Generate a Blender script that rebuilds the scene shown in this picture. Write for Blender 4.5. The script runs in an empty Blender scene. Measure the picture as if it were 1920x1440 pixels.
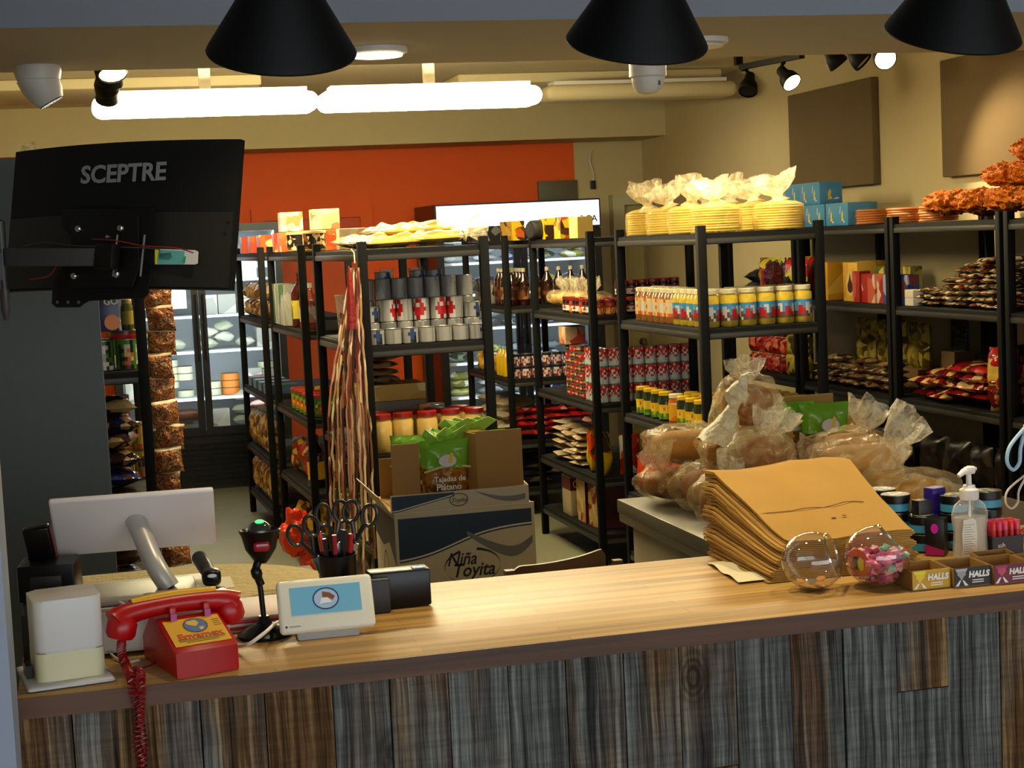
import bpy, bmesh, math, random
from math import pi, sin, cos, radians, sqrt, atan2
from mathutils import Vector, Matrix, noise
rnd = random.Random(11)
sc = bpy.context.scene
col = sc.collection
# ---------------------------------------------------------------- camera
CAM = [[0.9685669633904411, 0.06728271291997963, -0.23948084259653762],
       [-0.24416295024333556, 0.07305505266995174, -0.9669784966625995],
       [-0.04756565102140868, 0.9950557752314784, 0.08718666621178151]]
EYE = Vector((0, 0, 1.82))
cd = bpy.data.cameras.new('camera')
cam = bpy.data.objects.new('camera', cd); col.objects.link(cam)
cd.sensor_width = 36; cd.lens = 36 * 3150 / 1920; cd.clip_start = .05; cd.clip_end = 60
mw = Matrix(CAM).to_4x4(); mw.translation = EYE; cam.matrix_world = mw
sc.camera = cam
# ---------------------------------------------------------------- world, exposure, lights
sc.view_settings.view_transform = 'Standard'; sc.view_settings.look = 'None'
sc.view_settings.gamma = 1; sc.view_settings.use_curve_mapping = False
sc.view_settings.exposure = 0.42
try:
    sc.cycles.use_denoising = True
    sc.cycles.max_bounces = 7; sc.cycles.diffuse_bounces = 3; sc.cycles.glossy_bounces = 3
    sc.cycles.transmission_bounces = 4; sc.cycles.transparent_max_bounces = 14
    sc.cycles.caustics_reflective = False; sc.cycles.caustics_refractive = False
    sc.cycles.sample_clamp_indirect = 4
except Exception: pass
w = bpy.data.worlds.new('daylight'); sc.world = w; w.use_nodes = True
w.node_tree.nodes['Background'].inputs[0].default_value = (.93, .97, 1, 1)
w.node_tree.nodes['Background'].inputs[1].default_value = 3.0
def light(name, kind, loc, energy, colr, rot=(0, 0, 0), **k):
    ld = bpy.data.lights.new(name, kind); ld.energy = energy; ld.color = colr
    for a, b in k.items(): setattr(ld, a, b)
    o = bpy.data.objects.new(name, ld); o.location = loc; o.rotation_euler = rot; col.objects.link(o)
    return o
WARM = (1, .83, .50)
# ceiling fluorescent fixtures of the shop floor: the row in view and the row hidden by the bulkhead
for i, (x, y, e) in enumerate([(.62, 9.1, 12), (1.85, 9.1, 12), (3.4, 10.9, 26), (1.0, 6.75, 28), (2.5, 6.75, 36)]):
    light('fluorescent_glow', 'AREA', (x, y, 2.55 if y != 10.9 else 2.7), e, WARM, shape='RECTANGLE', size=1.15, size_y=.2)
# ---------------------------------------------------------------- helpers
def L(h):
    h = h.lstrip('#'); v = [int(h[i:i+2], 16)/255 for i in (0, 2, 4)]
    return tuple((c/12.92 if c <= .04045 else ((c+.055)/1.055)**2.4) for c in v) + (1,)
def U(px, py, X=None, Y=None, Z=None):
    """point of the place seen along a sight line, at a known wall (X), depth (Y) or shelf height (Z)"""
    c = (px-960, 720-py, -3150.)
    r = [sum(CAM[i][j]*c[j] for j in range(3)) for i in range(3)]
    t = X/r[0] if X is not None else Y/r[1] if Y is not None else (Z-EYE.z)/r[2]
    return Vector((r[0]*t, r[1]*t, EYE.z+r[2]*t))
MT = {}
def mat(name, h, rough=.5, metal=0, bump=0, bscale=40, var=0, emis=0, alpha=1, coat=0, spec=None, vscale=6):
    if name in MT: return MT[name]
    m = bpy.data.materials.new(name); m.use_nodes = True; MT[name] = m
    nt = m.node_tree; b = nt.nodes['Principled BSDF']
    b.inputs['Base Color'].default_value = L(h); b.inputs['Roughness'].default_value = rough
    b.inputs['Metallic'].default_value = metal
    if coat: b.inputs['Coat Weight'].default_value = coat
    if spec is not None: b.inputs['Specular IOR Level'].default_value = spec
    if emis:
        b.inputs['Emission Color'].default_value = L(h); b.inputs['Emission Strength'].default_value = emis
    if alpha < 1: b.inputs['Alpha'].default_value = alpha
    tc = nt.nodes.new('ShaderNodeTexCoord')
    if var:
        n = nt.nodes.new('ShaderNodeTexNoise'); n.inputs['Scale'].default_value = vscale; n.inputs['Detail'].default_value = 4
        nt.links.new(tc.outputs['Object'], n.inputs['Vector'])
        mx = nt.nodes.new('ShaderNodeMix'); mx.data_type = 'RGBA'
        c = L(h); mx.inputs['A'].default_value = tuple(v*(1-var) for v in c[:3])+(1,)
        mx.inputs['B'].default_value = tuple(min(1, v*(1+var)) for v in c[:3])+(1,)
        nt.links.new(n.outputs['Fac'], mx.inputs['Factor']); nt.links.new(mx.outputs['Result'], b.inputs['Base Color'])
    if bump:
        n = nt.nodes.new('ShaderNodeTexNoise'); n.inputs['Scale'].default_value = bscale; n.inputs['Detail'].default_value = 3
        nt.links.new(tc.outputs['Object'], n.inputs['Vector'])
        bp = nt.nodes.new('ShaderNodeBump'); bp.inputs['Strength'].default_value = bump; bp.inputs['Distance'].default_value = .01
        nt.links.new(n.outputs['Fac'], bp.inputs['Height']); nt.links.new(bp.outputs['Normal'], b.inputs['Normal'])
    return m
def art(name, cols, scale=25, rough=.3, bump=0, stretch=(1, 1, 1), kind='v', bscale=35, spec=.3):
    """printed pattern: patches of several inks, shifted per copy"""
    if name in MT: return MT[name]
    m = bpy.data.materials.new(name); m.use_nodes = True; MT[name] = m
    nt = m.node_tree; N = nt.nodes; b = N['Principled BSDF']; b.inputs['Roughness'].default_value = rough; b.inputs['Specular IOR Level'].default_value = spec
    tc = N.new('ShaderNodeTexCoord'); oi = N.new('ShaderNodeObjectInfo')
    mp = N.new('ShaderNodeMapping'); mp.inputs['Scale'].default_value = stretch
    nt.links.new(tc.outputs['Object'], mp.inputs['Vector'])
    ad = N.new('ShaderNodeVectorMath'); ad.operation = 'ADD'
    ml = N.new('ShaderNodeMath'); ml.operation = 'MULTIPLY'; ml.inputs[1].default_value = 9
    nt.links.new(oi.outputs['Random'], ml.inputs[0]); nt.links.new(mp.outputs['Vector'], ad.inputs[0]); nt.links.new(ml.outputs[0], ad.inputs[1])
    if kind == 'v':
        t = N.new('ShaderNodeTexVoronoi'); t.inputs['Scale'].default_value = scale
        sp = N.new('ShaderNodeSeparateColor'); nt.links.new(t.outputs['Color'], sp.inputs[0]); out = sp.outputs[0]
    else:
        t = N.new('ShaderNodeTexNoise'); t.inputs['Scale'].default_value = scale; t.inputs['Detail'].default_value = 3
        mr = N.new('ShaderNodeMapRange'); mr.inputs[1].default_value = .3; mr.inputs[2].default_value = .7
        nt.links.new(t.outputs['Fac'], mr.inputs[0]); out = mr.outputs[0]
    nt.links.new(ad.outputs[0], t.inputs['Vector'])
    cr = N.new('ShaderNodeValToRGB'); cr.color_ramp.interpolation = 'CONSTANT' if kind == 'v' else 'LINEAR'
    el = cr.color_ramp.elements
    while len(el) < len(cols): el.new(.5)
    for i, c in enumerate(cols): el[i].position = i/len(cols) if kind == 'v' else i/max(1, len(cols)-1); el[i].color = L(c)
    nt.links.new(out, cr.inputs[0]); nt.links.new(cr.outputs[0], b.inputs['Base Color'])
    if bump:
        n = N.new('ShaderNodeTexNoise'); n.inputs['Scale'].default_value = bscale; n.inputs['Detail'].default_value = 2
        nt.links.new(ad.outputs[0], n.inputs['Vector'])
        bp = N.new('ShaderNodeBump'); bp.inputs['Strength'].default_value = bump; bp.inputs['Distance'].default_value = .012
        nt.links.new(n.outputs['Fac'], bp.inputs['Height']); nt.links.new(bp.outputs['Normal'], b.inputs['Normal'])
    return m
def film(name, h, lo=.12, hi=.6, rough=.12, scale=30, bump=.8, fres=.75):
    """thin clear film or glass: part see-through, part milky, glossy"""
    if name in MT: return MT[name]
    m = bpy.data.materials.new(name); m.use_nodes = True; MT[name] = m
    nt = m.node_tree; N = nt.nodes; b = N['Principled BSDF']
    b.inputs['Base Color'].default_value = L(h); b.inputs['Roughness'].default_value = rough
    tr = N.new('ShaderNodeBsdfTransparent'); mx = N.new('ShaderNodeMixShader')
    tc = N.new('ShaderNodeTexCoord'); n = N.new('ShaderNodeTexNoise')
    n.inputs['Scale'].default_value = scale; n.inputs['Detail'].default_value = 3; n.inputs['Distortion'].default_value = 1.5
    nt.links.new(tc.outputs['Object'], n.inputs['Vector'])
    mr = N.new('ShaderNodeMapRange'); mr.inputs[1].default_value = .35; mr.inputs[2].default_value = .68
    mr.inputs[3].default_value = lo; mr.inputs[4].default_value = hi
    nt.links.new(n.outputs['Fac'], mr.inputs[0]); out = mr.outputs[0]
    if fres:
        lw = N.new('ShaderNodeLayerWeight'); lw.inputs[0].default_value = .35
        ma = N.new('ShaderNodeMath'); ma.operation = 'MAXIMUM'
        mm = N.new('ShaderNodeMath'); mm.operation = 'MULTIPLY'; mm.inputs[1].default_value = fres
        nt.links.new(lw.outputs['Facing'], mm.inputs[0])
        nt.links.new(mm.outputs[0], ma.inputs[0]); nt.links.new(out, ma.inputs[1]); out = ma.outputs[0]
    bp = N.new('ShaderNodeBump'); bp.inputs['Strength'].default_value = bump; bp.inputs['Distance'].default_value = .01
    nt.links.new(n.outputs['Fac'], bp.inputs['Height']); nt.links.new(bp.outputs['Normal'], b.inputs['Normal'])
    nt.links.new(out, mx.inputs[0]); nt.links.new(tr.outputs[0], mx.inputs[1]); nt.links.new(b.outputs[0], mx.inputs[2])
    nt.links.new(mx.outputs[0], N['Material Output'].inputs[0])
    return m
def glass(name, edge=.75, base=.08):
    if name in MT: return MT[name]
    m = bpy.data.materials.new(name); m.use_nodes = True; MT[name] = m
    nt = m.node_tree; N = nt.nodes; N.remove(N['Principled BSDF'])
    tr = N.new('ShaderNodeBsdfTransparent'); gl = N.new('ShaderNodeBsdfGlossy'); gl.inputs['Roughness'].default_value = .03
    tr.inputs['Color'].default_value = (.97, .965, .94, 1)
    lw = N.new('ShaderNodeLayerWeight'); lw.inputs[0].default_value = .25
    mr = N.new('ShaderNodeMapRange'); mr.inputs[3].default_value = base; mr.inputs[4].default_value = edge
    nt.links.new(lw.outputs['Facing'], mr.inputs[0]); mx = N.new('ShaderNodeMixShader')
    nt.links.new(mr.outputs[0], mx.inputs[0]); nt.links.new(tr.outputs[0], mx.inputs[1]); nt.links.new(gl.outputs[0], mx.inputs[2])
    nt.links.new(mx.outputs[0], N['Material Output'].inputs[0])
    return m
class MB:
    def __init__(s): s.bm = bmesh.new(); s.M = Matrix()
    def _add(s, vs, fs, m=0):
        bv = [s.bm.verts.new(s.M @ Vector(v)) for v in vs]; out = []
        for f in fs:
            try: q = s.bm.faces.new([bv[i] for i in f]); q.material_index = m if isinstance(m, int) else m[len(out)]; out.append(q)
            except ValueError: pass
        return bv, out
    def box(s, x0, x1, y0, y1, z0, z1, m=0, bev=0, seg=2):
        vs = [(x, y, z) for x in (x0, x1) for y in (y0, y1) for z in (z0, z1)]
        fs = [(0, 1, 3, 2), (4, 6, 7, 5), (0, 4, 5, 1), (2, 3, 7, 6), (0, 2, 6, 4), (1, 5, 7, 3)]
        bv, ff = s._add(vs, fs, m)
        if bev:
            es = list({e for f in ff for e in f.edges})
            bmesh.ops.bevel(s.bm, geom=es, offset=bev, segments=seg, profile=.5, affect='EDGES')
        return s
    def prism(s, poly, a, b, axis='z', m=0, bev=0):
        def p(u, v, t): return (u, v, t) if axis == 'z' else (u, t, v) if axis == 'y' else (t, u, v)
        n = len(poly); vs = [p(u, v, a) for u, v in poly] + [p(u, v, b) for u, v in poly]
        fs = [tuple(range(n-1, -1, -1)), tuple(range(n, 2*n))] + [(i, (i+1) % n, n+(i+1) % n, n+i) for i in range(n)]
        bv, ff = s._add(vs, fs, m)
        if bev: bmesh.ops.bevel(s.bm, geom=list({e for f in ff[:2] for e in f.edges}), offset=bev, segments=2, profile=.5, affect='EDGES')
        return s
    def lathe(s, prof, seg=20, m=0, c=(0, 0, 0), cap=(1, 1), ang=None, sq=None):
        """prof: (r, z[, mat]); ang(a, z) radial factor; sq flattens y"""
        n = len(prof); vs = []
        for p in prof:
            for k in range(seg):
                a = 2*pi*k/seg; r = p[0]*(ang(a, p[1]) if ang else 1)
                vs.append((c[0]+r*cos(a), c[1]+r*sin(a)*(sq or 1), c[2]+p[1]))
        fs, ms = [], []
        for i in range(n-1):
            mm = prof[i][2] if len(prof[i]) > 2 else m
            for k in range(seg):
                fs.append((i*seg+k, i*seg+(k+1) % seg, (i+1)*seg+(k+1) % seg, (i+1)*seg+k)); ms.append(mm)
        if cap[0]: fs.append(tuple(range(seg-1, -1, -1))); ms.append(prof[0][2] if len(prof[0]) > 2 else m)
        if cap[1]: fs.append(tuple((n-1)*seg+k for k in range(seg))); ms.append(prof[-1][2] if len(prof[-1]) > 2 else m)
        s._add(vs, fs, ms); return s
    def tube(s, pts, r, seg=8, m=0, closed=False):
        pts = [Vector(p) for p in pts]; n = len(pts); vs = []; nrm = None
        for i, p in enumerate(pts):
            t = (pts[(i+1) % n]-pts[i-1]) if closed else (pts[min(i+1, n-1)]-pts[max(i-1, 0)])
            t.normalize()
            if nrm is None: nrm = t.orthogonal().normalized()
            nrm = (nrm-t*nrm.dot(t)); nrm = nrm.normalized() if nrm.length > 1e-6 else t.orthogonal().normalized()
            bn = t.cross(nrm); rr = r[i] if isinstance(r, (list, tuple)) else r
            for k in range(seg):
                a = 2*pi*k/seg; vs.append(p+nrm*cos(a)*rr+bn*sin(a)*rr)
        fs = [(i*seg+k, i*seg+(k+1) % seg, ((i+1) % n)*seg+(k+1) % seg, ((i+1) % n)*seg+k) for i in range(n if closed else n-1) for k in range(seg)]
        if not closed: fs += [tuple(range(seg-1, -1, -1)), tuple((n-1)*seg+k for k in range(seg))]
        s._add(vs, fs, m); return s
    def ball(s, rx, ry, rz, c=(0, 0, 0), m=0, u=16, v=10, e=1, nz=0, ns=8, seed=0):
        """superellipsoid with noise"""
        vs = []; f = lambda t: math.copysign(abs(t)**e, t)
        for i in range(1, v):
            ph = pi*i/v-pi/2
            for k in range(u):
                a = 2*pi*k/u; p = Vector((f(cos(ph))*f(cos(a))*rx, f(cos(ph))*f(sin(a))*ry, f(sin(ph))*rz))
                if nz: p *= 1+nz*noise.noise(p*ns+Vector((seed*3.1, seed, 0)))
                vs.append(p+Vector(c))
        b = len(vs); vs += [(c[0], c[1], c[2]-rz), (c[0], c[1], c[2]+rz)]
        fs = [(i*u+k, i*u+(k+1) % u, (i+1)*u+(k+1) % u, (i+1)*u+k) for i in range(v-2) for k in range(u)]
        fs += [(b, (k+1) % u, k) for k in range(u)] + [(b+1, (v-2)*u+k, (v-2)*u+(k+1) % u) for k in range(u)]
        s._add(vs, fs, m); return s
    def pouch(s, w, h, t, m=0, top=None, nz=.12, seed=0, lying=False, nx=10, ny=12, seal=.04, mt=None):
        """sealed pillow bag standing on z=0 (or lying flat); band material mt above top fraction"""
        for side in (-1, 1):
            vs = []; ms = []
            for j in range(ny+1):
                v = j/ny
                for i in range(nx+1):
                    u = i/nx; fu = max(0, 1-abs(2*u-1)**3)**.6
                    vv = min(1, max(0, (v-seal)/(1-2*seal))); fv = max(0, 1-abs(2*vv-1)**4)**.6
                    d = side*t/2*fu*fv
                    q = noise.noise(Vector((u*4+seed*7.3, v*5+side, seed))); d *= 1+nz*4*q
                    x = (u-.5)*w*(1-.06*fv)+.02*w*q; z = v*h
                    vs.append((x, z-h/2, d+t/2) if lying else (x, d, z))
            fs = []
            for j in range(ny):
                for i in range(nx):
                    a = j*(nx+1)+i; q = (a, a+1, a+nx+2, a+nx+1); fs.append(q if (side < 0) ^ lying else q[::-1])
                    ms.append(mt if (top is not None and j/ny >= top) else m)
            s._add(vs, fs, ms)
        return s
    def build(s, name, mats, parent=None, loc=(0, 0, 0), rot=(0, 0, 0), ang=40, weld=0):
        if weld: bmesh.ops.remove_doubles(s.bm, verts=s.bm.verts, dist=weld)
        bmesh.ops.recalc_face_normals(s.bm, faces=s.bm.faces)
        me = bpy.data.meshes.new(name); s.bm.to_mesh(me); s.bm.free()
        for m in (mats if isinstance(mats, (list, tuple)) else [mats]): me.materials.append(m)
        me.polygons.foreach_set('use_smooth', [True]*len(me.polygons))
        try: me.set_sharp_from_angle(angle=radians(ang))
        except Exception: pass
        o = bpy.data.objects.new(name, me); col.objects.link(o); o.location = loc; o.rotation_euler = rot
        if parent is not None: o.parent = parent
        return o
def seat(mb):
    """drop a shape so that its lowest point is at z = 0"""
    lo = min(v.co.z for v in mb.bm.verts)
    for v in mb.bm.verts: v.co.z -= lo
    return mb
def thing(name, label, cat, loc=(0, 0, 0), rz=0, group=None, rot=None):
    o = bpy.data.objects.new(name, None); col.objects.link(o); o.empty_display_size = .05
    o.location = loc; o.rotation_euler = rot or (0, 0, rz); o['label'] = label; o['category'] = cat
    if group: o['group'] = group
    return o
def tag(o, label, cat, group=None, kind=None):
    o['label'] = label; o['category'] = cat
    if group: o['group'] = group
    if kind: o['kind'] = kind
    return o
def struct(o): o['kind'] = 'structure'; return o
FONTS = {}
def lettering(txt, size, m, parent, loc, rot, ext=.0006, name='lettering', sx=1, shear=0, bold=0, align='CENTER'):
    cu = bpy.data.curves.new('t', 'FONT'); cu.body = txt; cu.size = size; cu.extrude = ext; cu.align_x = align; cu.align_y = 'CENTER'
    cu.shear = shear; cu.offset = bold; cu.resolution_u = 3
    to = bpy.data.objects.new('t', cu); me = bpy.data.meshes.new_from_object(to)
    bpy.data.objects.remove(to); me.name = name; me.materials.clear(); me.materials.append(m)
    o = bpy.data.objects.new(name, me); col.objects.link(o); o.parent = parent; o.location = loc; o.rotation_euler = rot; o.scale = (sx, 1, 1)
    return o
KIDS = {}
def copy_tree(o, parent=None):
    c = o.copy(); col.objects.link(c)
    if parent is not None: c.parent = parent
    for ch in o.children: copy_tree(ch, c)
    return c
class Kind:
    """one kind of goods: built once, then copied with its parts"""
    def __init__(s, fn): s.fn = fn; s.o = None
    def put(s, loc, label, rz=0, group=None, sca=1, rot=None):
        if s.o is None: s.o = s.fn(); o = s.o; 
        else: o = copy_tree(s.src) if False else copy_tree(s.o)
        o.location = loc; o.rotation_euler = rot or (0, 0, rz); o.scale = (sca,)*3 if not isinstance(sca, tuple) else sca
        o['label'] = label
        if group: o['group'] = group
        return o
ORD = ['first', 'second', 'third', 'fourth', 'fifth', 'sixth', 'seventh', 'eighth', 'ninth', 'tenth', 'eleventh', 'twelfth', 'thirteenth', 'fourteenth', 'fifteenth', 'sixteenth', 'seventeenth', 'eighteenth', 'nineteenth', 'twentieth', 'twenty-first', 'twenty-second']
BLACK = mat('black_plastic', '#0d0d0e', .45); 
# ================================================================ ROOM
tan = mat('tan_paint', '#c6b68a', .85, bump=.15, bscale=120, var=.04)
ceilm = mat('cream_ceiling_paint', '#cfc096', .85, bump=.1, bscale=90)
orange = mat('orange_paint', '#e85a08', .7, bump=.1, bscale=120, var=.05)
floorm = mat('grey_green_floor', '#7c7a62', .45, bump=.05, bscale=8, var=.18, vscale=3)
greyp = mat('light_grey_paint', '#9aa0a8', .8)
whitep = mat('white_paint', '#d7d9dc', .7)
def sbox(name, m, *b, **k): return struct(MB().box(*b).build(name, m, **k))
sbox('floor', floorm, -3.2, 9, -5.2, 14.6, -.1, 0)
RX = 4.6
sbox('wall_right', tan, RX, RX+.15, 2.0, 14.4, 0, 3.2)
sbox('wall_left', tan, -2.3, -2.15, 3.2, 14.4, 0, 3.2)
o = MB().box(-2.15, RX, 13.0, 13.6, 2.58, 3.1).build('wall_back_soffit', tan); struct(o); o.name = 'wall_soffit'
sbox('wall_back', orange, -2.15, 4.0, 13.62, 13.8, 0, 3.0)
sbox('wall_back_right', tan, 4.0, RX, 13.62, 13.8, 0, 3.0)
sbox('ceiling', ceilm, -2.3, RX+.1, 6.0, 14.4, 2.93, 3.05)
# bulkhead over the counter, its room side below the ceiling
bulk = mat('bulkhead_paint', '#d0c4b2', .8, bump=.1, bscale=100, var=.03)
bulkf = mat('bulkhead_face_daylit', '#8f97a3', .85, bump=.1, bscale=100)  # face toward the shopfront: cool daylight put into its blue-grey colour
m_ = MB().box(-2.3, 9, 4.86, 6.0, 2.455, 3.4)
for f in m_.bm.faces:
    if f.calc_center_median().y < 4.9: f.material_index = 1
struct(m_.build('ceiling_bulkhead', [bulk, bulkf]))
sbox('ceiling_front', greyp, -3.2, 9, -5, 4.86, 3.3, 3.4)
# shopfront behind the viewer: piers and a header round one large window opening
sbox('wall_front', greyp, -3.2, 9, -5.1, -5, 0, .5)
sbox('wall_front_header', greyp, -3.2, 9, -5.1, -5, 2.9, 3.4)
sbox('wall_left_front', greyp, -3.2, -3.1, -5, 2.8, 0, 3.4)
sbox('wall_right_front', greyp, 8.9, 9, -5, 6, 0, 3.4)
# wall end at the left of the counter
m_ = MB().box(-3.2, -.168, 2.8, 2.96, 0, 3.4).box(-.30, -.172, 2.96, 3.04, 0, 3.4, 1)
struct(m_.build('wall_counter_end', [mat('jamb_blue_grey', '#9aa3b3', .8), mat('jamb_cream', '#c9bfa8', .8)]))
# door in the recess, right
dfr = mat('door_frame_cream', '#b9b793', .6); dlf = mat('door_leaf_yellow', '#a89c62', .6)
dx = U(1150, 400, Y=13.5).x
d = MB().box(dx, dx+.10, 13.5, 13.62, 0, 2.13).box(dx+.10, RX-.04, 13.5, 13.62, 2.04, 2.13).build('door_1', dfr); struct(d)
MB().box(dx+.10, RX-.04, 13.55, 13.62, 0, 2.04).build('door_leaf', dlf, d)
k = MB(); k.M = Matrix.Rotation(pi/2, 4, 'X'); k.lathe([(.012, 0), (.012, .05), (.032, .06), (.034, .085), (.02, .1)], 14)
kp = U(1205, 640, Y=13.5); k.build('door_knob', mat('brushed_knob', '#9b9484', .3, 1), d, loc=(kp.x, 13.56, kp.z))
# orange door frame on the back wall
x0, x1 = U(470, 400, Y=13.6).x, U(697, 400, Y=13.6).x
d = MB().box(x0, x1, 13.57, 13.62, 2.04, 2.14).box(x1-.1, x1, 13.57, 13.62, 0, 2.04).box(x0, x0+.1, 13.57, 13.62, 0, 2.04).build('door_2', orange); struct(d)
MB().box(x0+.1, x1-.1, 13.60, 13.62, 0, 2.04).build('door_leaf', mat('deep_orange_paint', '#c84a08', .6), d)
# junction panel on the orange wall
p0 = U(1008, 340, Y=13.6); p1 = U(1083, 372, Y=13.6)
e = MB().box(p0.x, p1.x, 13.585, 13.62, p1.z-.02, p0.z, bev=.004).build('access_panel', mat('grey_metal_panel', '#5d5a44', .5)); tag(e, 'grey metal access panel on the orange wall above the lit drinks fridge', 'panel')
# ceiling steps beside the lights
st = MB().box(-.6, 1.15, 10.9, 11.9, 2.86, 2.93, bev=.015).build('trim_1', ceilm); struct(st)
st = MB().box(2.5, 4.4, 11.2, 12.4, 2.86, 2.93, bev=.015).build('trim_2', ceilm); struct(st)
# ---- acoustic panels
felt = mat('olive_felt', '#6b5a3c', .95, bump=.3, bscale=300, var=.05)
for i, (a, b, lab) in enumerate([(9.21, 10.43, 'tan square acoustic panel on the right wall, nearer the track lights'), (7.05, 8.38, 'tan acoustic panel on the right wall above the orange snack bags')]):
    e = MB().box(RX-.052, RX-.002, a, b, 2.03, 2.66, bev=.008).build('acoustic_panel', felt)
    tag(e, lab, 'wall panel', 'acoustic panels on the right wall')
# partition at the left with dark paint
pr = MB().box(-1.2, .024, 5.45, 6.2, 0, 2.135, bev=.004).build('wall_partition', mat('slate_paint', '#5e6462', .75, bump=.1, bscale=100)); struct(pr)
# ================================================================ COUNTER
def wood(name, c1, c2, axis, scale=3, rough=.4, strips=None):
    m = bpy.data.materials.new(name); m.use_nodes = True; nt = m.node_tree; N = nt.nodes; b = N['Principled BSDF']
    b.inputs['Roughness'].default_value = rough
    tc = N.new('ShaderNodeTexCoord'); mp = N.new('ShaderNodeMapping')
    s = [14*scale]*3; s[axis] = scale*.5; mp.inputs['Scale'].default_value = s
    nt.links.new(tc.outputs['Object'], mp.inputs['Vector'])
    n = N.new('ShaderNodeTexNoise'); n.inputs['Scale'].default_value = 1; n.inputs['Detail'].default_value = 6; n.inputs['Distortion'].default_value = .6
    nt.links.new(mp.outputs[0], n.inputs['Vector'])
    cr = N.new('ShaderNodeValToRGB'); cr.color_ramp.elements[0].position = .3; cr.color_ramp.elements[1].position = .7
    cr.color_ramp.elements[0].color = L(c1); cr.color_ramp.elements[1].color = L(c2)
    nt.links.new(n.outputs[0], cr.inputs[0]); out = cr.outputs[0]
    if strips:
        br = N.new('ShaderNodeTexBrick'); br.inputs['Scale'].default_value = 1
        br.inputs['Brick Width'].default_value = .55; br.inputs['Row Height'].default_value = .042
        br.inputs['Mortar Size'].default_value = .0006; br.inputs['Mortar'].default_value = (.45, .45, .45, 1)
        br.inputs['Color1'].default_value = (.72, .72, .72, 1); br.inputs['Color2'].default_value = (1.0, 1.0, 1.0, 1)
        nt.links.new(tc.outputs['Object'], br.inputs['Vector'])
        mx = N.new('ShaderNodeMix'); mx.data_type = 'RGBA'; mx.blend_type = 'MULTIPLY'; mx.inputs['Factor'].default_value = 1
        nt.links.new(out, mx.inputs['A']); nt.links.new(br.outputs[0], mx.inputs['B']); out = mx.outputs['Result']
    nt.links.new(out, b.inputs['Base Color'])
    bp = N.new('ShaderNodeBump'); bp.inputs['Strength'].default_value = .1; nt.links.new(n.outputs[0], bp.inputs['Height']); nt.links.new(bp.outputs[0], b.inputs['Normal'])
    return m
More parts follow.
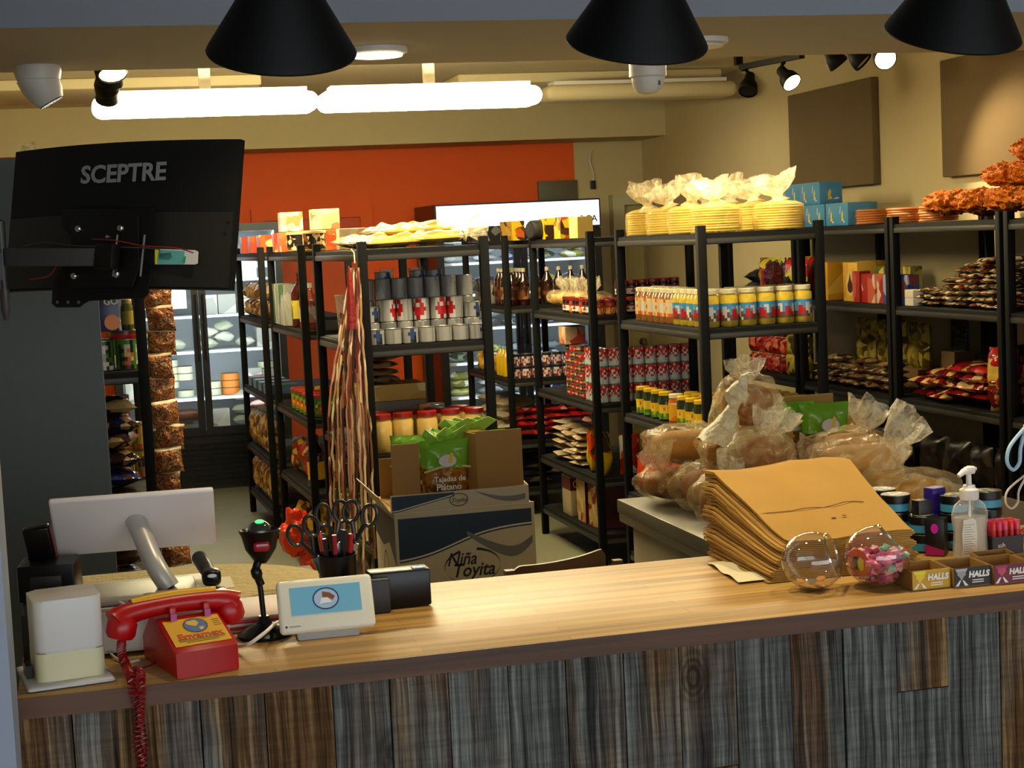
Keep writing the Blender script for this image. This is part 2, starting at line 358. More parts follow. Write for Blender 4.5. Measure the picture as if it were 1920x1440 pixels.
def barn():
    m = bpy.data.materials.new('weathered_barn_boards'); m.use_nodes = True; nt = m.node_tree; N = nt.nodes; b = N['Principled BSDF']
    b.inputs['Roughness'].default_value = .85; b.inputs['Specular IOR Level'].default_value = .2; K = nt.links.new
    geo = N.new('ShaderNodeNewGeometry'); tc = N.new('ShaderNodeTexCoord')
    off = N.new('ShaderNodeMath'); off.operation = 'MULTIPLY'; off.inputs[1].default_value = 37
    K(geo.outputs['Random Per Island'], off.inputs[0])
    ad = N.new('ShaderNodeVectorMath'); ad.operation = 'ADD'; K(tc.outputs['Object'], ad.inputs[0]); K(off.outputs[0], ad.inputs[1])
    # a slow sideways wander bends the grain round knots
    wn = N.new('ShaderNodeTexNoise'); wn.inputs['Scale'].default_value = 5; K(ad.outputs[0], wn.inputs['Vector'])
    wm = N.new('ShaderNodeVectorMath'); wm.operation = 'SCALE'; wm.inputs['Scale'].default_value = .014; K(wn.outputs['Color'], wm.inputs[0])
    a2 = N.new('ShaderNodeVectorMath'); a2.operation = 'ADD'; K(ad.outputs[0], a2.inputs[0]); K(wm.outputs[0], a2.inputs[1])
    mp = N.new('ShaderNodeMapping'); mp.inputs['Scale'].default_value = (75, 20, 1.7); K(a2.outputs[0], mp.inputs['Vector'])
    g = N.new('ShaderNodeTexNoise'); g.inputs['Scale'].default_value = 1; g.inputs['Detail'].default_value = 7; g.inputs['Roughness'].default_value = .65; K(mp.outputs[0], g.inputs['Vector'])
    mp2 = N.new('ShaderNodeMapping'); mp2.inputs['Scale'].default_value = (9, 3, 90); K(ad.outputs[0], mp2.inputs['Vector'])
    sw = N.new('ShaderNodeTexNoise'); sw.inputs['Scale'].default_value = 1; sw.inputs['Detail'].default_value = 2; K(mp2.outputs[0], sw.inputs['Vector'])
    mp3 = N.new('ShaderNodeMapping'); mp3.inputs['Scale'].default_value = (9, 2, 1.6); K(ad.outputs[0], mp3.inputs['Vector'])
    pt = N.new('ShaderNodeTexNoise'); pt.inputs['Scale'].default_value = 1; pt.inputs['Detail'].default_value = 3; K(mp3.outputs[0], pt.inputs['Vector'])
    c1 = N.new('ShaderNodeValToRGB'); e = c1.color_ramp.elements
    e[0].position = .32; e[0].color = L('#242220'); e[1].position = .72; e[1].color = L('#989893')
    q = e.new(.45); q.color = L('#53524f'); q = e.new(.56); q.color = L('#767772')
    K(g.outputs[0], c1.inputs[0])
    c2 = N.new('ShaderNodeValToRGB'); e = c2.color_ramp.elements
    e[0].position = .32; e[0].color = L('#22160c'); e[1].position = .74; e[1].color = L('#b8986a'); q = e.new(.5); q.color = L('#6a4c2c')
    K(g.outputs[0], c2.inputs[0])
    # brown stain: per board chance plus slow patches
    rp = N.new('ShaderNodeMath'); rp.operation = 'ADD'; K(pt.outputs[0], rp.inputs[0])
    sc2 = N.new('ShaderNodeMath'); sc2.operation = 'MULTIPLY'; sc2.inputs[1].default_value = .34; K(geo.outputs['Random Per Island'], sc2.inputs[0]); K(sc2.outputs[0], rp.inputs[1])
    mr = N.new('ShaderNodeMapRange'); mr.inputs[1].default_value = .62; mr.inputs[2].default_value = .84; K(rp.outputs[0], mr.inputs[0])
    mx = N.new('ShaderNodeMix'); mx.data_type = 'RGBA'; K(mr.outputs[0], mx.inputs['Factor']); K(c1.outputs[0], mx.inputs['A']); K(c2.outputs[0], mx.inputs['B'])
    # saw marks
    sr = N.new('ShaderNodeMapRange'); sr.inputs[1].default_value = .35; sr.inputs[2].default_value = .6; sr.inputs[3].default_value = .62; sr.inputs[4].default_value = 1.1; K(sw.outputs[0], sr.inputs[0])
    m2 = N.new('ShaderNodeMix'); m2.data_type = 'RGBA'; m2.blend_type = 'MULTIPLY'; m2.inputs['Factor'].default_value = .5
    K(mx.outputs['Result'], m2.inputs['A']); K(sr.outputs[0], m2.inputs['B'])
    # fine streaks and cracks
    mp4 = N.new('ShaderNodeMapping'); mp4.inputs['Scale'].default_value = (330, 40, 7); K(a2.outputs[0], mp4.inputs['Vector'])
    fs = N.new('ShaderNodeTexNoise'); fs.inputs['Scale'].default_value = 1; fs.inputs['Detail'].default_value = 4; K(mp4.outputs[0], fs.inputs['Vector'])
    fr = N.new('ShaderNodeMapRange'); fr.inputs[1].default_value = .36; fr.inputs[2].default_value = .55; fr.inputs[3].default_value = .38; fr.inputs[4].default_value = 1.08; K(fs.outputs[0], fr.inputs[0])
    m4 = N.new('ShaderNodeMix'); m4.data_type = 'RGBA'; m4.blend_type = 'MULTIPLY'; m4.inputs['Factor'].default_value = .8
    K(m2.outputs['Result'], m4.inputs['A']); K(fr.outputs[0], m4.inputs['B']); m2 = m4
    # knots
    kp_ = N.new('ShaderNodeMapping'); kp_.inputs['Scale'].default_value = (4.2, 2, 2.6); K(ad.outputs[0], kp_.inputs['Vector'])
    vo = N.new('ShaderNodeTexVoronoi'); vo.inputs['Scale'].default_value = 1; K(kp_.outputs[0], vo.inputs['Vector'])
    kr = N.new('ShaderNodeValToRGB'); e = kr.color_ramp.elements
    e[0].position = 0; e[0].color = (.85, .8, .7, 1); e[1].position = .16; e[1].color = (1, 1, 1, 1)
    for p, v in ((.035, .75), (.05, .12), (.075, .8), (.09, .3), (.11, .9), (.13, .6)): q = e.new(p); q.color = (v, v*.95, v*.9, 1)
    K(vo.outputs['Distance'], kr.inputs[0])
    m3 = N.new('ShaderNodeMix'); m3.data_type = 'RGBA'; m3.blend_type = 'MULTIPLY'; m3.inputs['Factor'].default_value = .9
    K(m2.outputs['Result'], m3.inputs['A']); K(kr.outputs[0], m3.inputs['B'])
    K(m3.outputs['Result'], b.inputs['Base Color'])
    bp = N.new('ShaderNodeBump'); bp.inputs['Strength'].default_value = .55; bp.inputs['Distance'].default_value = .01; K(g.outputs[0], bp.inputs['Height']); K(bp.outputs[0], b.inputs['Normal'])
    return m
CF, CB, CT = 2.962, 3.59, 1.07
ctr = thing('service_counter', 'long wooden service counter clad in weathered grey barn boards', 'counter', (0, 0, 0))
top = MB().box(-.17, 3.6, CF, CB, CT-.036, CT, bev=.002).build('countertop', wood('oiled_butcher_block', '#9a7234', '#cda45c', 0, 2.2, .42, strips=1), ctr)
edge = MB().box(-.17, 3.6, CF-.004, CF, CT-.037, CT-.0005).build('countertop_edge', wood('walnut_edge', '#3c2210', '#684020', 0, 2.5, .5), ctr)
m_ = MB()
# board seams as they stand in the photograph, in metres along the counter
sx = [-.17] + [U(px, 1250, Y=CF+.03).x for px in (128, 250, 370, 492, 620, 728, 838, 951, 1060, 1168, 1272, 1378, 1482, 1580, 1679, 1777, 1875)] + [2.0-.05+.13*i for i in range(1, 12)]
sx = [s for i, s in enumerate(sx) if i == 0 or s-sx[i-1] > .04]
for i in range(len(sx)-1):
    cuts = [0.0]; z = 0.0
    if i in (11, 15): cuts.append({11: .78, 15: .885}[i])
    elif rnd.random() < .35: cuts.append(rnd.uniform(.45, .8))
    cuts.append(1.034)
    for a, b in zip(cuts, cuts[1:]):
        d_ = rnd.uniform(0, .005)
        m_.box(sx[i]+.0012, sx[i+1]-.0012, CF+.03-d_, CF+.05, a+.001, b-.0008)
m_.build('board_cladding', barn(), ctr)
MB().box(-.16, 3.58, CF+.055, CF+.075, 0, 1.033).build('front_panel', mat('dark_gap', '#0b0908', .9), ctr)
MB().box(-.16, 3.58, CF+.3, CB-.05, .5, .53).box(-.16, -.13, CF+.08, CB-.05, 0, 1.033).box(1.6, 1.63, CF+.08, CB-.05, 0, 1.033).build('inner_shelf', mat('plain_board', '#6d5a44', .7), ctr)
# ================================================================ RACKS
rk = mat('black_rack_steel', '#050505', .65, 0, spec=.14); rbm = mat('rack_beam_steel', '#2c2a22', .45, 0, spec=.4); bd = mat('black_shelf_board', '#0a0908', .7, spec=.25)
LV = [1.745, 1.325, .85, .445, .135]   # underside of the beams
HB = .045; TOP = {i: z+HB+.004 for i, z in enumerate(LV)}
PW = .04
class Rack:
    def __init__(s, name_lab, x, y, w, l, rz=0):
        s.r = thing('shelving_rack', name_lab, 'shelving rack', (x, y, 0), rz, 'black steel shelving racks')
        s.x, s.y, s.rz, s.w, s.l = x, y, rz, w, l
        for a in (0, w-PW):
            for b in (0, l-PW): MB().box(a, a+PW, b, b+PW*.9, 0, 1.83, bev=.003).build('post', rk, s.r)
        for z in LV:
            m = MB()
            q = z+.027
            m.box(PW, w-PW, .004, .03, z, q, 1, bev=.003).box(PW, w-PW, .009, .03, q, z+HB, 0).box(PW, w-PW, l-.03, l-.004, z, z+HB, 0)
            m.box(.004, .03, PW, l-PW, z, q, 1, bev=.003).box(.009, .03, PW, l-PW, q, z+HB, 0).box(w-.03, w-.004, PW, l-PW, z, z+HB, 0)
            m.box(.03, w-.03, .03, l-.03, z+HB-.012, z+HB+.003, 0)
            m.build('shelf', [bd, rbm], s.r)
    def W(s, a, b, z=0):
        c, n = cos(s.rz), sin(s.rz); return Vector((s.x+a*c-b*n, s.y+a*n+b*c, z))
RA = .033
A1 = Rack('black steel rack holding silver cans, nearest of the left centre row', 1.128, 7.2, .585, 1.22, RA)
A2 = Rack('black steel rack with gold tubs on top, middle of left centre row', 1.075, 8.90, .585, 1.22, RA)
A3 = Rack('black steel rack in front of the glass door fridge, farthest of left centre row', 1.02, 10.5, .585, 1.22, RA)
B1 = Rack('black steel rack topped with tied tortilla stacks, nearest of right centre row', 2.60, 6.98, .60, 1.22, 0)
B2 = Rack('black steel rack with red and white cans, middle of right centre row', 2.585, 8.62, .60, 1.24, 0)
B3 = Rack('black steel rack with dark bottles, farthest of right centre row', 2.58, 10.5, .60, 1.22, 0)
R0 = Rack('black steel wall rack at the right edge, beside the orange snack rack', 4.0, 5.62, .58, 1.21, 0)
R1 = Rack('black steel wall rack under the heap of orange snack bags', 4.0, 6.86, .58, 1.08, 0)
R2 = Rack('black steel wall rack with yellow fig boxes on its second shelf', 4.0, 7.96, .58, 1.16, 0)
R3 = Rack('black steel wall rack with yellow and red bags, farthest along right wall', 4.0, 9.16, .58, 1.09, 0)
C1 = Rack('black steel rack by the slate partition with green and gold cans', -.36, 6.62, .56, 1.2, 0)
# ================================================================ LAMPS AND CEILING THINGS
E_FL = mat('fluorescent_lens', '#fff0c0', .5, emis=46); E_SP = mat('spot_lens', '#ffdf9a', .4, emis=22)
E_DISC = mat('disc_lens', '#ffe9bd', .5, emis=6)
shade = mat('matte_black_shade', '#050506', .55, spec=.25); whp = mat('white_plastic', '#d9d6cf', .4)
chrome = mat('chrome', '#c9c9c9', .15, 1)
def pendant(px, py, label, PEND=28):
    c = U(px, py, Y=3.34)
    t = thing('pendant_lamp', label, 'lamp', (c.x, c.y, c.z), 0, 'black cone pendants over the counter')
    q = Matrix.Rotation(radians(24), 4, 'X')
    m = MB(); m.M = q; m.lathe([(.145, 0), (.147, .004), (.143, .012), (.05, .165), (.034, .185), (.03, .23), (.0301, .23), (.026, .22), (.03, .18), (.045, .16), (.139, .010), (.141, 0), (.145, 0)], 48, cap=(0, 0))
    m.build('lamp_shade', shade, t, ang=50)
    m = MB(); m.M = q; m.ball(.03, .03, .036, (0, 0, .11)); m.build('bulb', mat('warm_bulb', '#ffd79a', .4, emis=12), t)
    a = q @ Vector((0, 0, .22)); m = MB(); m.lathe([(.032, 0), (.032, .05), (.02, .07)], 20, c=a); m.build('socket', shade, t)
    m = MB().tube([a+Vector((0, 0, .06)), a+Vector((0, 0, 3.3-c.z-.27-(a.z-.22)+.03))], .006); m.build('stem', shade, t)
    d = q @ Vector((0, 0, .06))
    l = light('pendant_light', 'SPOT', d, PEND, (1, .80, .50), (radians(24)-radians(16), 0, 0), spot_size=radians(118), spot_blend=.7, shadow_soft_size=.035)
    l.parent = t
    return t
PEND = 60
pendant(528, 100, 'black cone pendant lamp above the red telephone end of the counter', 9)
pendant(1194, 82, 'black cone pendant lamp above the middle of the wooden counter')
pendant(1786, 66, 'black cone pendant lamp above the glass candy bowls', 24)
# fluorescent wraps
def fluo(x0, x1, y, z, label, on=True, nm='fluorescent_fixture'):
    t = thing(nm, label, 'ceiling light', ((x0+x1)/2, y, z), 0, 'fluorescent ceiling fixtures')
    w = (x1-x0)/2; m = MB(); m.box(-w, w, -.14, .14, -.06, .045, bev=.05, seg=5)
    m.build('lens', E_FL if on else ceilm, t)
    MB().box(-w*.9, w*.9, -.08, .08, .045, .07).build('housing', whp, t)
    MB().box(-.03, .03, -.02, .02, .07, 2.93-z).build('bracket', whp, t)
fa, fb, fc = U(172, 200, Y=9.1), U(597, 190, Y=9.1), U(1008, 178, Y=9.1)
fluo(fa.x, fb.x-.01, 9.1, 2.598, 'lit fluorescent ceiling fixture above the computer screen, left one of the bright pair')
fluo(fb.x+.0, fc.x, 9.1, 2.598, 'lit fluorescent ceiling fixture behind the white dome sensor, right one of the bright pair')
ga, gb = U(1015, 165, Y=10.9), U(1372, 158, Y=10.9)
fluo(ga.x, gb.x, 10.9, 2.76, 'dim ceiling fixture between the bright tubes and the track lights', False)
# flat disc lights under the bulkhead
for px, py, lb in [(707, 99, 'lit round disc light under the bulkhead beside the left pendant'), (1310, 82, 'round disc light under the bulkhead half hidden by the middle pendant')]:
    c = U(px, py, Z=2.44)
    t = thing('disc_light', lb, 'ceiling light', (c.x, c.y, 2.425), 0, 'disc lights under the bulkhead')
    MB().lathe([(.085, .008), (.1, .014), (.1, .03)], 32).build('trim_ring', whp, t)
    MB().lathe([(.05, 0), (.082, .002), (.084, .009)], 32).build('lens', E_DISC if px < 900 else whp, t)
# security cameras
c = U(70, 124, Z=2.455)
t = thing('security_camera', 'white turret security camera with a dark lens above the computer screen', 'camera', (c.x, c.y, 2.455))
MB().lathe([(.074, 0), (.076, -.02), (.07, -.045), (.062, -.05)], 28).build('mount', whp, t)
m = MB(); m.M = Matrix.Translation((0, 0, -.05)) @ Matrix.Rotation(radians(-28), 4, 'Y'); m.lathe([(.063, .03), (.066, -.01), (.058, -.05), (.044, -.078)], 28); m.build('body', whp, t)
m = MB(); m.M = Matrix.Translation((0, 0, -.05)) @ Matrix.Rotation(radians(-28), 4, 'Y'); m.lathe([(.043, -.0781), (.04, -.081), (.01, -.082)], 24); m.build('lens', mat('lens_black', '#050505', .1), t)
c = U(1215, 146, Y=5.7)
t = thing('dome_sensor', 'white dome sensor hanging just below the middle pendant lamp', 'sensor', (c.x, c.y, c.z))
MB().lathe([(.066, 2.455-c.z), (.066, .005), (.06, 0)], 28).build('base', whp, t)
MB().lathe([(.059, 0), (.055, -.03), (.038, -.05), (.012, -.058)], 28).build('dome', whp, t)
MB().box(.02, .026, -.057, -.05, -.03, -.015).build('sensor_window', mat('dark_slot', '#3a3028', .4), t)
# track lights
def head(t, p, aim, lit, s=1):
    d = (Vector(aim)-Vector(p)).normalized(); q = (-d).to_track_quat('Z', 'Y').to_matrix().to_4x4()
    r = bpy.data.objects.new('lamp_head', None)
    m = MB(); m.M = Matrix.Translation(p) @ q @ Matrix.Scale(s, 4)
    m.lathe([(.052, 0), (.056, .008), (.05, .05), (.03, .085), (.028, .12), (.022, .13)], 22, cap=(0, 1)); hd = m.build('lamp_head', shade, t)
    m = MB(); m.M = Matrix.Translation(p) @ q @ Matrix.Scale(s, 4); m.lathe([(.01, .004), (.05, .006)], 20); m.build('lens', E_SP if lit else mat('dark_glass', '#151515', .15), hd)
def track(nm, a, b, heads, label):
    a = Vector(a); b = Vector(b)
    t = thing('track_light', label, 'track light', a)
    MB().box(-.018, .018, 0, (b-a).length, .0, .03).build('track', shade, t, rot=(0, 0, 0)).rotation_euler = (0, 0, atan2(-(b-a).x, (b-a).y))
    MB().box(-.02, .02, .02, .06, .03, max(.04, 2.93-a.z)).build('ceiling_mount', shade, t)
    for (p, aim, lit) in heads:
        p = Vector(p)-a; aim = Vector(aim)-a
        head(t, p, aim, lit)
        d = (aim-p).normalized(); top = p-d*.12
        f = max(0, min(1, (top-Vector((0, 0, 0))).dot(b-a)/(b-a).length_squared)); q = (b-a)*f
        MB().tube([top, (top+q)/2+Vector((0, 0, .02)), q+Vector((0, 0, .0))], .011).build('joint', shade, t)
a, b = U(1390, 131, Y=8.99), U(1504, 112, Y=8.44)
h1, h2 = U(1402, 172, Y=8.95), U(1486, 156, Y=8.5)
track('x', a, b, [(h1, (3.2, 8.3, 1.5), 0), (h2, (4.1, 7.3, 1.5), 1)], 'black track with one lit and one dark lamp head left of the acoustic panel')
a, b = U(1560, 98, Y=8.2), U(1680, 92, Y=7.3)
h3, h4, h5 = U(1574, 122, Y=8.1), U(1620, 118, Y=7.8), U(1661, 111, Y=7.4)
track('x', (a.x, a.y, a.z), (b.x, b.y, b.z), [(h3, (4.9, 7.9, 1.2), 1), (h4, (4.6, 7.2, 1.6), 0), (h5, (3.3, 4.5, 1.4), 1)], 'black track above the acoustic panels with the glaring lamp facing forward')
lamp_s = [(h3, (4.55, 7.5, 1.7), 60, 80), (h2, (4.3, 7.2, 1.8), 36, 75), (h5, (3.6, 4.0, 1.0), 24, 70)]
for p, aim, e, sz in lamp_s:
    d = (Vector(aim)-p).normalized()
    l = light('track_spot', 'SPOT', p+d*.03, e, (1, .78, .45), spot_size=radians(sz), spot_blend=.6, shadow_soft_size=.04); l.rotation_euler = d.to_track_quat('-Z', 'Y').to_euler()
a = U(205, 134, Y=6.3); b = U(205, 178, Y=9.3)
hs = [(U(212, 141, Y=6.4), (.3, 5.6, 1.0), 1), (U(205, 158, Y=7.0), (-.1, 7.6, 1.3), 0), (U(203, 172, Y=7.7), (.5, 8.6, 1.4), 0), (U(200, 190, Y=8.4), (.0, 9.1, 1.6), 0)]
track('x', (a.x, a.y, 2.72), (U(200, 180, Y=8.8).x, 8.8, 2.72), hs, 'black track with a row of lamp heads above the computer screen')
light('track_spot', 'SPOT', hs[0][0], 12, (1, .78, .45), (0, 0, 0), spot_size=radians(80), spot_blend=.6, shadow_soft_size=.04)
# ================================================================ MONITOR ON ITS ARM
def decal(poly, m, parent, loc, rot, t=.0008, name='emblem', bev=0):
    return MB().prism(poly, 0, t, 'z', 0).build(name, m, parent, loc, rot)
def ell(a, b, n=28, cx=0, cy=0, a0=0, a1=2*pi): return [(cx+a*cos(a0+(a1-a0)*k/n), cy+b*sin(a0+(a1-a0)*k/n)) for k in range(n)]
def ring(a, b, w, m, parent, loc, rot, t=.0008, name='emblem', n=36, a0=0, a1=2*pi, w2=None):
    mb = MB(); full = abs(a1-a0-2*pi) < 1e-6; vs = []
    for k in range(n+1):
        an = a0+(a1-a0)*k/n; ww = w if w2 is None else w+(w2-w)*sin(pi*k/n)
        for q in (1, -1):
            vs.append(((a+q*ww/2)*cos(an), (b+q*ww/2)*sin(an), t))
    mb._add(vs, [(2*k, 2*k+2, 2*k+3, 2*k+1) for k in range(n)]); return mb.build(name, m, parent, loc, rot)
TL, TR, BR, BL = U(35, 290, Y=4.15), U(460, 260, Y=3.72), U(435, 548, Y=3.68), U(18, 545, Y=4.11)
ex = ((TR-TL)+(BR-BL)).normalized(); ez = ((TL-BL)+(TR-BR)); ez = (ez-ex*ez.dot(ex)).normalized(); ny = ez.cross(ex)  # ny points away from the viewer
O = (TL+TR+BR+BL)/4; W2 = ((TR-TL).length+(BR-BL).length)/4; H2 = ((TL-BL).length+(TR-BR).length)/4
MM = Matrix((ex, ny, ez)).transposed().to_4x4(); MM.translation = O
def lp(px, py, off=0):
    r = U(px, py, Y=3)-EYE; n = ny; o = O-ny*off
    P = EYE+r*((o-EYE).dot(n)/r.dot(n)); v = MM.inverted() @ P; return v.x, v.z
mon = thing('computer_monitor', 'black curved computer monitor seen from behind on a wall arm', 'monitor'); mon.matrix_world = MM
def curved(x0, x1, z0, z1, m, bul, th, name, mt, par=mon):
    mb = MB(); n = 16; vs = []
    f = lambda x: -bul*(1-(x/W2)**2)
    for i in range(n+1):
        x = x0+(x1-x0)*i/n
        for z in (z0, z1):
            for y in (f(x)-th, f(x)+.004): vs.append((x, y, z))
    fs = [(0, 1, 3, 2), (n*4, n*4+2, n*4+3, n*4+1)]
    for i in range(n):
        a, b = i*4, i*4+4; fs += [(a, a+2, b+2, b), (a+1, b+1, b+3, a+3), (a, b, b+1, a+1), (a+2, a+3, b+3, b+2)]
    mb._add(vs, fs, m); return mb.build(name, mt, par)
mblk = mat('monitor_black', '#080808', .6, spec=.3); brush = mat('brushed_black', '#34332f', .38, .6, bump=.1, bscale=200)
curved(-W2, W2, -H2, H2, 0, .035, .012, 'back_shell', mblk)
curved(-W2+.005, W2-.005, -H2+.005, H2-.005, 0, .035, -.001, 'screen_panel', mat('screen_dark', '#101214', .2)).location = (0, .006, 0)
vz = lp(300, 405)[1]
curved(-W2+.004, W2-.004, -H2+.004, vz, 0, .036, .016, 'lower_cover', brush)
x_, z_ = lp(230, 326, .05); ltx = mat('grey_lettering', '#8c8c8a', .5)
lettering('SCEPTRE', .056, ltx, mon, (x_, -.0495, z_), (pi/2, 0, 0), sx=1.12, bold=.0014)
# mount plate
def mp_(pts, y0, y1, name, mt, bev=.003):
    poly = [lp(px, py, .06) for px, py in pts]
    return MB().prism(poly, y0, y1, 'y', bev=bev).build(name, mt, mon)
plm = mat('mount_black', '#0c0c0b', .4, .4)
mp_([(118, 392), (118, 428), (138, 440), (138, 490), (112, 505), (101, 535), (100, 570), (108, 577), (152, 577), (168, 562), (272, 560), (281, 550), (282, 512), (292, 500), (292, 390)], -.066, -.062, 'mount_plate', plm)
mp_([(140, 405), (266, 408), (268, 500), (255, 541), (140, 541)], -.074, -.0665, 'bracket', plm)
for px, py in [(150, 430), (229, 429), (142, 518), (221, 515), (206, 445), (205, 504)]:
    x, z = lp(px, py, .07); r_ = .0085 if px in (150, 229, 142, 221) else .005
    m = MB(); m.M = Matrix.Translation((x, -.0745, z)) @ Matrix.Rotation(pi/2, 4, 'X'); m.lathe([(r_, 0), (r_, .003), (r_*.7, .006), (r_*.3, .006)], 16); m.build('bolt', chrome, mon)
for px in (215, 266):
    (xa, za), (xb, zb) = lp(px+4, 440, .08), lp(px-4, 518, .08)
    MB().tube([(xa, -.078, za), (xb, -.078, zb)], .0035, 6).build('support_rod', mat('dull_steel', '#4a4945', .35, .8), mon)
for px in (109, 129, 149):
    x, z = lp(px, 567, .064); m = MB(); m.M = Matrix.Translation((x, -.0662, z)) @ Matrix.Rotation(pi/2, 4, 'X'); m.lathe([(.004, 0), (.004, .001)], 12); m.build('plate_hole', mat('hole_grey', '#5a6264', .6), mon)
s = [lp(px, py, .05) for px, py in [(271, 496), (274, 470), (300, 467), (366, 469), (372, 472), (371, 494), (366, 496)]]
MB().prism(s, -.0515, -.050, 'y').build('sticker', mat('sticker_white', '#c9c9c4', .5), mon)
for pts, c in [([(272, 495), (275, 471), (298, 469), (296, 495)], '#d8d21e'), ([(297, 495), (299, 469), (348, 471), (346, 495)], '#5aa6a0'), ([(340, 494), (346, 484), (350, 480), (348, 494)], '#2c8a4a'), ([(300, 487), (300, 476), (322, 474), (325, 484), (318, 488)], '#16304a')]:
    MB().prism([lp(px, py, .05) for px, py in pts], -.0522-.0002*len(c), -.0515, 'y').build('sticker_print', mat('ink'+c, c, .4), mon)
x, z = lp(420, 415, .05); m = MB(); m.M = Matrix.Translation((x, -.036, z)) @ Matrix.Rotation(pi/2, 4, 'X'); m.lathe([(.004, 0), (.004, .002)], 12); m.build('screw_hole', BLACK, mon)
def cable(pts, r, m, name, par, off=.085):
    P = [(lambda q: (q[0], -off, q[1]))(lp(px, py, off)) for px, py in pts]; return MB().tube(spl(P), r, 6).build(name, m, par)
def spl(P, n=6):
    P = [Vector(p) for p in P]; Q = [P[0]]+P+[P[-1]]; out = []
    for i in range(1, len(Q)-2):
        for k in range(n):
            t = k/n; a, b, c, d = Q[i-1:i+3]
            out.append(.5*((2*b)+(c-a)*t+(2*a-5*b+4*c-d)*t*t+(3*b-a-3*c+d)*t**3))
    return out+[P[-1]]
redw = mat('red_wire', '#8a1f1c', .4)
cable([(172, 448), (215, 451), (270, 461), (330, 465), (362, 474)], .0014, redw, 'red_cable', mon)
cable([(42, 462), (85, 455), (140, 461), (200, 463), (290, 466), (300, 474)], .0016, mat('grey_wire', '#3c3a36', .3), 'black_cable', mon)
cable([(55, 524), (90, 518), (106, 498)], .0014, redw, 'red_cable', mon)
# wall arm
arm = thing('monitor_arm', 'dark grey wall arm holding up the monitor', 'monitor arm', U(6, 470, Y=3.95))
A0 = arm.location.copy(); am = mat('arm_grey', '#3b3b3d', .45)
p1, p2 = U(12, 482, Y=3.92)-A0, O-ny*.10+ex*(lp(190, 482, .1)[0])+ez*(lp(190, 482, .1)[1])-A0
m = MB(); dv = p2-p1; m.M = Matrix.Translation(p1) @ dv.to_track_quat('X', 'Z').to_matrix().to_4x4(); m.box(0, dv.length, -.012, .012, -.02, .02, bev=.004); m.build('arm_bar', am, arm)
q = U(5, 500, Y=3.92)-A0
m = MB(); m.lathe([(.006, -.12), (.009, -.105), (.011, -.10), (.011, -.05), (.007, -.05), (.007, .04), (.011, .04), (.012, .10), (.005, .105)], 14, c=q); m.build('arm_pivot', am, arm)
m = MB().box(q.x-.14, q.x, q.y-.015, q.y+.015, q.z-.03, q.z+.03).box(q.x-.15, q.x-.14, q.y-.05, q.y+.05, q.z-.1, q.z+.1); m.build('wall_bracket', am, arm)
q2 = lp(205, 482, .1); pp = O-ny*.105+ex*q2[0]+ez*q2[1]-A0
m = MB(); m.M = Matrix.Translation(pp) @ MM.to_3x3().to_4x4(); m.box(-.03, .02, -.012, .018, -.028, .028, bev=.004); m.build('arm_head', plm, arm)
sbox('wall_arm_side', greyp, -.47, -.325, 3.04, 4.6, 0, 3.4)
# ================================================================ THINGS ON THE COUNTER
wh = mat('white_gloss', '#d4d0ca', .35); cream = mat('cream_plastic', '#d5cfa6', .4); gp = mat('pale_grey_plastic', '#b9b4ae', .4)
blk = mat('black_gloss', '#080808', .3, spec=.3); red = mat('phone_red', '#b00407', .34); dred = mat('cord_red', '#8f0a10', .3)
Z0 = CT+.0005
def rrect(x0, x1, y0, y1, r, n=5):
    out = []
    for cx, cy, a in ((x1-r, y1-r, 0), (x0+r, y1-r, pi/2), (x0+r, y0+r, pi), (x1-r, y0+r, 1.5*pi)):
        out += [(cx+r*cos(a+pi/2*k/n), cy+r*sin(a+pi/2*k/n)) for k in range(n+1)]
    return out
# receipt printer on its plate
t = thing('receipt_printer', 'white receipt printer with a cream lower half at the left counter end', 'receipt printer', (-.093, 3.09, Z0), radians(8))
MB().box(-.073, .078, -.095, .09, 0, .008, bev=.006, seg=3).build('base_plate', mat('plate_white', '#c8c6c4', .4), t)
MB().prism(rrect(-.052, .068, -.066, .055, .018), .008, .058).build('lower_body', cream, t)
MB().prism(rrect(-.0515, .0675, -.0655, .0545, .018), .058, .152, bev=.005).build('upper_body', wh, t)
MB().box(-.066, -.055, -.02, .03, .008, .03).build('power_plug', blk, t)
# cash drawer box with things on it
t = thing('cash_drawer', 'white cash drawer box behind the printer and red telephone', 'cash drawer', (-.05, 3.2, Z0))
MB().box(0, .265, 0, .27, .006, .092, bev=.002).build('drawer_body', mat('drawer_white', '#c2bfba', .5), t)
MB().box(.006, .259, -.004, 0, .012, .084, bev=.0015).build('drawer_front', mat('drawer_front_white', '#cac8c4', .45), t)
for x in (.02, .23): MB().box(x, x+.02, .02, .24, 0, .006).build('foot', blk, t)
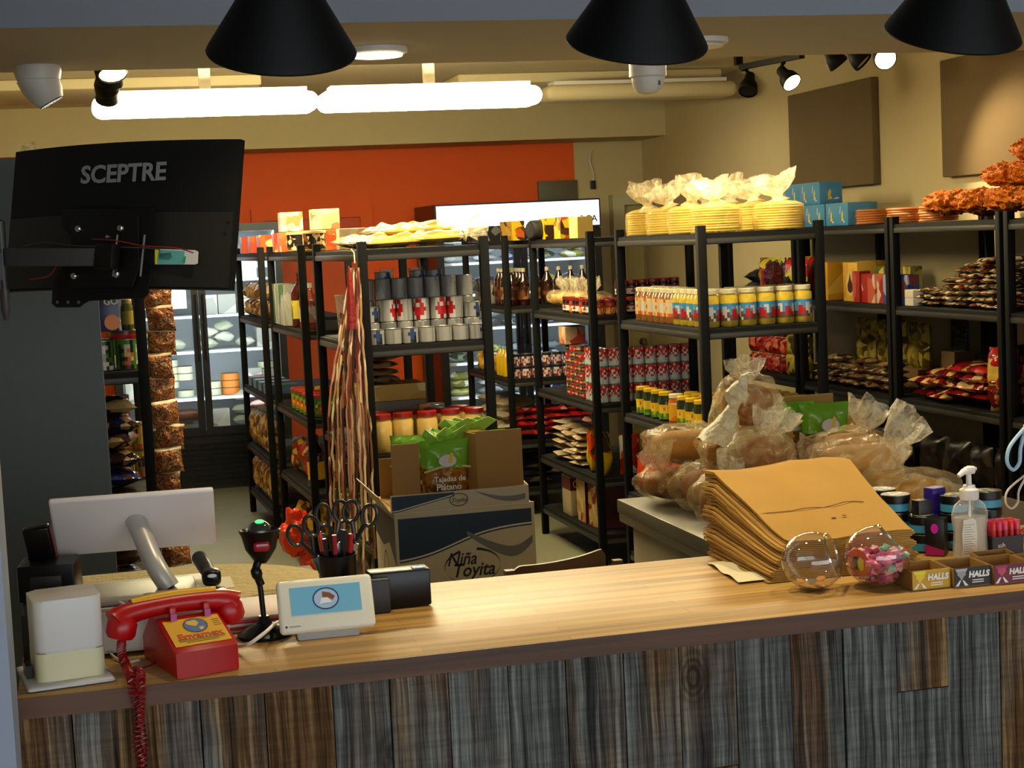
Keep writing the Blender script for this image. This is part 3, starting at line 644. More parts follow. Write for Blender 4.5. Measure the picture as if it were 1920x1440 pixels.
# POS screen
t = thing('point_of_sale_screen', 'white point of sale screen seen from behind on a silver neck', 'screen', (.045, 3.30, Z0+.0925))
m = MB().box(-.095, .118, -.09, .09, 0, .012, bev=.005, seg=3); m.build('base', mat('silver_base', '#a39d92', .4, .3), t)
sq = U(252, 980, Y=3.36)-t.location
m = MB().tube(spl([(.066, -.02, .012), (.040, .0, .06), tuple(sq+Vector((.004, .03, 0)))]), .020, 20); m.build('neck', mat('silver_neck', '#b8b4ac', .35, .4), t)
cc = U(252, 979, Y=3.40)-t.location
m = MB(); m.M = Matrix.Translation(cc) @ Matrix.Rotation(radians(-3), 4, 'Z') @ Matrix.Rotation(radians(40), 4, 'X'); m.box(-.158, .158, -.006, .008, -.082, .082, bev=.0055, seg=3); m.build('screen_housing', mat('housing_white', '#d8d0cc', .35), t)
m = MB(); m.M = Matrix.Translation(cc) @ Matrix.Rotation(radians(-3), 4, 'Z') @ Matrix.Rotation(radians(40), 4, 'X'); m.box(-.152, .152, .0081, .0095, -.076, .076); m.build('display_glass', mat('screen_glass', '#1a1d22', .1), t)
# black cradle with handset, on the back left
hp = U(70, 1098, Z=Z0+.093)
shf = MB().box(-.166, -.055, 3.21, 3.5, 0, .092, bev=.002).build('filing_tray', mat('black_paper_tray', '#17171a', .5), loc=(0, 0, Z0)); tag(shf, 'dark stack tray between the wall end and the white cash drawer', 'tray')
t = thing('charging_cradle', 'black charging cradle on the dark tray beside the wall', 'cradle', (-.113, 3.37, Z0+.0925), radians(-8))
m = MB().prism([(-.05, 0), (.045, 0), (.05, .02), (.03, .075), (-.05, .07)], -.055, .055, 'x', bev=.006); m.build('body', blk, t)
MB().box(-.03, .03, -.058, -.05, .02, .05, bev=.002).build('front_cover', mat('soft_black', '#151515', .5), t)
t = thing('handheld_terminal', 'black handheld terminal with a red edge standing in its cradle', 'card terminal', (-.125, 3.39, Z0+.1635), 0, rot=(radians(14), radians(-6), radians(-8)))
MB().box(-.026, .026, -.012, .012, 0, .07, bev=.005, seg=3).build('body', blk, t)
MB().box(.0262, .029, -.01, .012, 0, .069, bev=.001).build('side_strip', mat('dark_red_edge', '#5a1512', .4), t)
rl = MB(); rl.M = Matrix.Rotation(pi/2, 4, 'X'); rl.lathe([(.012, 0), (.014, .006), (.014, .03), (.012, .034)], 16)
o = rl.build('tape_roll', [mat('tape_red', '#b8321e', .4)], loc=(-.138, 3.25, Z0+.1065)); tag(o, 'small red and white roll beside the wall behind the printer', 'tape roll')
# handheld scanner lying on the drawer
t = thing('barcode_scanner', 'black handheld barcode scanner lying on the cash drawer', 'barcode scanner', (.185, 3.34, Z0+.093))
MB().box(-.03, .05, -.06, .055, 0, .0015).build('paper_pad', mat('pad_cream', '#d9cfa8', .7), None, loc=(.185, 3.34, Z0+.0925))
bpy.data.objects['paper_pad']['label'] = 'small cream paper pad under the black scanner'; bpy.data.objects['paper_pad']['category'] = 'paper'
m = MB(); m.ball(.019, .024, .017, (.008, -.03, .020), e=.6); m.build('scanner_head', blk, t)
MB().tube(spl([(.006, -.02, .022), (-.002, .02, .034), (-.010, .06, .046)]), [.014]*4+[.015]*8+[.012], 14).build('handle', mat('scanner_black', '#121212', .35), t)
m = MB(); m.M = Matrix.Translation((.008, -.052, .026)) @ Matrix.Rotation(pi/2, 4, 'X'); m.lathe([(.009, 0), (.009, .003)], 14, sq=.4); m.build('light_window', mat('white_window', '#e8eef0', .1), t)
t = thing('dark_binder', 'shiny black binder lying on the front edge of the cash drawer', 'binder', (.13, 3.235, Z0+.093), radians(2)) 
m = MB().box(-.10, .085, -.024, .018, 0, .010, bev=.003); m.build('cover', art('binder_print', ['#0c0c0c', '#101010', '#1c1813', '#4a4238', '#0d0d0d'], 60, .2), t)
MB().box(-.075, -.055, -.0245, -.0243, .003, .008).build('paper_label', mat('label_white', '#d8d4c8', .6), t)
# cream mat, folders
poly = [(-.16, 3.505), (.42, 3.50)]+[(.16+.32*cos(a), 3.60+.34*sin(a)) for a in [radians(k) for k in range(-6, 92, 7)]]+[(-.16, 3.94)]
m = MB().prism(poly, 0, .022, bev=.006)
o = m.build('work_mat', mat('cream_felt', '#cdb983', .95, bump=.7, bscale=55, var=.1, vscale=14), loc=(0, 0, Z0)); tag(o, 'cream textured mat with a rounded end along the back of the counter', 'mat')
dk = MB().box(-.16, .46, CB+.002, 3.93, Z0-.03, Z0-.001).box(-.14, -.1, 3.64, 3.68, 0, Z0-.03).box(.38, .42, 3.64, 3.68, 0, Z0-.03).box(-.14, -.1, 3.86, 3.90, 0, Z0-.03).box(.38, .42, 3.86, 3.90, 0, Z0-.03)
o = dk.build('side_table', mat('plain_board2', '#6d5a44', .7)); tag(o, 'low wooden side table holding the cream mat behind the counter', 'table')
for k, (c, dx_, lb) in enumerate([('#c9a9a0', .0, 'pale pink paper folder at the bottom of the pile'), ('#b9121a', .006, 'red folder in the pile, under the pink one'), ('#d8c9c2', -.004, 'white folder between the red folders'), ('#c01820', .003, 'red folder just below the top folder'), ('#a98d88', 0, 'dusty pink folder on top of the pile')]):
    o = MB().box(-.09, .10, -.10, .09, 0, .006, bev=.0015).build('paper_folder', mat('folder'+c, c, .5), loc=(.30+dx_, 3.385, Z0+.0063*k), rot=(0, 0, .02*(k-2))); tag(o, lb+' behind the scanner stand', 'folder', 'folders behind the scanner stand')
# red telephone
t = thing('red_telephone', 'red corded desk telephone with a yellow advertising card', 'telephone', (.102, 2.972, Z0), radians(15))
Wp = .118
m = MB().prism([(0, 0), (0, .046), (.015, .0525), (.10, .088), (.15, .088), (.2, .045), (.2, 0)], 0, Wp, 'x', bev=.006); m.build('body', red, t)
an = atan2(.0355, .085)
def face(px, pz): return (px, 0, 0)
MB().box(.007, Wp-.007, 0, .082, 0, .0012).build('advert_card', mat('card_yellow', '#e2a80c', .4), t, (0, .0150, .0532), (an, 0, 0))
C0 = Vector((0, .0150, .0544)); ax = Vector((0, cos(an), sin(an))); nn = Vector((0, -sin(an), cos(an)))
def fp(x, v): return C0+ax*v+nn*.0003+Vector((x, 0, 0))
decal(ell(.021, .021), mat('globe_blue', '#4f68a8', .4), t, fp(.061, .056), (an, 0, 0), .0006, 'globe_emblem')
decal([(-.014, .014), (.004, .016), (.008, .006), (.0, -.004), (-.006, .0), (-.015, .006)], mat('globe_yellow', '#dfb83a', .4), t, fp(.061, .056)+nn*.0007, (an, 0, 0), .0003, 'globe_land')
decal([(.004, -.008), (.013, -.006), (.012, -.014), (.005, -.017)], mat('globe_yellow', '#dfb83a', .4), t, fp(.061, .056)+nn*.0007, (an, 0, 0), .0003, 'globe_land')
ring(.0215, .0215, .0015, mat('ink_dark', '#2a2420', .5), t, fp(.061, .056)+nn*.0004, (an, 0, 0), name='globe_ring')
lettering('Envamex', .022, mat('ink_orange', '#c2430e', .5), t, fp(.060, .0255), (an, 0, 0), bold=.0006, sx=1.05)
for v, w0, w1 in ((.0155, .016, .104), (.0115, .018, .102), (.007, .03, .09)): decal([(w0, 0), (w1, 0), (w1, .0012), (w0, .0012)], mat('ink_dark', '#2a2420', .5), t, fp(0, v), (an, 0, 0), .0003, 'printed_line')
for k in range(4): decal([(.094, 0), (.108, 0), (.108, .001), (.094, .001)], mat('ink_dark', '#2a2420', .5), t, fp(0, .066-.006*k), (an, 0, 0), .0003, 'printed_line')
hs_ = thing('x', 'x', 'x'); bpy.data.objects.remove(hs_)
m = MB()
P = spl([(-.072, .115, .094), (-.052, .118, .103), (-.01, .12, .108), (.042, .12, .110), (.095, .12, .108), (.135, .118, .103), (.155, .115, .094)], 5)
n_ = len(P); m.tube(P, [.0165+.009*abs(2*i/(n_-1)-1)**2 for i in range(n_)], 16)
m.M = Matrix.Translation((-.060, .115, .083)) @ Matrix.Rotation(radians(14), 4, 'Y'); m.lathe([(.022, -.02), (.027, -.012), (.027, .008), (.02, .02)], 20)
m.M = Matrix.Translation((.143, .115, .083)) @ Matrix.Rotation(radians(-14), 4, 'Y'); m.lathe([(.022, -.02), (.027, -.012), (.027, .008), (.02, .02)], 20)
hset = m.build('handset', red, t)
m = MB().tube([p+Vector((0, .004, .0166)) for p in P[7:-7]], .008, 10); m.build('handset_sticker', mat('card_yellow', '#e2a80c', .4), hset)
for x in (.022, .086):
    MB().box(x, x+.013, .088, .10, .086, .110, bev=.003).build('cradle_prong', red, t)
    MB().box(x+.001, x+.012, .0865, .0878, .084, .098).build('hook_button', mat('pink_plastic', '#b04a8c', .4), t)
def coil(P, r, pitch, rw, name, mt, par):
    P = spl(P, 10); out = []; d = 0; nrm = Vector((1, 0, 0))
    for i in range(len(P)-1):
        a, b = P[i], P[i+1]; L_ = (b-a).length; tt = (b-a).normalized(); nrm = (nrm-tt*nrm.dot(tt)).normalized(); bn = tt.cross(nrm)
        st = max(1, int(L_/pitch*9))
        for k in range(st):
            s = k/st; ph = 2*pi*(d+L_*s)/pitch; out.append(a.lerp(b, s)+nrm*cos(ph)*r+bn*sin(ph)*r)
        d += L_
    return MB().tube(out, rw, 5).build(name, mt, par)
W = t.matrix_basis.copy()
iv = (Matrix.Translation(t.location) @ Matrix.Rotation(radians(15), 4, 'Z')).inverted()
def wl(px, py, **k): return iv @ U(px, py, **k)
coil([wl(228, 1203, Z=1.11), wl(228, 1225, Z=1.10), wl(238, 1252, Z=1.085), wl(246, 1272, Z=1.085), wl(250, 1296, Y=2.946), wl(256, 1318, Y=2.944), wl(262, 1350, Y=2.945), wl(268, 1400, Y=2.945), wl(264, 1450, Y=2.945), wl(262, 1500, Y=2.945)], .0075, .0085, .0017, 'coiled_cord', dred, t)
coil([wl(252, 1256, Z=1.082), wl(262, 1262, Z=1.082), wl(264, 1276, Z=1.085), wl(264, 1300, Y=2.943), wl(264, 1322, Y=2.942), wl(262, 1345, Y=2.94), wl(256, 1390, Y=2.938), wl(268, 1440, Y=2.94), wl(262, 1500, Y=2.945)], .0075, .0085, .0017, 'coiled_cord', dred, t)
MB().tube(spl([wl(228, 1203, Z=1.11), wl(236, 1190, Z=1.125), wl(250, 1186, Z=1.13)]), .0018, 6).build('cord_end', dred, t)
MB().tube(spl([wl(252, 1256, Z=1.082), wl(275, 1250, Z=1.078), wl(292, 1243, Z=1.078)]), .0018, 6).build('cord_end', dred, t)
# scanner stand
b_ = U(497, 1192, Z=Z0)
t = thing('scanner_stand', 'black presentation barcode scanner on a pole with a round base', 'barcode scanner', b_)
MB().lathe([(.052, 0), (.053, .006), (.04, .016), (.016, .026), (.010, .04)], 32).build('base', blk, t)
MB().tube([(0, 0, .03), (-.003, 0, .09), (-.008, 0, .135)], .0055, 12).build('pole', blk, t)
hd = U(487, 1000, Y=b_.y)-b_
m = MB(); m.lathe([(.010, -.058), (.017, -.05), (.03, -.03), (.036, -.004), (.041, .006), (.038, .008), (.03, .0)], 28, c=hd, sq=.8); m.build('scanner_cup', blk, t)
m = MB(); m.ball(.024, .024, .022, tuple(hd+Vector((0, 0, .004)))); m.build('scanner_dome', mat('smoke_dome', '#2a2c2a', .1, coat=1), t)
m = MB(); m.ball(.009, .006, .004, tuple(hd+Vector((0, -.010, .0245)))); m.build('indicator_light', mat('green_glow', '#4be07a', .3, emis=1.2), t)
m = MB(); m.ball(.016, .006, .010, tuple(hd+Vector((.0, -.024, -.022))), e=.6); m.build('red_window', mat('red_window', '#7a0c14', .15, emis=.15), t)
MB().tube(spl([tuple(hd+Vector((-.004, .0, -.05))), tuple(hd+Vector((-.012, -.006, -.07))), tuple(hd+Vector((-.004, -.004, -.10)))]), [.008]*6+[.011]*3+[.008]*4, 10).build('trigger_grip', blk, t)
# customer display
t = thing('customer_display', 'white customer facing tablet with a blue screen and round emblem', 'tablet', (.40, 3.175, Z0), radians(-1))
tl = radians(-24)
Q = Matrix.Translation((0, 0, .012)) @ Matrix.Rotation(tl, 4, 'X')
m = MB(); m.M = Q; m.box(-.0925, .0925, -.009, .006, 0, .104, bev=.0085, seg=4); m.build('housing', mat('tablet_white', '#dedbc6', .3), t)
m = MB(); m.M = Q; m.box(-.068, .068, -.0098, -.009, .034, .088); scr = m.build('screen', mat('screen_blue', '#5f93a8', .2, emis=.25), t)
def sp(x, z, y=-.0100): return Q @ Vector((x, y, z))
rt = (pi/2+tl, 0, 0)
decal(ell(.0225, .0185), mat('emblem_pale', '#a9bdd6', .4), scr, sp(0, .062), rt, .0004, 'emblem')
ring(.0245, .0205, .0022, mat('emblem_navy', '#1d2b4a', .4), scr, sp(0, .062), rt, .0006, 'emblem_ring')
decal([(-.006, .014), (.008, .011), (.018, .003), (.013, -.004), (.004, .002), (-.006, -.002)], mat('emblem_brown', '#7a4a22', .5), scr, sp(0, .062, -.0106), rt, .0003, 'emblem_figure')
decal([(-.008, .002), (.003, .002), (.012, -.008), (-.004, -.009), (-.013, -.010)], mat('emblem_white', '#dfe3e8', .5), scr, sp(0, .062, -.0107), rt, .0003, 'emblem_figure')
decal([(-.0, 0), (.022, 0), (.022, .002), (0, .002)], mat('print_grey', '#8a8a80', .5), t, sp(-.075, .012, -.0094), rt, .0003, 'maker_mark')
decal([(-.0, 0), (.004, 0), (.004, .004), (0, .004)], mat('ink_dark', '#2a2420', .5), t, sp(-.082, .011, -.0094), rt, .0003, 'maker_mark')
MB().prism([(-.005, 0), (.06, 0), (.045, .06), (.01, .02)], -.06, .06, 'x', bev=.004).build('stand', gp, t)
cb = mat('white_cable', '#cfccc4', .4)
o = MB().tube(spl([U(437, 1211, Z=Z0+.004), U(465, 1208, Z=Z0+.02), U(497, 1186, Z=Z0+.034), U(522, 1166, Z=Z0+.02), U(560, 1160, Z=Z0+.006)]), .0035, 8).build('power_cable', cb); tag(o, 'white cable running from the customer tablet past the scanner base', 'cable')
o = MB().tube(spl([U(180, 1182, Z=Z0+.04), U(205, 1222, Z=Z0+.01), U(222, 1236, Z=Z0+.004), U(240, 1242, Z=Z0+.004), U(262, 1238, Z=Z0+.004)]), .0022, 8).build('power_cable', cb); tag(o, 'thin white cable between the printer and the red telephone', 'cable')
o = MB().tube(spl([U(270, 1152, Z=1.125), U(272, 1125, Z=1.155), U(268, 1116, Z=1.172), U(292, 1114, Z=1.175)]), .0035, 8).build('power_cable', cb); tag(o, 'short white cable looping up behind the telephone handset', 'cable')
o = MB().tube(spl([U(218, 1128, Z=1.17), U(235, 1135, Z=1.165), U(256, 1158, Z=1.13), U(262, 1180, Z=1.11)]), .003, 8).build('power_cable', cb); tag(o, 'white cable curling over the front edge of the cash drawer', 'cable')
# black case
t = thing('black_case', 'black glossy case standing on the counter beside the customer tablet', 'case', (.515, 3.36, Z0))
MB().box(0, .125, 0, .055, .002, .078, bev=.004).build('body', blk, t)
MB().box(-.03, .035, -.028, -.001, 0, .07, bev=.003).build('front_pouch', mat('soft_black', '#151515', .5), t)
MB().box(.09, .118, .01, .03, .0782, .081, bev=.001).build('clasp', chrome, t)
# pen cup
c0 = Vector((.47, 3.52, Z0)); cup = thing('pen_cup', 'dark pen cup behind the customer tablet', 'pen cup', c0)
MB().lathe([(.038, 0), (.042, .095), (.040, .096), (.036, .004), (.001, .004)], 28, cap=(1, 0)).build('cup_body', blk, cup)
PC = ['#a01c1c', '#1f4e73', '#0f0f10', '#2c6a8a', '#c2402a', '#0d0d0f', '#8d1f2a', '#1c1c20']; PN = ['red', 'blue', 'black', 'light blue', 'orange red', 'black', 'dark red', 'dark grey']
for k in range(9):
    a = 2*pi*k/9+.3; bx, by = .018*cos(a), .018*sin(a); tx, ty = .034*cos(a), .034*sin(a)+.0; h = .125+.02*((k*7) % 5)/5
    q = k % 8; p = thing('pen', 'placeholder pen label', 'pen', c0+Vector((bx, by, .006)), 0, 'pens in the cup')
    MB().tube([(0, 0, 0), ((tx-bx), ty-by, h)], .0042, 8).build('barrel', mat('penbody', '#151517', .3), p)
    MB().tube([((tx-bx)*.72, (ty-by)*.72, h*.72), ((tx-bx)*1.03, (ty-by)*1.03, h*1.03)], .0052, 8).build('cap', mat('pencap'+PC[q], PC[q], .3), p)
    p['label'] = PN[q]+[' capped pen at the front of the pen cup', ' capped pen deep in the pen cup'][k == 5]+('' if k < 8 else ', leaning to the right')
def scissors(x, y, z, rz, ti, lab):
    s_ = thing('scissors', lab, 'scissors', (x, y, z), 0, rot=(0, ti, rz))
    for sgn in (-1, 1):
        ring_pts = [(sgn*.02+.016*cos(a), 0, .155+.023*sin(a)) for a in [2*pi*k/16 for k in range(16)]]
        h = MB().tube(ring_pts, .0042, 8, closed=True).tube([(sgn*.014, 0, .135), (-sgn*.002, 0, .09)], .005, 8).build('handle', mat('scissor_black', '#131313', .3), s_)
    MB().prism([(-.006, 0), (.006, 0), (.009, .09), (-.009, .09)], -.001, .001, 'y').build('blade', chrome, s_)
scissors(.455, 3.515, Z0+.012, .3, radians(-22), 'large black handled scissors leaning left out of the pen cup')
scissors(.48, 3.535, Z0+.028, .2, radians(-5), 'black handled scissors standing upright in the pen cup')
scissors(.488, 3.52, Z0+.03, -.3, radians(14), 'black handled scissors leaning right out of the pen cup')
# receipt
m = MB(); n = 12; vs = []
pa, pb, pc, pd = U(1325, 1057, Z=Z0), U(1385, 1096, Z=Z0), U(1458, 1088, Z=Z0), U(1376, 1052, Z=Z0)
for i in range(n+1):
    s = i/n; z = .002+.006*sin(pi*s*2)**2+.012*max(0, s-.8)
    for e0, e1 in ((pa, pb), (pd, pc)): q = e0.lerp(e1, s); vs += [(q.x, q.y, q.z+z), (q.x, q.y, q.z+z+.0004)]
fs = []
for i in range(n): a = i*4; b = a+4; fs += [(a, b, b+2, a+2), (a+1, a+3, b+3, b+1), (a, a+1, b+1, b), (a+2, b+2, b+3, a+3)]
m._add(vs, fs); o = m.build('paper_receipt', mat('receipt_paper', '#d8cfa6', .7)); tag(o, 'curled white paper receipt in front of the brown bag stack', 'receipt')
# brown paper bags
kraft = mat('kraft_paper', '#ad8746', .8, spec=.1, bump=.2, bscale=60, var=.10, vscale=10)
NB = 22; BW, BD = .345, .36
for k in range(NB):
    m = MB(); nx, nyy = 8, 14; f0, f1 = k/NB, (k+.70)/NB; vs = []
    def hz(s, f, x):   # s 0 front .. 1 back ; f height fraction
        Hh = .082+.115*min(1, max(0, (s-.05)/.8))**1.1
        return f*Hh*(1-.03*sin(6*x))+.008*noise.noise(Vector((x*6, s*3, f*2.0)))*f*(1-f*.3)
    for lay in (f0, f1):
        for j in range(nyy+1):
            s = j/nyy
            for i in range(nx+1):
                u = i/nx; shift = -.055*(1-f0)*(1-s)*0 + rnd.uniform(-.0012, .0012)
                fr = -.02*(1-f0)  # lower bags stick out a little in front
                vs.append((u*BW*(1-.20*(1-s)*f0)+shift+.055*(1-s)*f0*1.2+.007*sin(f0*23), fr+s*BD*(1-.02*f0), hz(s, lay, u)))
    N1 = (nx+1)*(nyy+1); fs = []
    for j in range(nyy):
        for i in range(nx):
            a = j*(nx+1)+i; fs += [(a, a+nx+1, a+nx+2, a+1), (N1+a, N1+a+1, N1+a+nx+2, N1+a+nx+1)]
    for i in range(nx): fs += [(i, i+1, N1+i+1, N1+i), (nyy*(nx+1)+i+1, nyy*(nx+1)+i, N1+nyy*(nx+1)+i, N1+nyy*(nx+1)+i+1)]
    for j in range(nyy): a = j*(nx+1); b = a+nx; fs += [(a+nx+1, a, N1+a, N1+a+nx+1), (b, b+nx+1, N1+b+nx+1, N1+b)]
    m._add(vs, fs)
    if k == NB-1:
        b = thing('paper_bag', 'flat brown paper bag on top of the tall stack', 'paper bag', (1.335, 3.262, Z0+.0015), 0, 'flat brown paper bags in a stack')
        m.build('bag_body', kraft, b)
        q = MB().tube([(.03+.024*k_, .36*BD, hz(.36/.98, f1, (.03+.024*k_)/BW)+.0026) for k_ in range(12)], .001, 5); q.build('fold_line', mat('kraft_dark', '#6a4212', .8), b)
        for xx in (.20, .225): decal(ell(.006, .0022), mat('kraft_ink', '#5a3410', .8), b, (xx, .23*BD, hz(.23, f1, xx/BW)+.0035), (.28, 0, 0), .0003, 'printed_mark')
    else:
        o = m.build('paper_bag', kraft, loc=(1.335, 3.262, Z0+.0015)); tag(o, 'flat brown paper bag, %s from the bottom of the tall stack' % ORD[k], 'paper bag', 'flat brown paper bags in a stack')
# glass bowls
gls = glass('clear_glass')
def bowl(c, r, d, label, cut=.62, sqz=.92):
    t = thing('glass_bowl', label, 'candy bowl', c)
    z = Vector(d).normalized(); q = z.to_track_quat('Z', 'Y').to_matrix().to_4x4()
    m = MB(); m.M = Matrix.Translation((0, 0, r*sqz)) @ Matrix.Scale(sqz, 4, (0, 0, 1)) @ q
    a1 = math.acos(cut); pr = [(r*sin(pi-(pi-a1)*k/18), r*cos(pi-(pi-a1)*k/18)) for k in range(0, 19)]; pr[0] = (.0005, -r)
    m.lathe(pr, 40, cap=(0, 0)); m.build('bowl_glass', gls, t)
    rr = r*sin(a1); m = MB(); m.M = Matrix.Translation((0, 0, r*sqz)) @ Matrix.Scale(sqz, 4, (0, 0, 1)) @ q
    m.tube([(rr*cos(2*pi*k/36), rr*sin(2*pi*k/36), r*cut) for k in range(36)], .003, 8, closed=True); m.build('bowl_rim', glass('glass_rim', .8, .3), t)
    return t
c1 = U(1526, 1106, Z=Z0); c2 = U(1646, 1099, Z=Z0)
b1 = bowl((c1.x, c1.y, Z0+.001), .065, (.80, -.50, .28), 'empty looking round glass bowl with a few coins, left of two', .66)
b2 = bowl((c2.x, c2.y, Z0+.001), .068, (.74, -.25, .60), 'round glass bowl full of pink wrapped candies', .66)
copper = mat('copper_coin', '#dc9c50', .35, .4); nick = mat('nickel_coin', '#a8a8a0', .3, .8)
for k in range(18):
    a = k*2.4; r_ = .004+.0019*k
    o = MB().lathe([(.0095, 0), (.0095, .0015)], 18).build('coin', nick if k in (4, 11) else copper, loc=(c1.x+r_*cos(a), c1.y+r_*sin(a), Z0+.0045+r_*r_*9+.0012*(k % 3)), rot=(-r_*9*sin(a)*-1.1, -r_*9*cos(a)*1.1, 0))
    tag(o, ('silver coin' if k in (4, 11) else 'copper coin')+' at the bottom of the left glass bowl', 'coin', 'silver coins in the left bowl' if k in (4, 11) else 'copper coins in the left bowl')
cand = [mat('candy'+c, c, .3) for c in ('#e0708a', '#c84a6c', '#eaa4ae', '#8fc0aa', '#a04468')]
def candy_mesh(mt):
    m = MB().box(-.009, .009, -.0075, .0075, -.0055, .0055, bev=.0015); m.prism([(-.009, 0), (-.0125, .003), (-.0125, -.003)], -.0006, .0006, 'z').prism([(.009, 0), (.0125, .003), (.0125, -.003)], -.0006, .0006, 'z')
    return m.build('wrapped_candy', mt)
protoc = []
n = 0; cc_ = Vector((c2.x, c2.y, Z0+.001+.068*.92)); tries = 0; pts = []
while len(pts) < 120 and tries < 20000:
    tries += 1; p = Vector((rnd.uniform(-.058, .058), rnd.uniform(-.058, .058), rnd.uniform(-.058, .014)))
    if p.length > .0565 or any((p-q).length < .0118 for q in pts): continue
    if p.z > .008+p.x*.12: continue
    if p.length < .026: continue
    pts.append(p)
for i, p in enumerate(pts):
    k = i % 5 if i % 5 != 3 or p.x > 0 else 0
    while len(protoc) <= 4: protoc.append(None)
    if protoc[k] is None: o = protoc[k] = candy_mesh(cand[k])
    else: o = protoc[k].copy(); col.objects.link(o)
    p.z *= .90; o.location = cc_+p; o.rotation_euler = (rnd.uniform(-.6, .6), rnd.uniform(-.6, .6), rnd.uniform(0, 3.1))
    nm = ['pink', 'deep pink', 'pale pink', 'mint green', 'plum'][k]
    tag(o, nm+' wrapped candy inside the full glass bowl', 'candy', nm+' candies in the full bowl')
# round printed label inside front-left of the full bowl
ld = Vector((-.93, -.36, -.12)).normalized(); q = ld.to_track_quat('Z', 'Y').to_matrix().to_4x4()
for rr_, mt_, oz in ((.029, mat('lab_orange', '#c8501c', .4), .0560), (.0225, mat('lab_navy', '#141a46', .4), .0568)):
    m = MB(); m.M = Matrix.Translation((0, 0, .068*.92)) @ q; m.lathe([(.0005, oz+.0045), (rr_*.6, oz+.003), (rr_, oz-.002)], 28, cap=(0, 0)); m.build('bowl_label', mt_, b2)
m = MB(); m.M = Matrix.Translation((0, 0, .068*.92)) @ q @ Matrix.Translation((.012, 0, .0612)); m.prism(ell(.008, .014), 0, .0008); m.build('bowl_label', mat('lab_yellow', '#d9c21e', .4), b2)
# HALLS trays
def tray(x, y, w, d, hf, col_, lab, txt, flip=False, art_=None, tc='#e8e8e6'):
    t = thing('cough_drop_tray', lab, 'display tray', (x, y, Z0), 0, 'open cough drop trays along the counter edge')
    k_ = mat('card_kraft', '#9a7434', .8); c_ = mat('tray'+col_, col_, .4)
    th = .0015
    MB().box(0, w, 0, d, 0, th).box(0, w, d-th, d, th, hf*1.05).build('tray_bottom', k_, t)
    MB().box(0, w, 0, th, th, hf).build('front_panel', c_, t)
    m = MB()
    for xx in (0, w-th): MB().prism([(th, th), (d-th, th), (d-th, hf*1.05), (th, hf*.95)], xx, xx+th, 'x').build('side_panel', k_, t)
    rr = (pi/2, 0, 0)
    s = 1
    Yf = -.0004
    ac = mat('accent'+(art_ or '#bbbbbb'), art_ or '#bbbbbb', .35); wt = mat('halls_white', tc, .4)
    def D(poly, m_, dy=0): decal([(a*w/.083, b) for a, b in poly], m_, t, (0, Yf-dy, 0), rr, .0004, 'printed_pattern')
    D([(.002, .038), (.030, .038), (.016, .014)], ac)
    D([(.008, .033), (.024, .033), (.026, .026), (.016, .017), (.006, .026)], mat('drop'+col_, {'#c79a10': '#e6c92e', '#0b0b0c': '#9a9a9c', '#6a0f2e': '#c24a6a'}[col_], .3), .0005)
    D([(.002, .003), (.009, .003), (.0145, .014), (.012, .015)], wt, .0003); D([(.023, .003), (.031, .003), (.020, .015), (.018, .014)], wt, .0003)
    for v in (.0075, .012): D([(.040, v), (.066, v), (.066, v+.002), (.040, v+.002)], wt)
    lettering(txt, .0165, wt, t, (w*.66, -.0012, .0245), rr, bold=.0009, sx=.98, shear=.15)
    return t
tray(1.566, 3.048, .084, .085, .040, '#c79a10', 'open yellow cough drop tray beside the candy bowl', 'HALLS', art_='#e8dc3c')
tray(1.6525, 3.036, .082, .085, .040, '#0b0b0c', 'open black cough drop tray between the yellow and maroon trays', 'HALLS')
tray(1.737, 3.027, .084, .085, .040, '#6a0f2e', 'open maroon cough drop tray at the right edge of the photo', 'HALLS', art_='#a83a5c')
t = tray(1.76, 3.125, .084, .04, .040, '#6a0f2e', 'maroon cough drop tray standing behind the front row of trays', 'HALLS', art_='#a83a5c')
t = tray(1.824, 3.02, .084, .085, .040, '#6a0f2e', 'maroon cough drop tray just past the right edge', 'HALLS', art_='#a83a5c')
# sanitizer
s0 = U(1820, 1046, Z=Z0)
t = thing('hand_sanitizer_bottle', 'clear hand sanitizer pump bottle with a white label', 'bottle', (s0.x, s0.y, Z0))
m = MB(); m.lathe([(.036, 0), (.041, .004), (.040, .03), (.038, .06), (.042, .085), (.042, .10), (.036, .118), (.022, .13), (.014, .134)], 32, sq=.62, cap=(1, 0)); m.build('bottle_body', film('bottle_plastic', '#e8e6dc', .12, .25, .08, 12, .05), t)
m = MB(); m.lathe([(.034, .003), (.038, .006), (.037, .03), (.035, .06), (.038, .085), (.038, .092), (.001, .0921)], 28, sq=.58, cap=(1, 0)); m.build('gel', film('sanitizer_gel', '#e4dcc4', .45, .62, .1, 14, .1), t)
m = MB(); m.prism([(-.036, .004), (.0, .002), (.002, .05), (.0, .088), (-.008, .093), (-.03, .09), (-.034, .06), (-.033, .03)], -.0275, -.0268, 'y'); lbm = m.build('label', mat('lab_white', '#e2decb', .5), t)
m = MB()
for k in range(13): m.box(-.031, -.004-.004*(k % 3), -.0279, -.0275, .016+.0052*k, .0172+.0052*k)
m.build('label_text', mat('print_grey2', '#8f8c80', .6), lbm)
m = MB(); m.lathe([(.019, .130), (.021, .134), (.021, .152), (.014, .156), (.013, .162), (.006, .163), (.0055, .19)], 24); m.build('pump_collar', mat('pump_white', '#e6e2d8', .35), t)
m = MB(); m.tube([(.012, 0, .194), (0, 0, .195), (-.014, -.002, .192), (-.027, -.004, .184)], [.009, .0095, .007, .005], 12); m.box(-.008, .016, -.009, .009, .194, .201, bev=.002); m.build('pump_head', mat('pump_white', '#e6e2d8', .35), t)
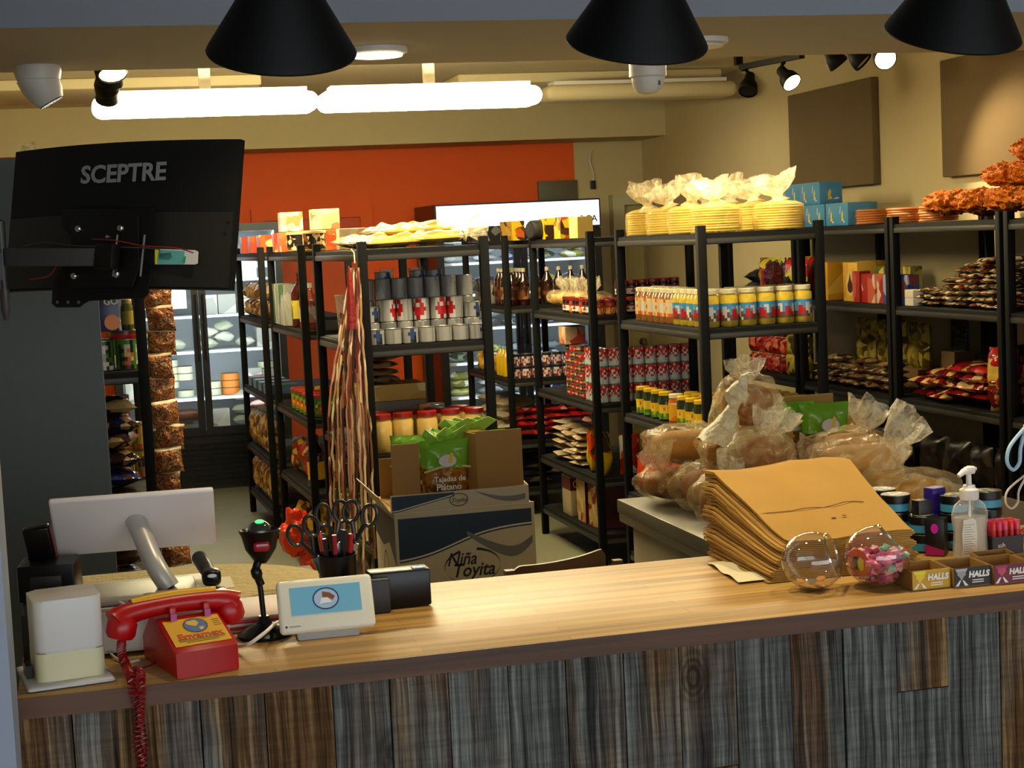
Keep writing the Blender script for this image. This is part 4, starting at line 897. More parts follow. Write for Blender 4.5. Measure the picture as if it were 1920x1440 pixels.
m = MB(); m.tube([(0, 0, .13), (.001, 0, .02)], .003, 8); m.build('dip_tube', mat('pump_white', '#e6e2d8', .35), t)
# pomade tins
def tin():
    t = thing('pomade_tin', 'x', 'tin', (0, 0, 0))
    MB().lathe([(.031, 0), (.032, .002), (.032, .026)], 30).build('tin_body', [mat('tin_dark', '#121417', .3), ], t)
    MB().lathe([(.0323, .004), (.0323, .021)], 30, cap=(0, 0)).build('label_band', mat('tin_blue', '#3f93b0', .4), t)
    MB().lathe([(.0335, .026), (.0335, .0395), (.0325, .0405), (.024, .0405)], 30).build('lid', mat('tin_lid', '#0b0b0c', .35), t)
    MB().lathe([(.0235, .0406), (.0235, .041), (.012, .0411)], 26).build('lid_label', art('lidprint', ['#3a3f38', '#8a8f80', '#1c1f1c', '#a8ac9c'], 120, .3), t)
    return t
K = Kind(tin)
def tins(px, py, n, base, what):
    p = U(px, py, Z=base+.0405*n)
    for k in range(n): K.put((p.x, p.y, base+.041*k+.0005), 'black and blue pomade tin, '+(['bottom', 'middle', 'top'][k] if n == 3 else ['bottom', 'top'][k] if n == 2 else '')+' of the stack '+what, rnd.uniform(0, 6), 'pomade tins')
tins(1679, 927, 3, Z0, 'beside the brown bags, nearer')
tins(1652, 917, 3, Z0, 'half hidden behind the brown bags')
tins(1731, 966, 2, Z0, 'left of the pink black box')
tins(1790, 928, 3, Z0, 'directly behind the sanitizer pump')
tins(1850, 920, 3, Z0, 'right of the sanitizer pump')
def cbox(name, lab, cat, c, w, d, h, mt, rz=0, extra=None, group=None):
    t = thing(name, lab, cat, c, rz, group); MB().box(-w/2, w/2, -d/2, d/2, 0, h, bev=.0012).build('carton', mt, t); return t
p = U(1752, 1042, Z=Z0); t = cbox('cosmetic_box', 'tall black and magenta cosmetic box left of the sanitizer', 'box', (p.x+.012, p.y+.01, Z0), .042, .042, .083, mat('box_black', '#0c090b', .4), radians(-40))
for rr, o_ in (((pi/2, 0, 0), (0, -.0214, 0)), ((pi/2, 0, -pi/2), (-.0214, 0, 0))):
    decal([(-.0205, .002), (.0205, .002), (.0205, .014), (-.0205, .026)], mat('magenta', '#a8106a', .4), t, o_, rr, .0003, 'printed_band')
    decal(ell(.008, .011, cy=.062), mat('hot_pink', '#c81e9a', .35), t, o_, rr, .0004, 'printed_oval')
p = U(1752, 915, Y=3.46); t = cbox('cosmetic_box', 'deep purple cosmetic box standing among the pomade tins', 'box', (p.x, p.y, Z0), .04, .03, p.z-Z0, mat('box_purple', '#2a1470', .35), .3)
MB().box(-.019, .019, -.015, .015, 0, .002).build('box_top', mat('purple_light', '#4a3a90', .35), t, (0, 0, p.z-Z0))
p = U(1728, 937, Y=3.42); t = cbox('cosmetic_box', 'plain black cosmetic box between tins and purple box', 'box', (p.x, p.y, Z0), .035, .03, p.z-Z0, mat('box_black', '#0c090b', .4), .1)
# lip balm display
p = U(1893, 1044, Z=Z0)
t = thing('lip_balm_box', 'black lip balm display box full of pink and red tubes', 'display box', (p.x, p.y+.03, Z0))
w_, d_, h_ = .075, .05, .045; m = MB().box(-w_/2, w_/2, -d_/2, -d_/2+.002, 0, h_).box(-w_/2, w_/2, d_/2-.002, d_/2, 0, h_).box(-w_/2, -w_/2+.002, -d_/2+.002, d_/2-.002, 0, h_).box(w_/2-.002, w_/2, -d_/2+.002, d_/2-.002, 0, h_).box(-w_/2+.002, w_/2-.002, -d_/2+.002, d_/2-.002, 0, .002)
m.build('carton', mat('box_black', '#0c090b', .4), t)
lettering('ash', .014, mat('halls_white', '#e8e8e6', .4), t, (-.016, -d_/2-.0005, .026), (pi/2, 0, 0))
tb = Kind(lambda: (lambda r: (MB().lathe([(.0062, 0), (.0062, .055)], 14).build('tube_body', mat('balm_red', '#b81a24', .35), r), MB().lathe([(.0066, .0552), (.0066, .074), (.0055, .0755)], 14).build('cap', mat('balm_pink', '#c93a5a', .35), r), r)[-1])(thing('lip_balm_tube', 'x', 'lip balm', (0, 0, 0))))
tb2 = Kind(lambda: (lambda r: (MB().lathe([(.0062, 0), (.0062, .055)], 14).build('tube_body', mat('balm_red', '#b81a24', .35), r), MB().lathe([(.0066, .0552), (.0066, .074), (.0055, .0755)], 14).build('cap', mat('balm_red2', '#c8241c', .35), r), r)[-1])(thing('lip_balm_tube', 'x', 'lip balm', (0, 0, 0))))
for j in range(3):
    for i in range(5):
        f = (tb if (i+j) % 3 else tb2); cn = 'pink' if (i+j) % 3 else 'red'
        f.put((p.x-.029+.0145*i, p.y+.03-.0145+.0145*j, Z0+.0025), cn+' capped lip balm tube, %s column from the left, %s row' % (ORD[i], ['front', 'middle', 'rear'][j]), 0, cn+' lip balm tubes')
# key straps on a wire stand
st0 = Vector((2.06, 3.33, Z0))
t = thing('strap_stand', 'wire stand at the right edge hung with keychain straps', 'display stand', st0)
MB().tube([(0, 0, .004), (0, 0, .42)], .004, 8).lathe([(.06, 0), (.06, .004)], 24).build('post', blk, t)
HK = [(U(1922, 798, Y=3.30), '#9ec4dd', 'light blue keychain strap hanging highest at the right edge', U(1903, 835, Y=3.30)), (U(1925, 885, Y=3.30), '#cdbfa8', 'cream keychain strap with a dark charm at the right edge', U(1900, 915, Y=3.30)), (U(1925, 985, Y=3.30), '#b8201c', 'red keychain strap hanging lowest beside the lip balm', U(1906, 1010, Y=3.30))]
for tp, c, lb, cen in HK:
    MB().tube([(0, 0, tp.z-Z0), tuple(tp-st0)], .002, 6).build('hook', chrome, t)
    k = thing('keychain_strap', lb, 'keychain', tp)
    L_ = (tp.z-cen.z)*2+.012; dx_ = cen.x-tp.x
    loop = spl([(0, 0, -.004), (dx_-.012, 0, -L_*.45), (dx_-.020, 0, -L_*.8), (dx_-.006, 0, -L_*1.0), (dx_+.010, 0, -L_*.85), (dx_+.014, 0, -L_*.5), (.004, 0, -.004)], 6)
    MB().tube(loop, .0042 if c != '#cdbfa8' else .0025, 8).build('strap', mat('strap'+c, c, .4), k)
    m = MB(); m.tube([(.004*cos(a), 0, -.002+.004*sin(a)) for a in [2*pi*q/12 for q in range(12)]], .001, 6, closed=True); m.build('split_ring', chrome, k)
    m = MB().ball(.010, .008, .020, (.012, 0, -.05), e=.8); m.build('charm', mat('charm'+{'#9ec4dd': '#dfe6ea', '#cdbfa8': '#222226', '#b8201c': '#d8d4cc'}[c], {'#9ec4dd': '#dfe6ea', '#cdbfa8': '#222226', '#b8201c': '#d8d4cc'}[c], .3), k)
    m = MB().tube([(.006, 0, -.006), (.012, 0, -.032)], .0014, 6); m.build('charm_link', mat('charm_yellow', '#d9b81e', .4), k)
# ================================================================ GOODS
def kcan(nm, r, h, lab, rim='#8c8a84', cat='can', bands=None):
    rimm = mat('rim'+rim, rim, .3, .7)
    def f():
        bs = bands or [(0, 1, 0)]; pr = [(r*.95, 0, 1), (r, .003, 1)]
        if isinstance(lab, tuple):
            m = MB(); keys = kgrid(m, r, .004, h-.004, lab); nk = len(keys)
            m.lathe([(r*.95, 0), (r, .004)], 24, nk).lathe([(r, h-.004), (r*1.02, h-.003), (r*1.02, h-.001), (r*.96, h), (r*.9, h-.003)], 24, nk)
            o = m.build(nm, [ink(c) for c in keys]+[rimm]); o['category'] = cat; return o
        for z0, z1, mi in bs: pr += [(r, .004+(h-.008)*z0, mi), (r, .004+(h-.008)*z1-.0002, mi)]
        o = MB().lathe(pr+[(r, h-.003, 1), (r*.96, h, 1), (r*.88, h-.003, 1)], 18).build(nm, [lab[0], rimm]+list(lab[1:]) if isinstance(lab, list) else [lab, rimm]); o['category'] = cat; return o
    return Kind(f)
def kgrid(m, r, z0, z1, rows, seg=24):
    """printed label wrapped round a tin or jar: one letter of a row per patch of ink"""
    keys = []; 
    for row in rows:
        for ch in row:
            if ch not in keys: keys.append(ch)
    base = 2
    n = len(rows); vs = []
    for i in range(n+1):
        z = z1+(z0-z1)*i/n
        for k in range(seg): a = 2*pi*k/seg+pi; vs.append((r*cos(a), r*sin(a), z))
    fs, ms = [], []
    for i, row in enumerate(rows):
        for k in range(seg): fs.append((i*seg+k, (i+1)*seg+k, (i+1)*seg+(k+1) % seg, i*seg+(k+1) % seg)); ms.append(keys.index(row[k % len(row)]))
    m._add(vs, fs, ms); return keys
INK = {'r': '#9c1a1a', 'R': '#7a1012', 'w': '#b4b2ac', 'p': '#98a4aa', 'b': '#3a7ea8', 'n': '#5a3a2c', 'k': '#15171c', 'y': '#c8a41c', 'Y': '#d4b43a', 'g': '#3a6a1c', 'G': '#6a9030', 's': '#8c8a85', 'S': '#75746f', 'd': '#25365c', 'c': '#c4a878', 'o': '#b85a20', 'e': '#6a8ea4', 'm': '#5a1c18', 't': '#8a7048'}
def ink(c): return mat('ink_'+c+('_' if c.isupper() else ''), INK[c], .38, spec=.3)
def kjar(nm, r, h, content, band, lid, lh=.018, cat='jar', neck=.78, sh=.86, b0=.18, b1=.62):
    def f():
        t = thing(nm, 'x', cat)
        MB().lathe([(r*.9, 0), (r, .006), (r, h*sh-.012), (r*neck, h*sh), (r*neck, h-lh*.6)], 18).build('jar_body', content, t)
        if isinstance(band, tuple): m = MB(); keys = kgrid(m, r*1.012, h*b0, h*b1, band); m.build('label', [ink(c) for c in keys], t)
        elif isinstance(band, list): MB().lathe([(r*1.012, h*b0, 1), (r*1.012, h*(b0*.45+b1*.55), 1), (r*1.012, h*(b0*.45+b1*.55)+.0001, 0), (r*1.012, h*b1, 0)], 18, cap=(0, 0)).build('label', band, t)
        elif band: MB().lathe([(r*1.012, h*b0), (r*1.012, h*b1)], 18, cap=(0, 0)).build('label', band, t)
        MB().lathe([(r*neck*1.1, h-lh), (r*neck*1.1, h-.002), (r*neck*1.02, h)], 18).build('lid', lid, t)
        return t
    return Kind(f)
def kbottle(nm, r, h, body, band, cap, cat='bottle'):
    def f():
        t = thing(nm, 'x', cat)
        MB().lathe([(r*.92, 0), (r, .008), (r, h*.6), (r*.9, h*.68), (r*.36, h*.84), (r*.33, h*.93)], 16).build('bottle_body', body, t)
        if band: MB().lathe([(r*1.012, h*.16), (r*1.012, h*.5)], 16, cap=(0, 0)).build('label', band, t)
        MB().lathe([(r*.4, h*.9), (r*.4, h)], 12).build('cap', cap, t)
        return t
    return Kind(f)
def kbox(nm, w, d, h, mt, cat='box', extra=None):
    def f():
        m = MB().box(-w/2, w/2, -d/2, d/2, 0, h, bev=.0015, seg=1); o = m.build(nm, mt if not extra else [mt, extra]); o['category'] = cat
        if extra:
            for p in o.data.polygons:
                if abs(p.normal.y) > .8: p.material_index = 1
        return o
    return Kind(f)
def kpouch(nm, w, h, t, mt, top=None, mtop=None, cat='bag', lying=False, var=3):
    ks = []
    for v in range(var):
        def f(v=v):
            o = seat(MB().pouch(w, h, t, 0, top, mt=1, seed=v+w*31+h*17, lying=lying)).build(nm, [mt]+([mtop] if mtop else []), ang=60); o['category'] = cat; return o
        ks.append(Kind(f))
    class P:
        i = 0
        def put(s, *a, **k): s.i += 1; return ks[s.i % var].put(*a, **k)
    return P()
def place(K, rack, a, b, z, label, rz=0, group=None, **k):
    return K.put(tuple(rack.W(a, b, z+.0005)), label, rz+rack.rz, group, **k)
J = lambda v=1: rnd.uniform(-v, v)
def zt(i): return TOP[i]
# ---------------- materials
silver = art('silver_can_label', ['#7f7e79', '#6c6b67', '#8a8984', '#757470'], 26, .4, stretch=(1, 1, .3))
silverb = art('silver_blue_can_label', ['#8a8984', '#7c7b76', '#25365c', '#908f8a', '#83827e', '#787773', '#8d8c87'], 26, .4, stretch=(1, 1, .25))
silverr = art('red_white_can_label', ['#86827c', '#7a1a20', '#8f8a84', '#8c8882', '#6a1418', '#827d77'], 26, .4, stretch=(1, 1, .5))
k1 = kcan('silver_can', .037, .070, ('sssSsssddsssSsssssSsssss', 'sssSssddddssSsssssSsssss', 'sssSsssddkssSsssssSsssss', 'sssSssskkkssSsssssSsssss')); k2 = kcan('tall_can', .037, .10, ('sSssswwrrrwwsssSssswrrws', 'sSssswrwwrrwsssSssswwrrs', 'sSsssrrrrrrrsssSsssrrrrs', 'sSssswrrrrrwsssSssswrrws', 'sSssswwRRwwwsssSssswwwws')); k3 = kcan('silver_can', .037, .095, silver)
# ---------------- A1
rows = ['front', 'second', 'third', 'fourth']
for i in range(7): place(k1, A1, .075+.076*i, .075, zt(1), 'short silver can with blue mark, %s from the left in the front row' % ORD[i], J(3), 'silver cans on the left front rack')
for i in range(7): place(k3, A1, .072+.076*i, .155, zt(1), 'silver can in the lower second row, %s from the left' % ORD[i], J(3), 'silver cans on the left front rack')
for i in range(6):
    if i != 0: place(k2, A1, .070+.077*i, .157, zt(1)+.096, 'tall red and white can standing on the silver cans, %s from the left' % ORD[i-1], J(3), 'red and white cans on the left front rack')
place(k1, A1, .070, .157, zt(1)+.096, 'short silver can standing on the second row beside the left post', 0, 'silver cans on the left front rack')
place(k1, A1, .534, .157, zt(1)+.096, 'short gold and silver can on the second row at its right end', 0, 'silver cans on the left front rack')
for i in range(7):
    for q in range(3): place(k3, A1, .07+.076*i, .24, zt(1)+.0955*q, 'silver can in the third row, %s from the left, %s layer' % (ORD[i], ['bottom', 'middle', 'top'][q]), J(3), 'silver cans on the left front rack')
for i in (1, 3, 4): place(k1, A1, .09+.08*i, .33, zt(1)+.245, 'silver can peeping over the stack, %s from the left in the rear row' % ORD[i], 0, 'silver cans on the left front rack')
for i in (1, 3, 4):
    for q in range(3): place(k3, A1, .09+.08*i, .33, zt(1)+.0815*q, 'silver can in the rear row, %s from the left, %s layer' % (ORD[i], ['bottom', 'middle', 'upper'][q]), 0, 'silver cans on the left front rack', sca=(1, 1, .85))
# stacks of clear cups, jars with white caps along the aisle side
cupk = Kind(lambda: (lambda t: (MB().lathe([(.022, 0), (.034, .20)], 18, ang=lambda a, z: 1).lathe([(.036, .2), (.036, .206)], 18).build('cups', film('cup_plastic', '#cfc9b8', .3, .55, .2, 30, .3), t), t)[-1])(thing('cup_stack', 'x', 'plastic cups')))
for i, (a, b, lb) in enumerate([(.22, .48, 'tall stack of clear cups behind the left end of the silver cans'), (.36, .50, 'stack of clear cups behind the middle of the silver cans'), (.07, .84, 'stack of clear cups on the aisle side behind the white capped jars'), (.18, .95, 'clear cup stack furthest back on the can shelf')]):
    place(cupk, A1, a, b, zt(1)+(.12 if i < 2 else 0), lb, 0, 'clear plastic cup stacks')
for i, (a, b) in enumerate([(.22, .48), (.36, .50)]): place(kbox('carton', .1, .1, .12, mat('brown_carton', '#7a5a34', .8)), A1, a, b, zt(1), 'brown carton under the %s cup stack' % ['left', 'right'][i])
dk = mat('dark_syrup', '#2a0d08', .15, coat=.5); wl_ = art('blue_white_print', ['#b8b4ac', '#28406e', '#c4c0b8', '#9a9890'], 14, .4); whc = mat('white_cap', '#cfcabc', .4)
kb = kjar('syrup_jar', .042, .16, dk, wl_, whc, neck=.5)
for i, (a, b) in enumerate([(.07, .56), (.07, .68)]): place(kb, A1, a, b, zt(1), ['dark syrup jar with a white cap next to the hanging strips', 'dark syrup jar with white cap, further down the aisle side'][i], 0, 'syrup jars on the can rack')
place(kbox('drink_carton', .07, .12, .16, wl_), A1, .06, .35, zt(1), 'blue and white drink carton on the aisle side of the can rack')
kp = kbox('snack_box', .08, .07, .05, art('pink_orange_print', ['#b8483c', '#d89a52', '#c86a50', '#e0b070'], 26, .4))
for q in range(3): place(kp, A1, .058, .46, zt(1)+.052*q, 'pink and orange snack box, %s of the pile behind the hanging strips' % ['bottom', 'middle', 'top'][q], .05*q, 'pink and orange snack boxes')
# lower shelf: cream jars with red cloth lids
crm = mat('horchata_cream', '#c9a85c', .25, coat=.4, var=.15, vscale=20); rl_ = mat('red_lid', '#8a1714', .35)
kj = kjar('cream_jar', .047, .17, crm, None, rl_, lh=.022, neck=.86, sh=.84)
for i in range(5): place(kj, A1, .075+.108*i+J(.006), .09+(i % 2)*.02, zt(2)-.02+.02, 'cream filled jar with red lid in the front row, %s from the left' % ORD[i], J(3), 'cream jars with red lids')
for i in range(4): place(kj, A1, .12+.115*i, .22, zt(2), 'cream filled jar with red lid in the rear row, %s from the left' % ORD[i], J(3), 'cream jars with red lids')
for i in range(3): place(kj, A1, .07+.10*i, .10, zt(3), 'red lidded jar on the low shelf left of the carton, %s from the left' % ORD[i], 0, 'cream jars with red lids')
yb = art('yellow_print', ['#b08a1e', '#c49c2a', '#a57e1c', '#c8b46a'], 10, .4)
place(kbox('grey_case', .30, .22, .20, mat('grey_card', '#6f675c', .7)), A1, .19, .45, zt(2), 'grey carton at the back behind the cream jars', 0)
place(kbox('yellow_case', .31, .22, .075, yb), A1, .19, .45, zt(2)+.201, 'long yellow carton on top of the grey one', 0)
tk = kpouch('tray_pack', .20, .16, .03, art('brown_tray_print', ['#4a2018', '#8a7a54', '#5c2a20', '#a89468'], 30, .3), lying=True)
for q in range(6): place(tk, A1, .16+J(.02), .44, zt(2)+.277+.030*q, 'flat brown snack pack on the yellow carton, %s from the bottom' % ORD[q], J(.2), 'flat snack packs on the yellow carton')
bt = kcan('blue_tin', .06, .15, art('blue_tin_print', ['#2c5f82', '#2a587a', '#7d93a0', '#2f668c'], 12, .35))
place(bt, A1, .43, .60, zt(2)+.0, 'large blue tin standing behind the red lidded jars', 0)
place(kbox('spice_box', .05, .04, .08, mat('orange_card', '#c47a26', .5)), A1, .33, .34, zt(2)+.10, 'small orange box behind the cream jars')
place(kbox('carton', .06, .05, .10, mat('brown_carton', '#7a5a34', .8)), A1, .33, .34, zt(2), 'small brown carton under the orange box')
gm = art('green_pack_print', ['#1f4a24', '#2f6a30', '#8a9a5a', '#162e18'], 22, .35)
gk = kbox('green_carton', .09, .09, .12, gm)
for i in range(5): place(gk, A1, .06, .25+.2*i, zt(3), 'green carton on the low aisle side of the can rack, %s from the front' % ORD[i], 0, 'green cartons on the can rack')
kb5 = kpouch('beans_bag', .20, .24, .08, art('dark_print', ['#2a1510', '#5a3420', '#3a2a22', '#17302a'], 18, .3))
for i in range(5): place(kb5, A1, .10, .15+.22*i, zt(4), 'dark bag on the bottom shelf of the can rack, %s from the front' % ORD[i], pi/2, 'dark bags on the bottom shelf')
# top: flat tortilla bags
tort = mat('tortilla_yellow', '#ccab46', .7, bump=.35, bscale=26, var=.10, vscale=9)
wrap = film('tortilla_wrap', '#f2d070', .02, .22, .12, 14, .9)
def flatbag(v):
    def f():
        t = thing('tortilla_bag', 'x', 'bag of tortillas')
        seat(MB().pouch(.27, .25, .042, lying=True, seed=v*3.3, nz=.18)).build('tortillas', tort, t, ang=70)
        seat(MB().pouch(.31, .30, .056, lying=True, seed=v*5.1+1, nz=.3, nx=14, ny=14)).build('plastic_wrap', wrap, t, (0, 0, -.004), ang=70)
        return t
    return Kind(f)
fb_ = [flatbag(v) for v in range(3)]
for i, (a, b, q, rz, lb) in enumerate([(.13, .13, 0, .1, 'flat bag of yellow tortillas drooping over the left post'), (.40, .14, 0, -.15, 'flat bag of yellow tortillas at the front right of the rack top'), (.16, .45, 0, .5, 'flat bag of tortillas on the rack top, second row left'), (.42, .48, 0, .2, 'flat bag of tortillas on the rack top, second row right'), (.22, .26, 1, .3, 'flat bag of tortillas lying over the left pair'), (.40, .30, 1, -.3, 'flat bag of tortillas stacked highest at the middle'), (.15, .82, 0, .1, 'flat bag of tortillas at the back of the rack top'), (.43, .84, 0, .4, 'flat bag of tortillas at the back right of the rack top')]):
    c = A1.W(.17+(a-.13)*.8, b+.03, zt(0)+.003+.040*q); fb_[i % 3].put(tuple(c), lb, rz, 'flat tortilla bags', rot=(J(.03), J(.03), rz), sca=.88)
knotm = film('bag_film', '#fff0c8', .16, .62, .15, 18, 1.0)
breadf = film('bread_film', '#ffe6a8', .0, .42, .10, 13, 1.0, fres=.38)
def flare(r, h, v=0, n=5):
    m = MB(); sd = v*2.7
    m.lathe([(r*.6, -h*.05), (r*.28, h*.1), (r*.3, h*.2), (r*.62, h*.36), (r*.9, h*.66), (r*1.0, h)], 26, cap=(0, 0), ang=lambda a, z: 1+(.38*noise.noise(Vector((cos(a)*2.2+sd, sin(a)*2.2, z/h*1.8)))+.26*sin(n*a+sd))*min(1, max(0, z)/h*1.6))
    for vtx in m.bm.verts: vtx.co.z += h*.25*noise.noise(vtx.co*22/(r/.05)+Vector((sd, 0, 0)))*min(1, max(0, vtx.co.z)/h)
    return m
o = flare(.06, .10, 3).build('bag_tail', knotm, rot=(0, radians(70), 0), loc=tuple(A1.W(.50, .10, zt(0)+.05))); tag(o, 'gathered clear bag end hanging beside the right post of the can rack', 'bag end')
# ---------------- A2
gold = art('gold_tub_print', ['#1c1610', '#16120e', '#1a1410', '#b8944a', '#1a1410', '#6a3a1c', '#c8b48a'], 48, .35)
kt = kjar('snack_tub', .062, .11, mat('tub_gold', '#c79c48', .35), gold, mat('tub_lid', '#d2b070', .4), lh=.014, neck=.98, sh=.95, b0=.1, b1=.85)
place(kt, A2, .10, .62, zt(0), 'gold and black snack tub on the rack top, left one', 0, 'gold snack tubs'); place(kt, A2, .12, .18, zt(0), 'gold and black snack tub on the rack top, right one', 0, 'gold snack tubs')
ob = art('orange_box_print', ['#c8421a', '#d05a24', '#c8421a', '#d8b070', '#c23c16', '#cc4a1e', '#c8421a'], 26, .4); wb = art('cream_box_print', ['#c8ae84', '#bc9c6c', '#c86a3a', '#ceba92', '#c4a87c', '#b89a6c'], 24, .45)
for nm_, a, b, z, mt_, lb in [('l', -.06, 1.08, 0, ob, 'orange box low at the left end of the rack top'), ('a', .10, .86, 0, ob, 'orange box behind the left gold tub'), ('b', .22, .40, 0, ob, 'orange box between the gold tubs'), ('c', .32, .16, 0, wb, 'cream box beside the right gold tub'), ('d', .22, .40, .115, wb, 'tall cream box stacked at the right end of the rack top'), ('f', .10, .86, .115, wb, 'cream box stacked on the orange one at the left')]:
    place(kbox('snack_box', .15 if nm_ != 'f' else .13, .12, .112, mt_), A2, a if a > 0 else .10, b if a > 0 else 1.08, zt(0)+z, lb, J(.06), 'boxes on the tub rack')
mk = kbox('drink_carton', .11, .10, .235, art('green_white_carton', ['#a8a496', '#8f9a7c', '#b4b0a4', '#3d6a2c', '#9a968a'], 9, .4, stretch=(1, 1, .5)))
for i in range(4): place(mk, A2, .07, 1.12-.125*i, zt(1), 'white and green drink carton on the aisle side, %s from the far end' % ORD[i], 0, 'white and green drink cartons')
jr = kbottle('juice_bottle', .055, .30, mat('dark_red_juice', '#3a0806', .12, coat=.6), art('juice_label', ['#b8a23a', '#2d5a2a', '#c4b04a', '#8a2a1a'], 16, .4), mat('dark_cap', '#5a1a10', .4))
place(jr, A2, .08, .50, zt(1), 'large dark red juice bottle with a yellow and green label', 0)
kb2 = kbottle('sauce_bottle', .04, .25, mat('pink_sauce', '#8a3a2c', .2, coat=.5), art('sauce_label', ['#a8a49a', '#8f6a50', '#b8b0a0'], 16, .4), whc)
for i in range(2): place(kb2, A2, .07, .26-.13*i, zt(1), ['pinkish sauce bottle behind the dark red juice bottle', 'pinkish sauce bottle by the near post of the tub rack'][i], 0, 'pinkish sauce bottles')
gt = kjar('green_tub', .05, .125, mat('green_tub', '#2c5a22', .35), ('gggggggggggg', 'gGGgggGGgggg', 'gorogYgorogY', 'ooyoGgoyooGg', 'googgGooogGg', 'gggggggggggg'), mat('tub_red_lid', '#8a2418', .4), neck=.98, sh=.92, b0=.05, b1=.85)
for i in range(5):
    for q in range(2 if i in (1, 2) else 1): place(gt, A2, .07+.11*q, .12+.14*i, zt(2), 'green tub with a red lid, %s from the near post%s' % (ORD[i], ', inner row' if q else ''), 0, 'green tubs with red lids')
gtl = kjar('green_tub', .05, .125, mat('green_tub', '#2c5a22', .35), art('green_tub_print2', ['#2f6424', '#c8602a', '#4a7a2c'], 15, .35), mat('tub_yellow_lid', '#c8a818', .4), neck=.98, sh=.92, b0=.05, b1=.85)
for i in range(2): place(gtl, A2, .20+.12*i, .62, zt(2)+.13*i, ['green tub with a yellow lid behind the red lidded ones', 'green tub with a yellow lid, raised above the others'][i], 0, 'green tubs with yellow lids')
place(gtl, A2, .32, .62, zt(2), 'green tub with yellow lid carrying another tub', 0, 'green tubs with yellow lids')
t = thing('tea_box', 'brown and yellow tea box with large letters on the tub rack', 'box', tuple(A2.W(.34, .12, zt(2)+.13+.0005)), RA)
MB().box(-.07, .07, -.04, .04, 0, .12, bev=.0015).build('carton', mat('tea_yellow', '#a87a1c', .4), t)
MB().box(-.0705, .0705, -.0408, .0408, .045, .10).build('printed_band', mat('tea_red', '#7a1c10', .4), t); lettering('AIZY', .045, mat('tea_letter', '#d8a82c', .4), t, (0, -.0415, .072), (pi/2, 0, 0), sx=.9, bold=.001)
place(kbox('carton', .15, .1, .13, mat('brown_carton', '#7a5a34', .8)), A2, .34, .12, zt(2), 'brown carton under the tea box')
sb_ = kbottle('cola_bottle', .05, .29, mat('dark_sauce', '#1c0a06', .15, coat=.6), art('yellow_label', ['#c89a1c', '#c89a1c', '#3a1c10', '#d0a830'], 12, .4), mat('red_cap', '#7a1a12', .4))
place(sb_, A2, .08, .30, zt(3), 'dark bottle with a yellow label on the low shelf', 0); place(sb_, A2, .19, .34, zt(3), 'dark bottle with yellow label behind its neighbour on the low shelf', 0)
rbk = kpouch('red_snack_bag', .16, .2, .07, art('red_green_print', ['#8a1a18', '#a8281c', '#1f5a2c', '#c8a040'], 20, .25), var=3)
for i in range(4): place(rbk, A2, .10, .60+.15*i, zt(3), 'red and green snack bag on the low shelf, %s from the dark bottle' % ORD[i], pi/2+J(.2), 'red and green snack bags')
ysb = kpouch('chip_bag', .15, .16, .07, art('yellow_chip_print', ['#c89a20', '#e0b840', '#7a4a18', '#d0a830', '#2a1a10'], 26, .25), var=3)
for i in range(6): place(ysb, A2, .08+.1*(i % 2), .15+.17*i, zt(4), 'yellow chip bag on the bottom shelf, %s from the near post' % ORD[i], pi/2+J(.3), 'yellow chip bags')
org = thing('orange_plastic_bag', 'crumpled orange red plastic bag sticking out of the low shelf', 'bag', tuple(A2.W(.05, .05, 0)))
c = U(555, 1000, Y=8.85)
m = MB().ball(.075, .07, .12, tuple(c-org.location), u=26, v=20, nz=.55, ns=22); m.build('bag_body', mat('orange_film', '#c8300c', .3, bump=.5, bscale=40), org, ang=25)
m = MB().ball(.04, .04, .10, tuple(c-org.location+Vector((.05, 0, -.16))), u=18, v=14, nz=.5, ns=24); m.build('bag_tail', mat('orange_film', '#c8300c', .3), org, ang=25)
# ---------------- A3
pb = kpouch('pasta_bag', .2, .24, .09, art('pasta_print', ['#8a6a38', '#a8854c', '#6a4c28', '#c2a468', '#4a3520'], 30, .3, bump=.3), var=4)
for i in range(5): place(pb, A3, .06, .14+.22*i, zt(3), 'bag of pale pasta in the far rack, %s from near post, upper shelf' % ORD[i], pi/2+J(.2), 'bags of pasta'); place(pb, A3, .06, .14+.22*i, zt(4), 'bag of pale pasta in the far rack, %s from near post, bottom shelf' % ORD[i], pi/2+J(.2), 'bags of pasta')
pk = kpouch('bakery_pack', .12, .11, .07, art('bakery_print', ['#a87a44', '#c8b088', '#6a4424', '#b8946a'], 24, .3), var=3)
for i in range(6):
    for q in range(2): place(pk, A3, .07, .12+.19*i, zt(1)+.112*q, 'packed pastry in the far rack, %s from the near post, %s layer' % (ORD[i], ['lower', 'upper'][q]), pi/2+J(.2), 'packed pastries')
bl = kbox('blue_tray', .2, .16, .06, mat('steel_blue', '#24404e', .4))
for i in range(4): place(bl, A3, .12, .2+.25*i, zt(2), 'steel blue tray in the far rack, %s from the near post' % ORD[i], 0, 'steel blue trays')
bxk = kbox('snack_box', .14, .12, .11, ob)
for i in range(5): place(bxk, A3, .09+.12*(i % 2), .12+.22*i, zt(0), 'orange box on top of the far left rack, %s from the near post' % ORD[i], 0, 'orange boxes on the far left rack')
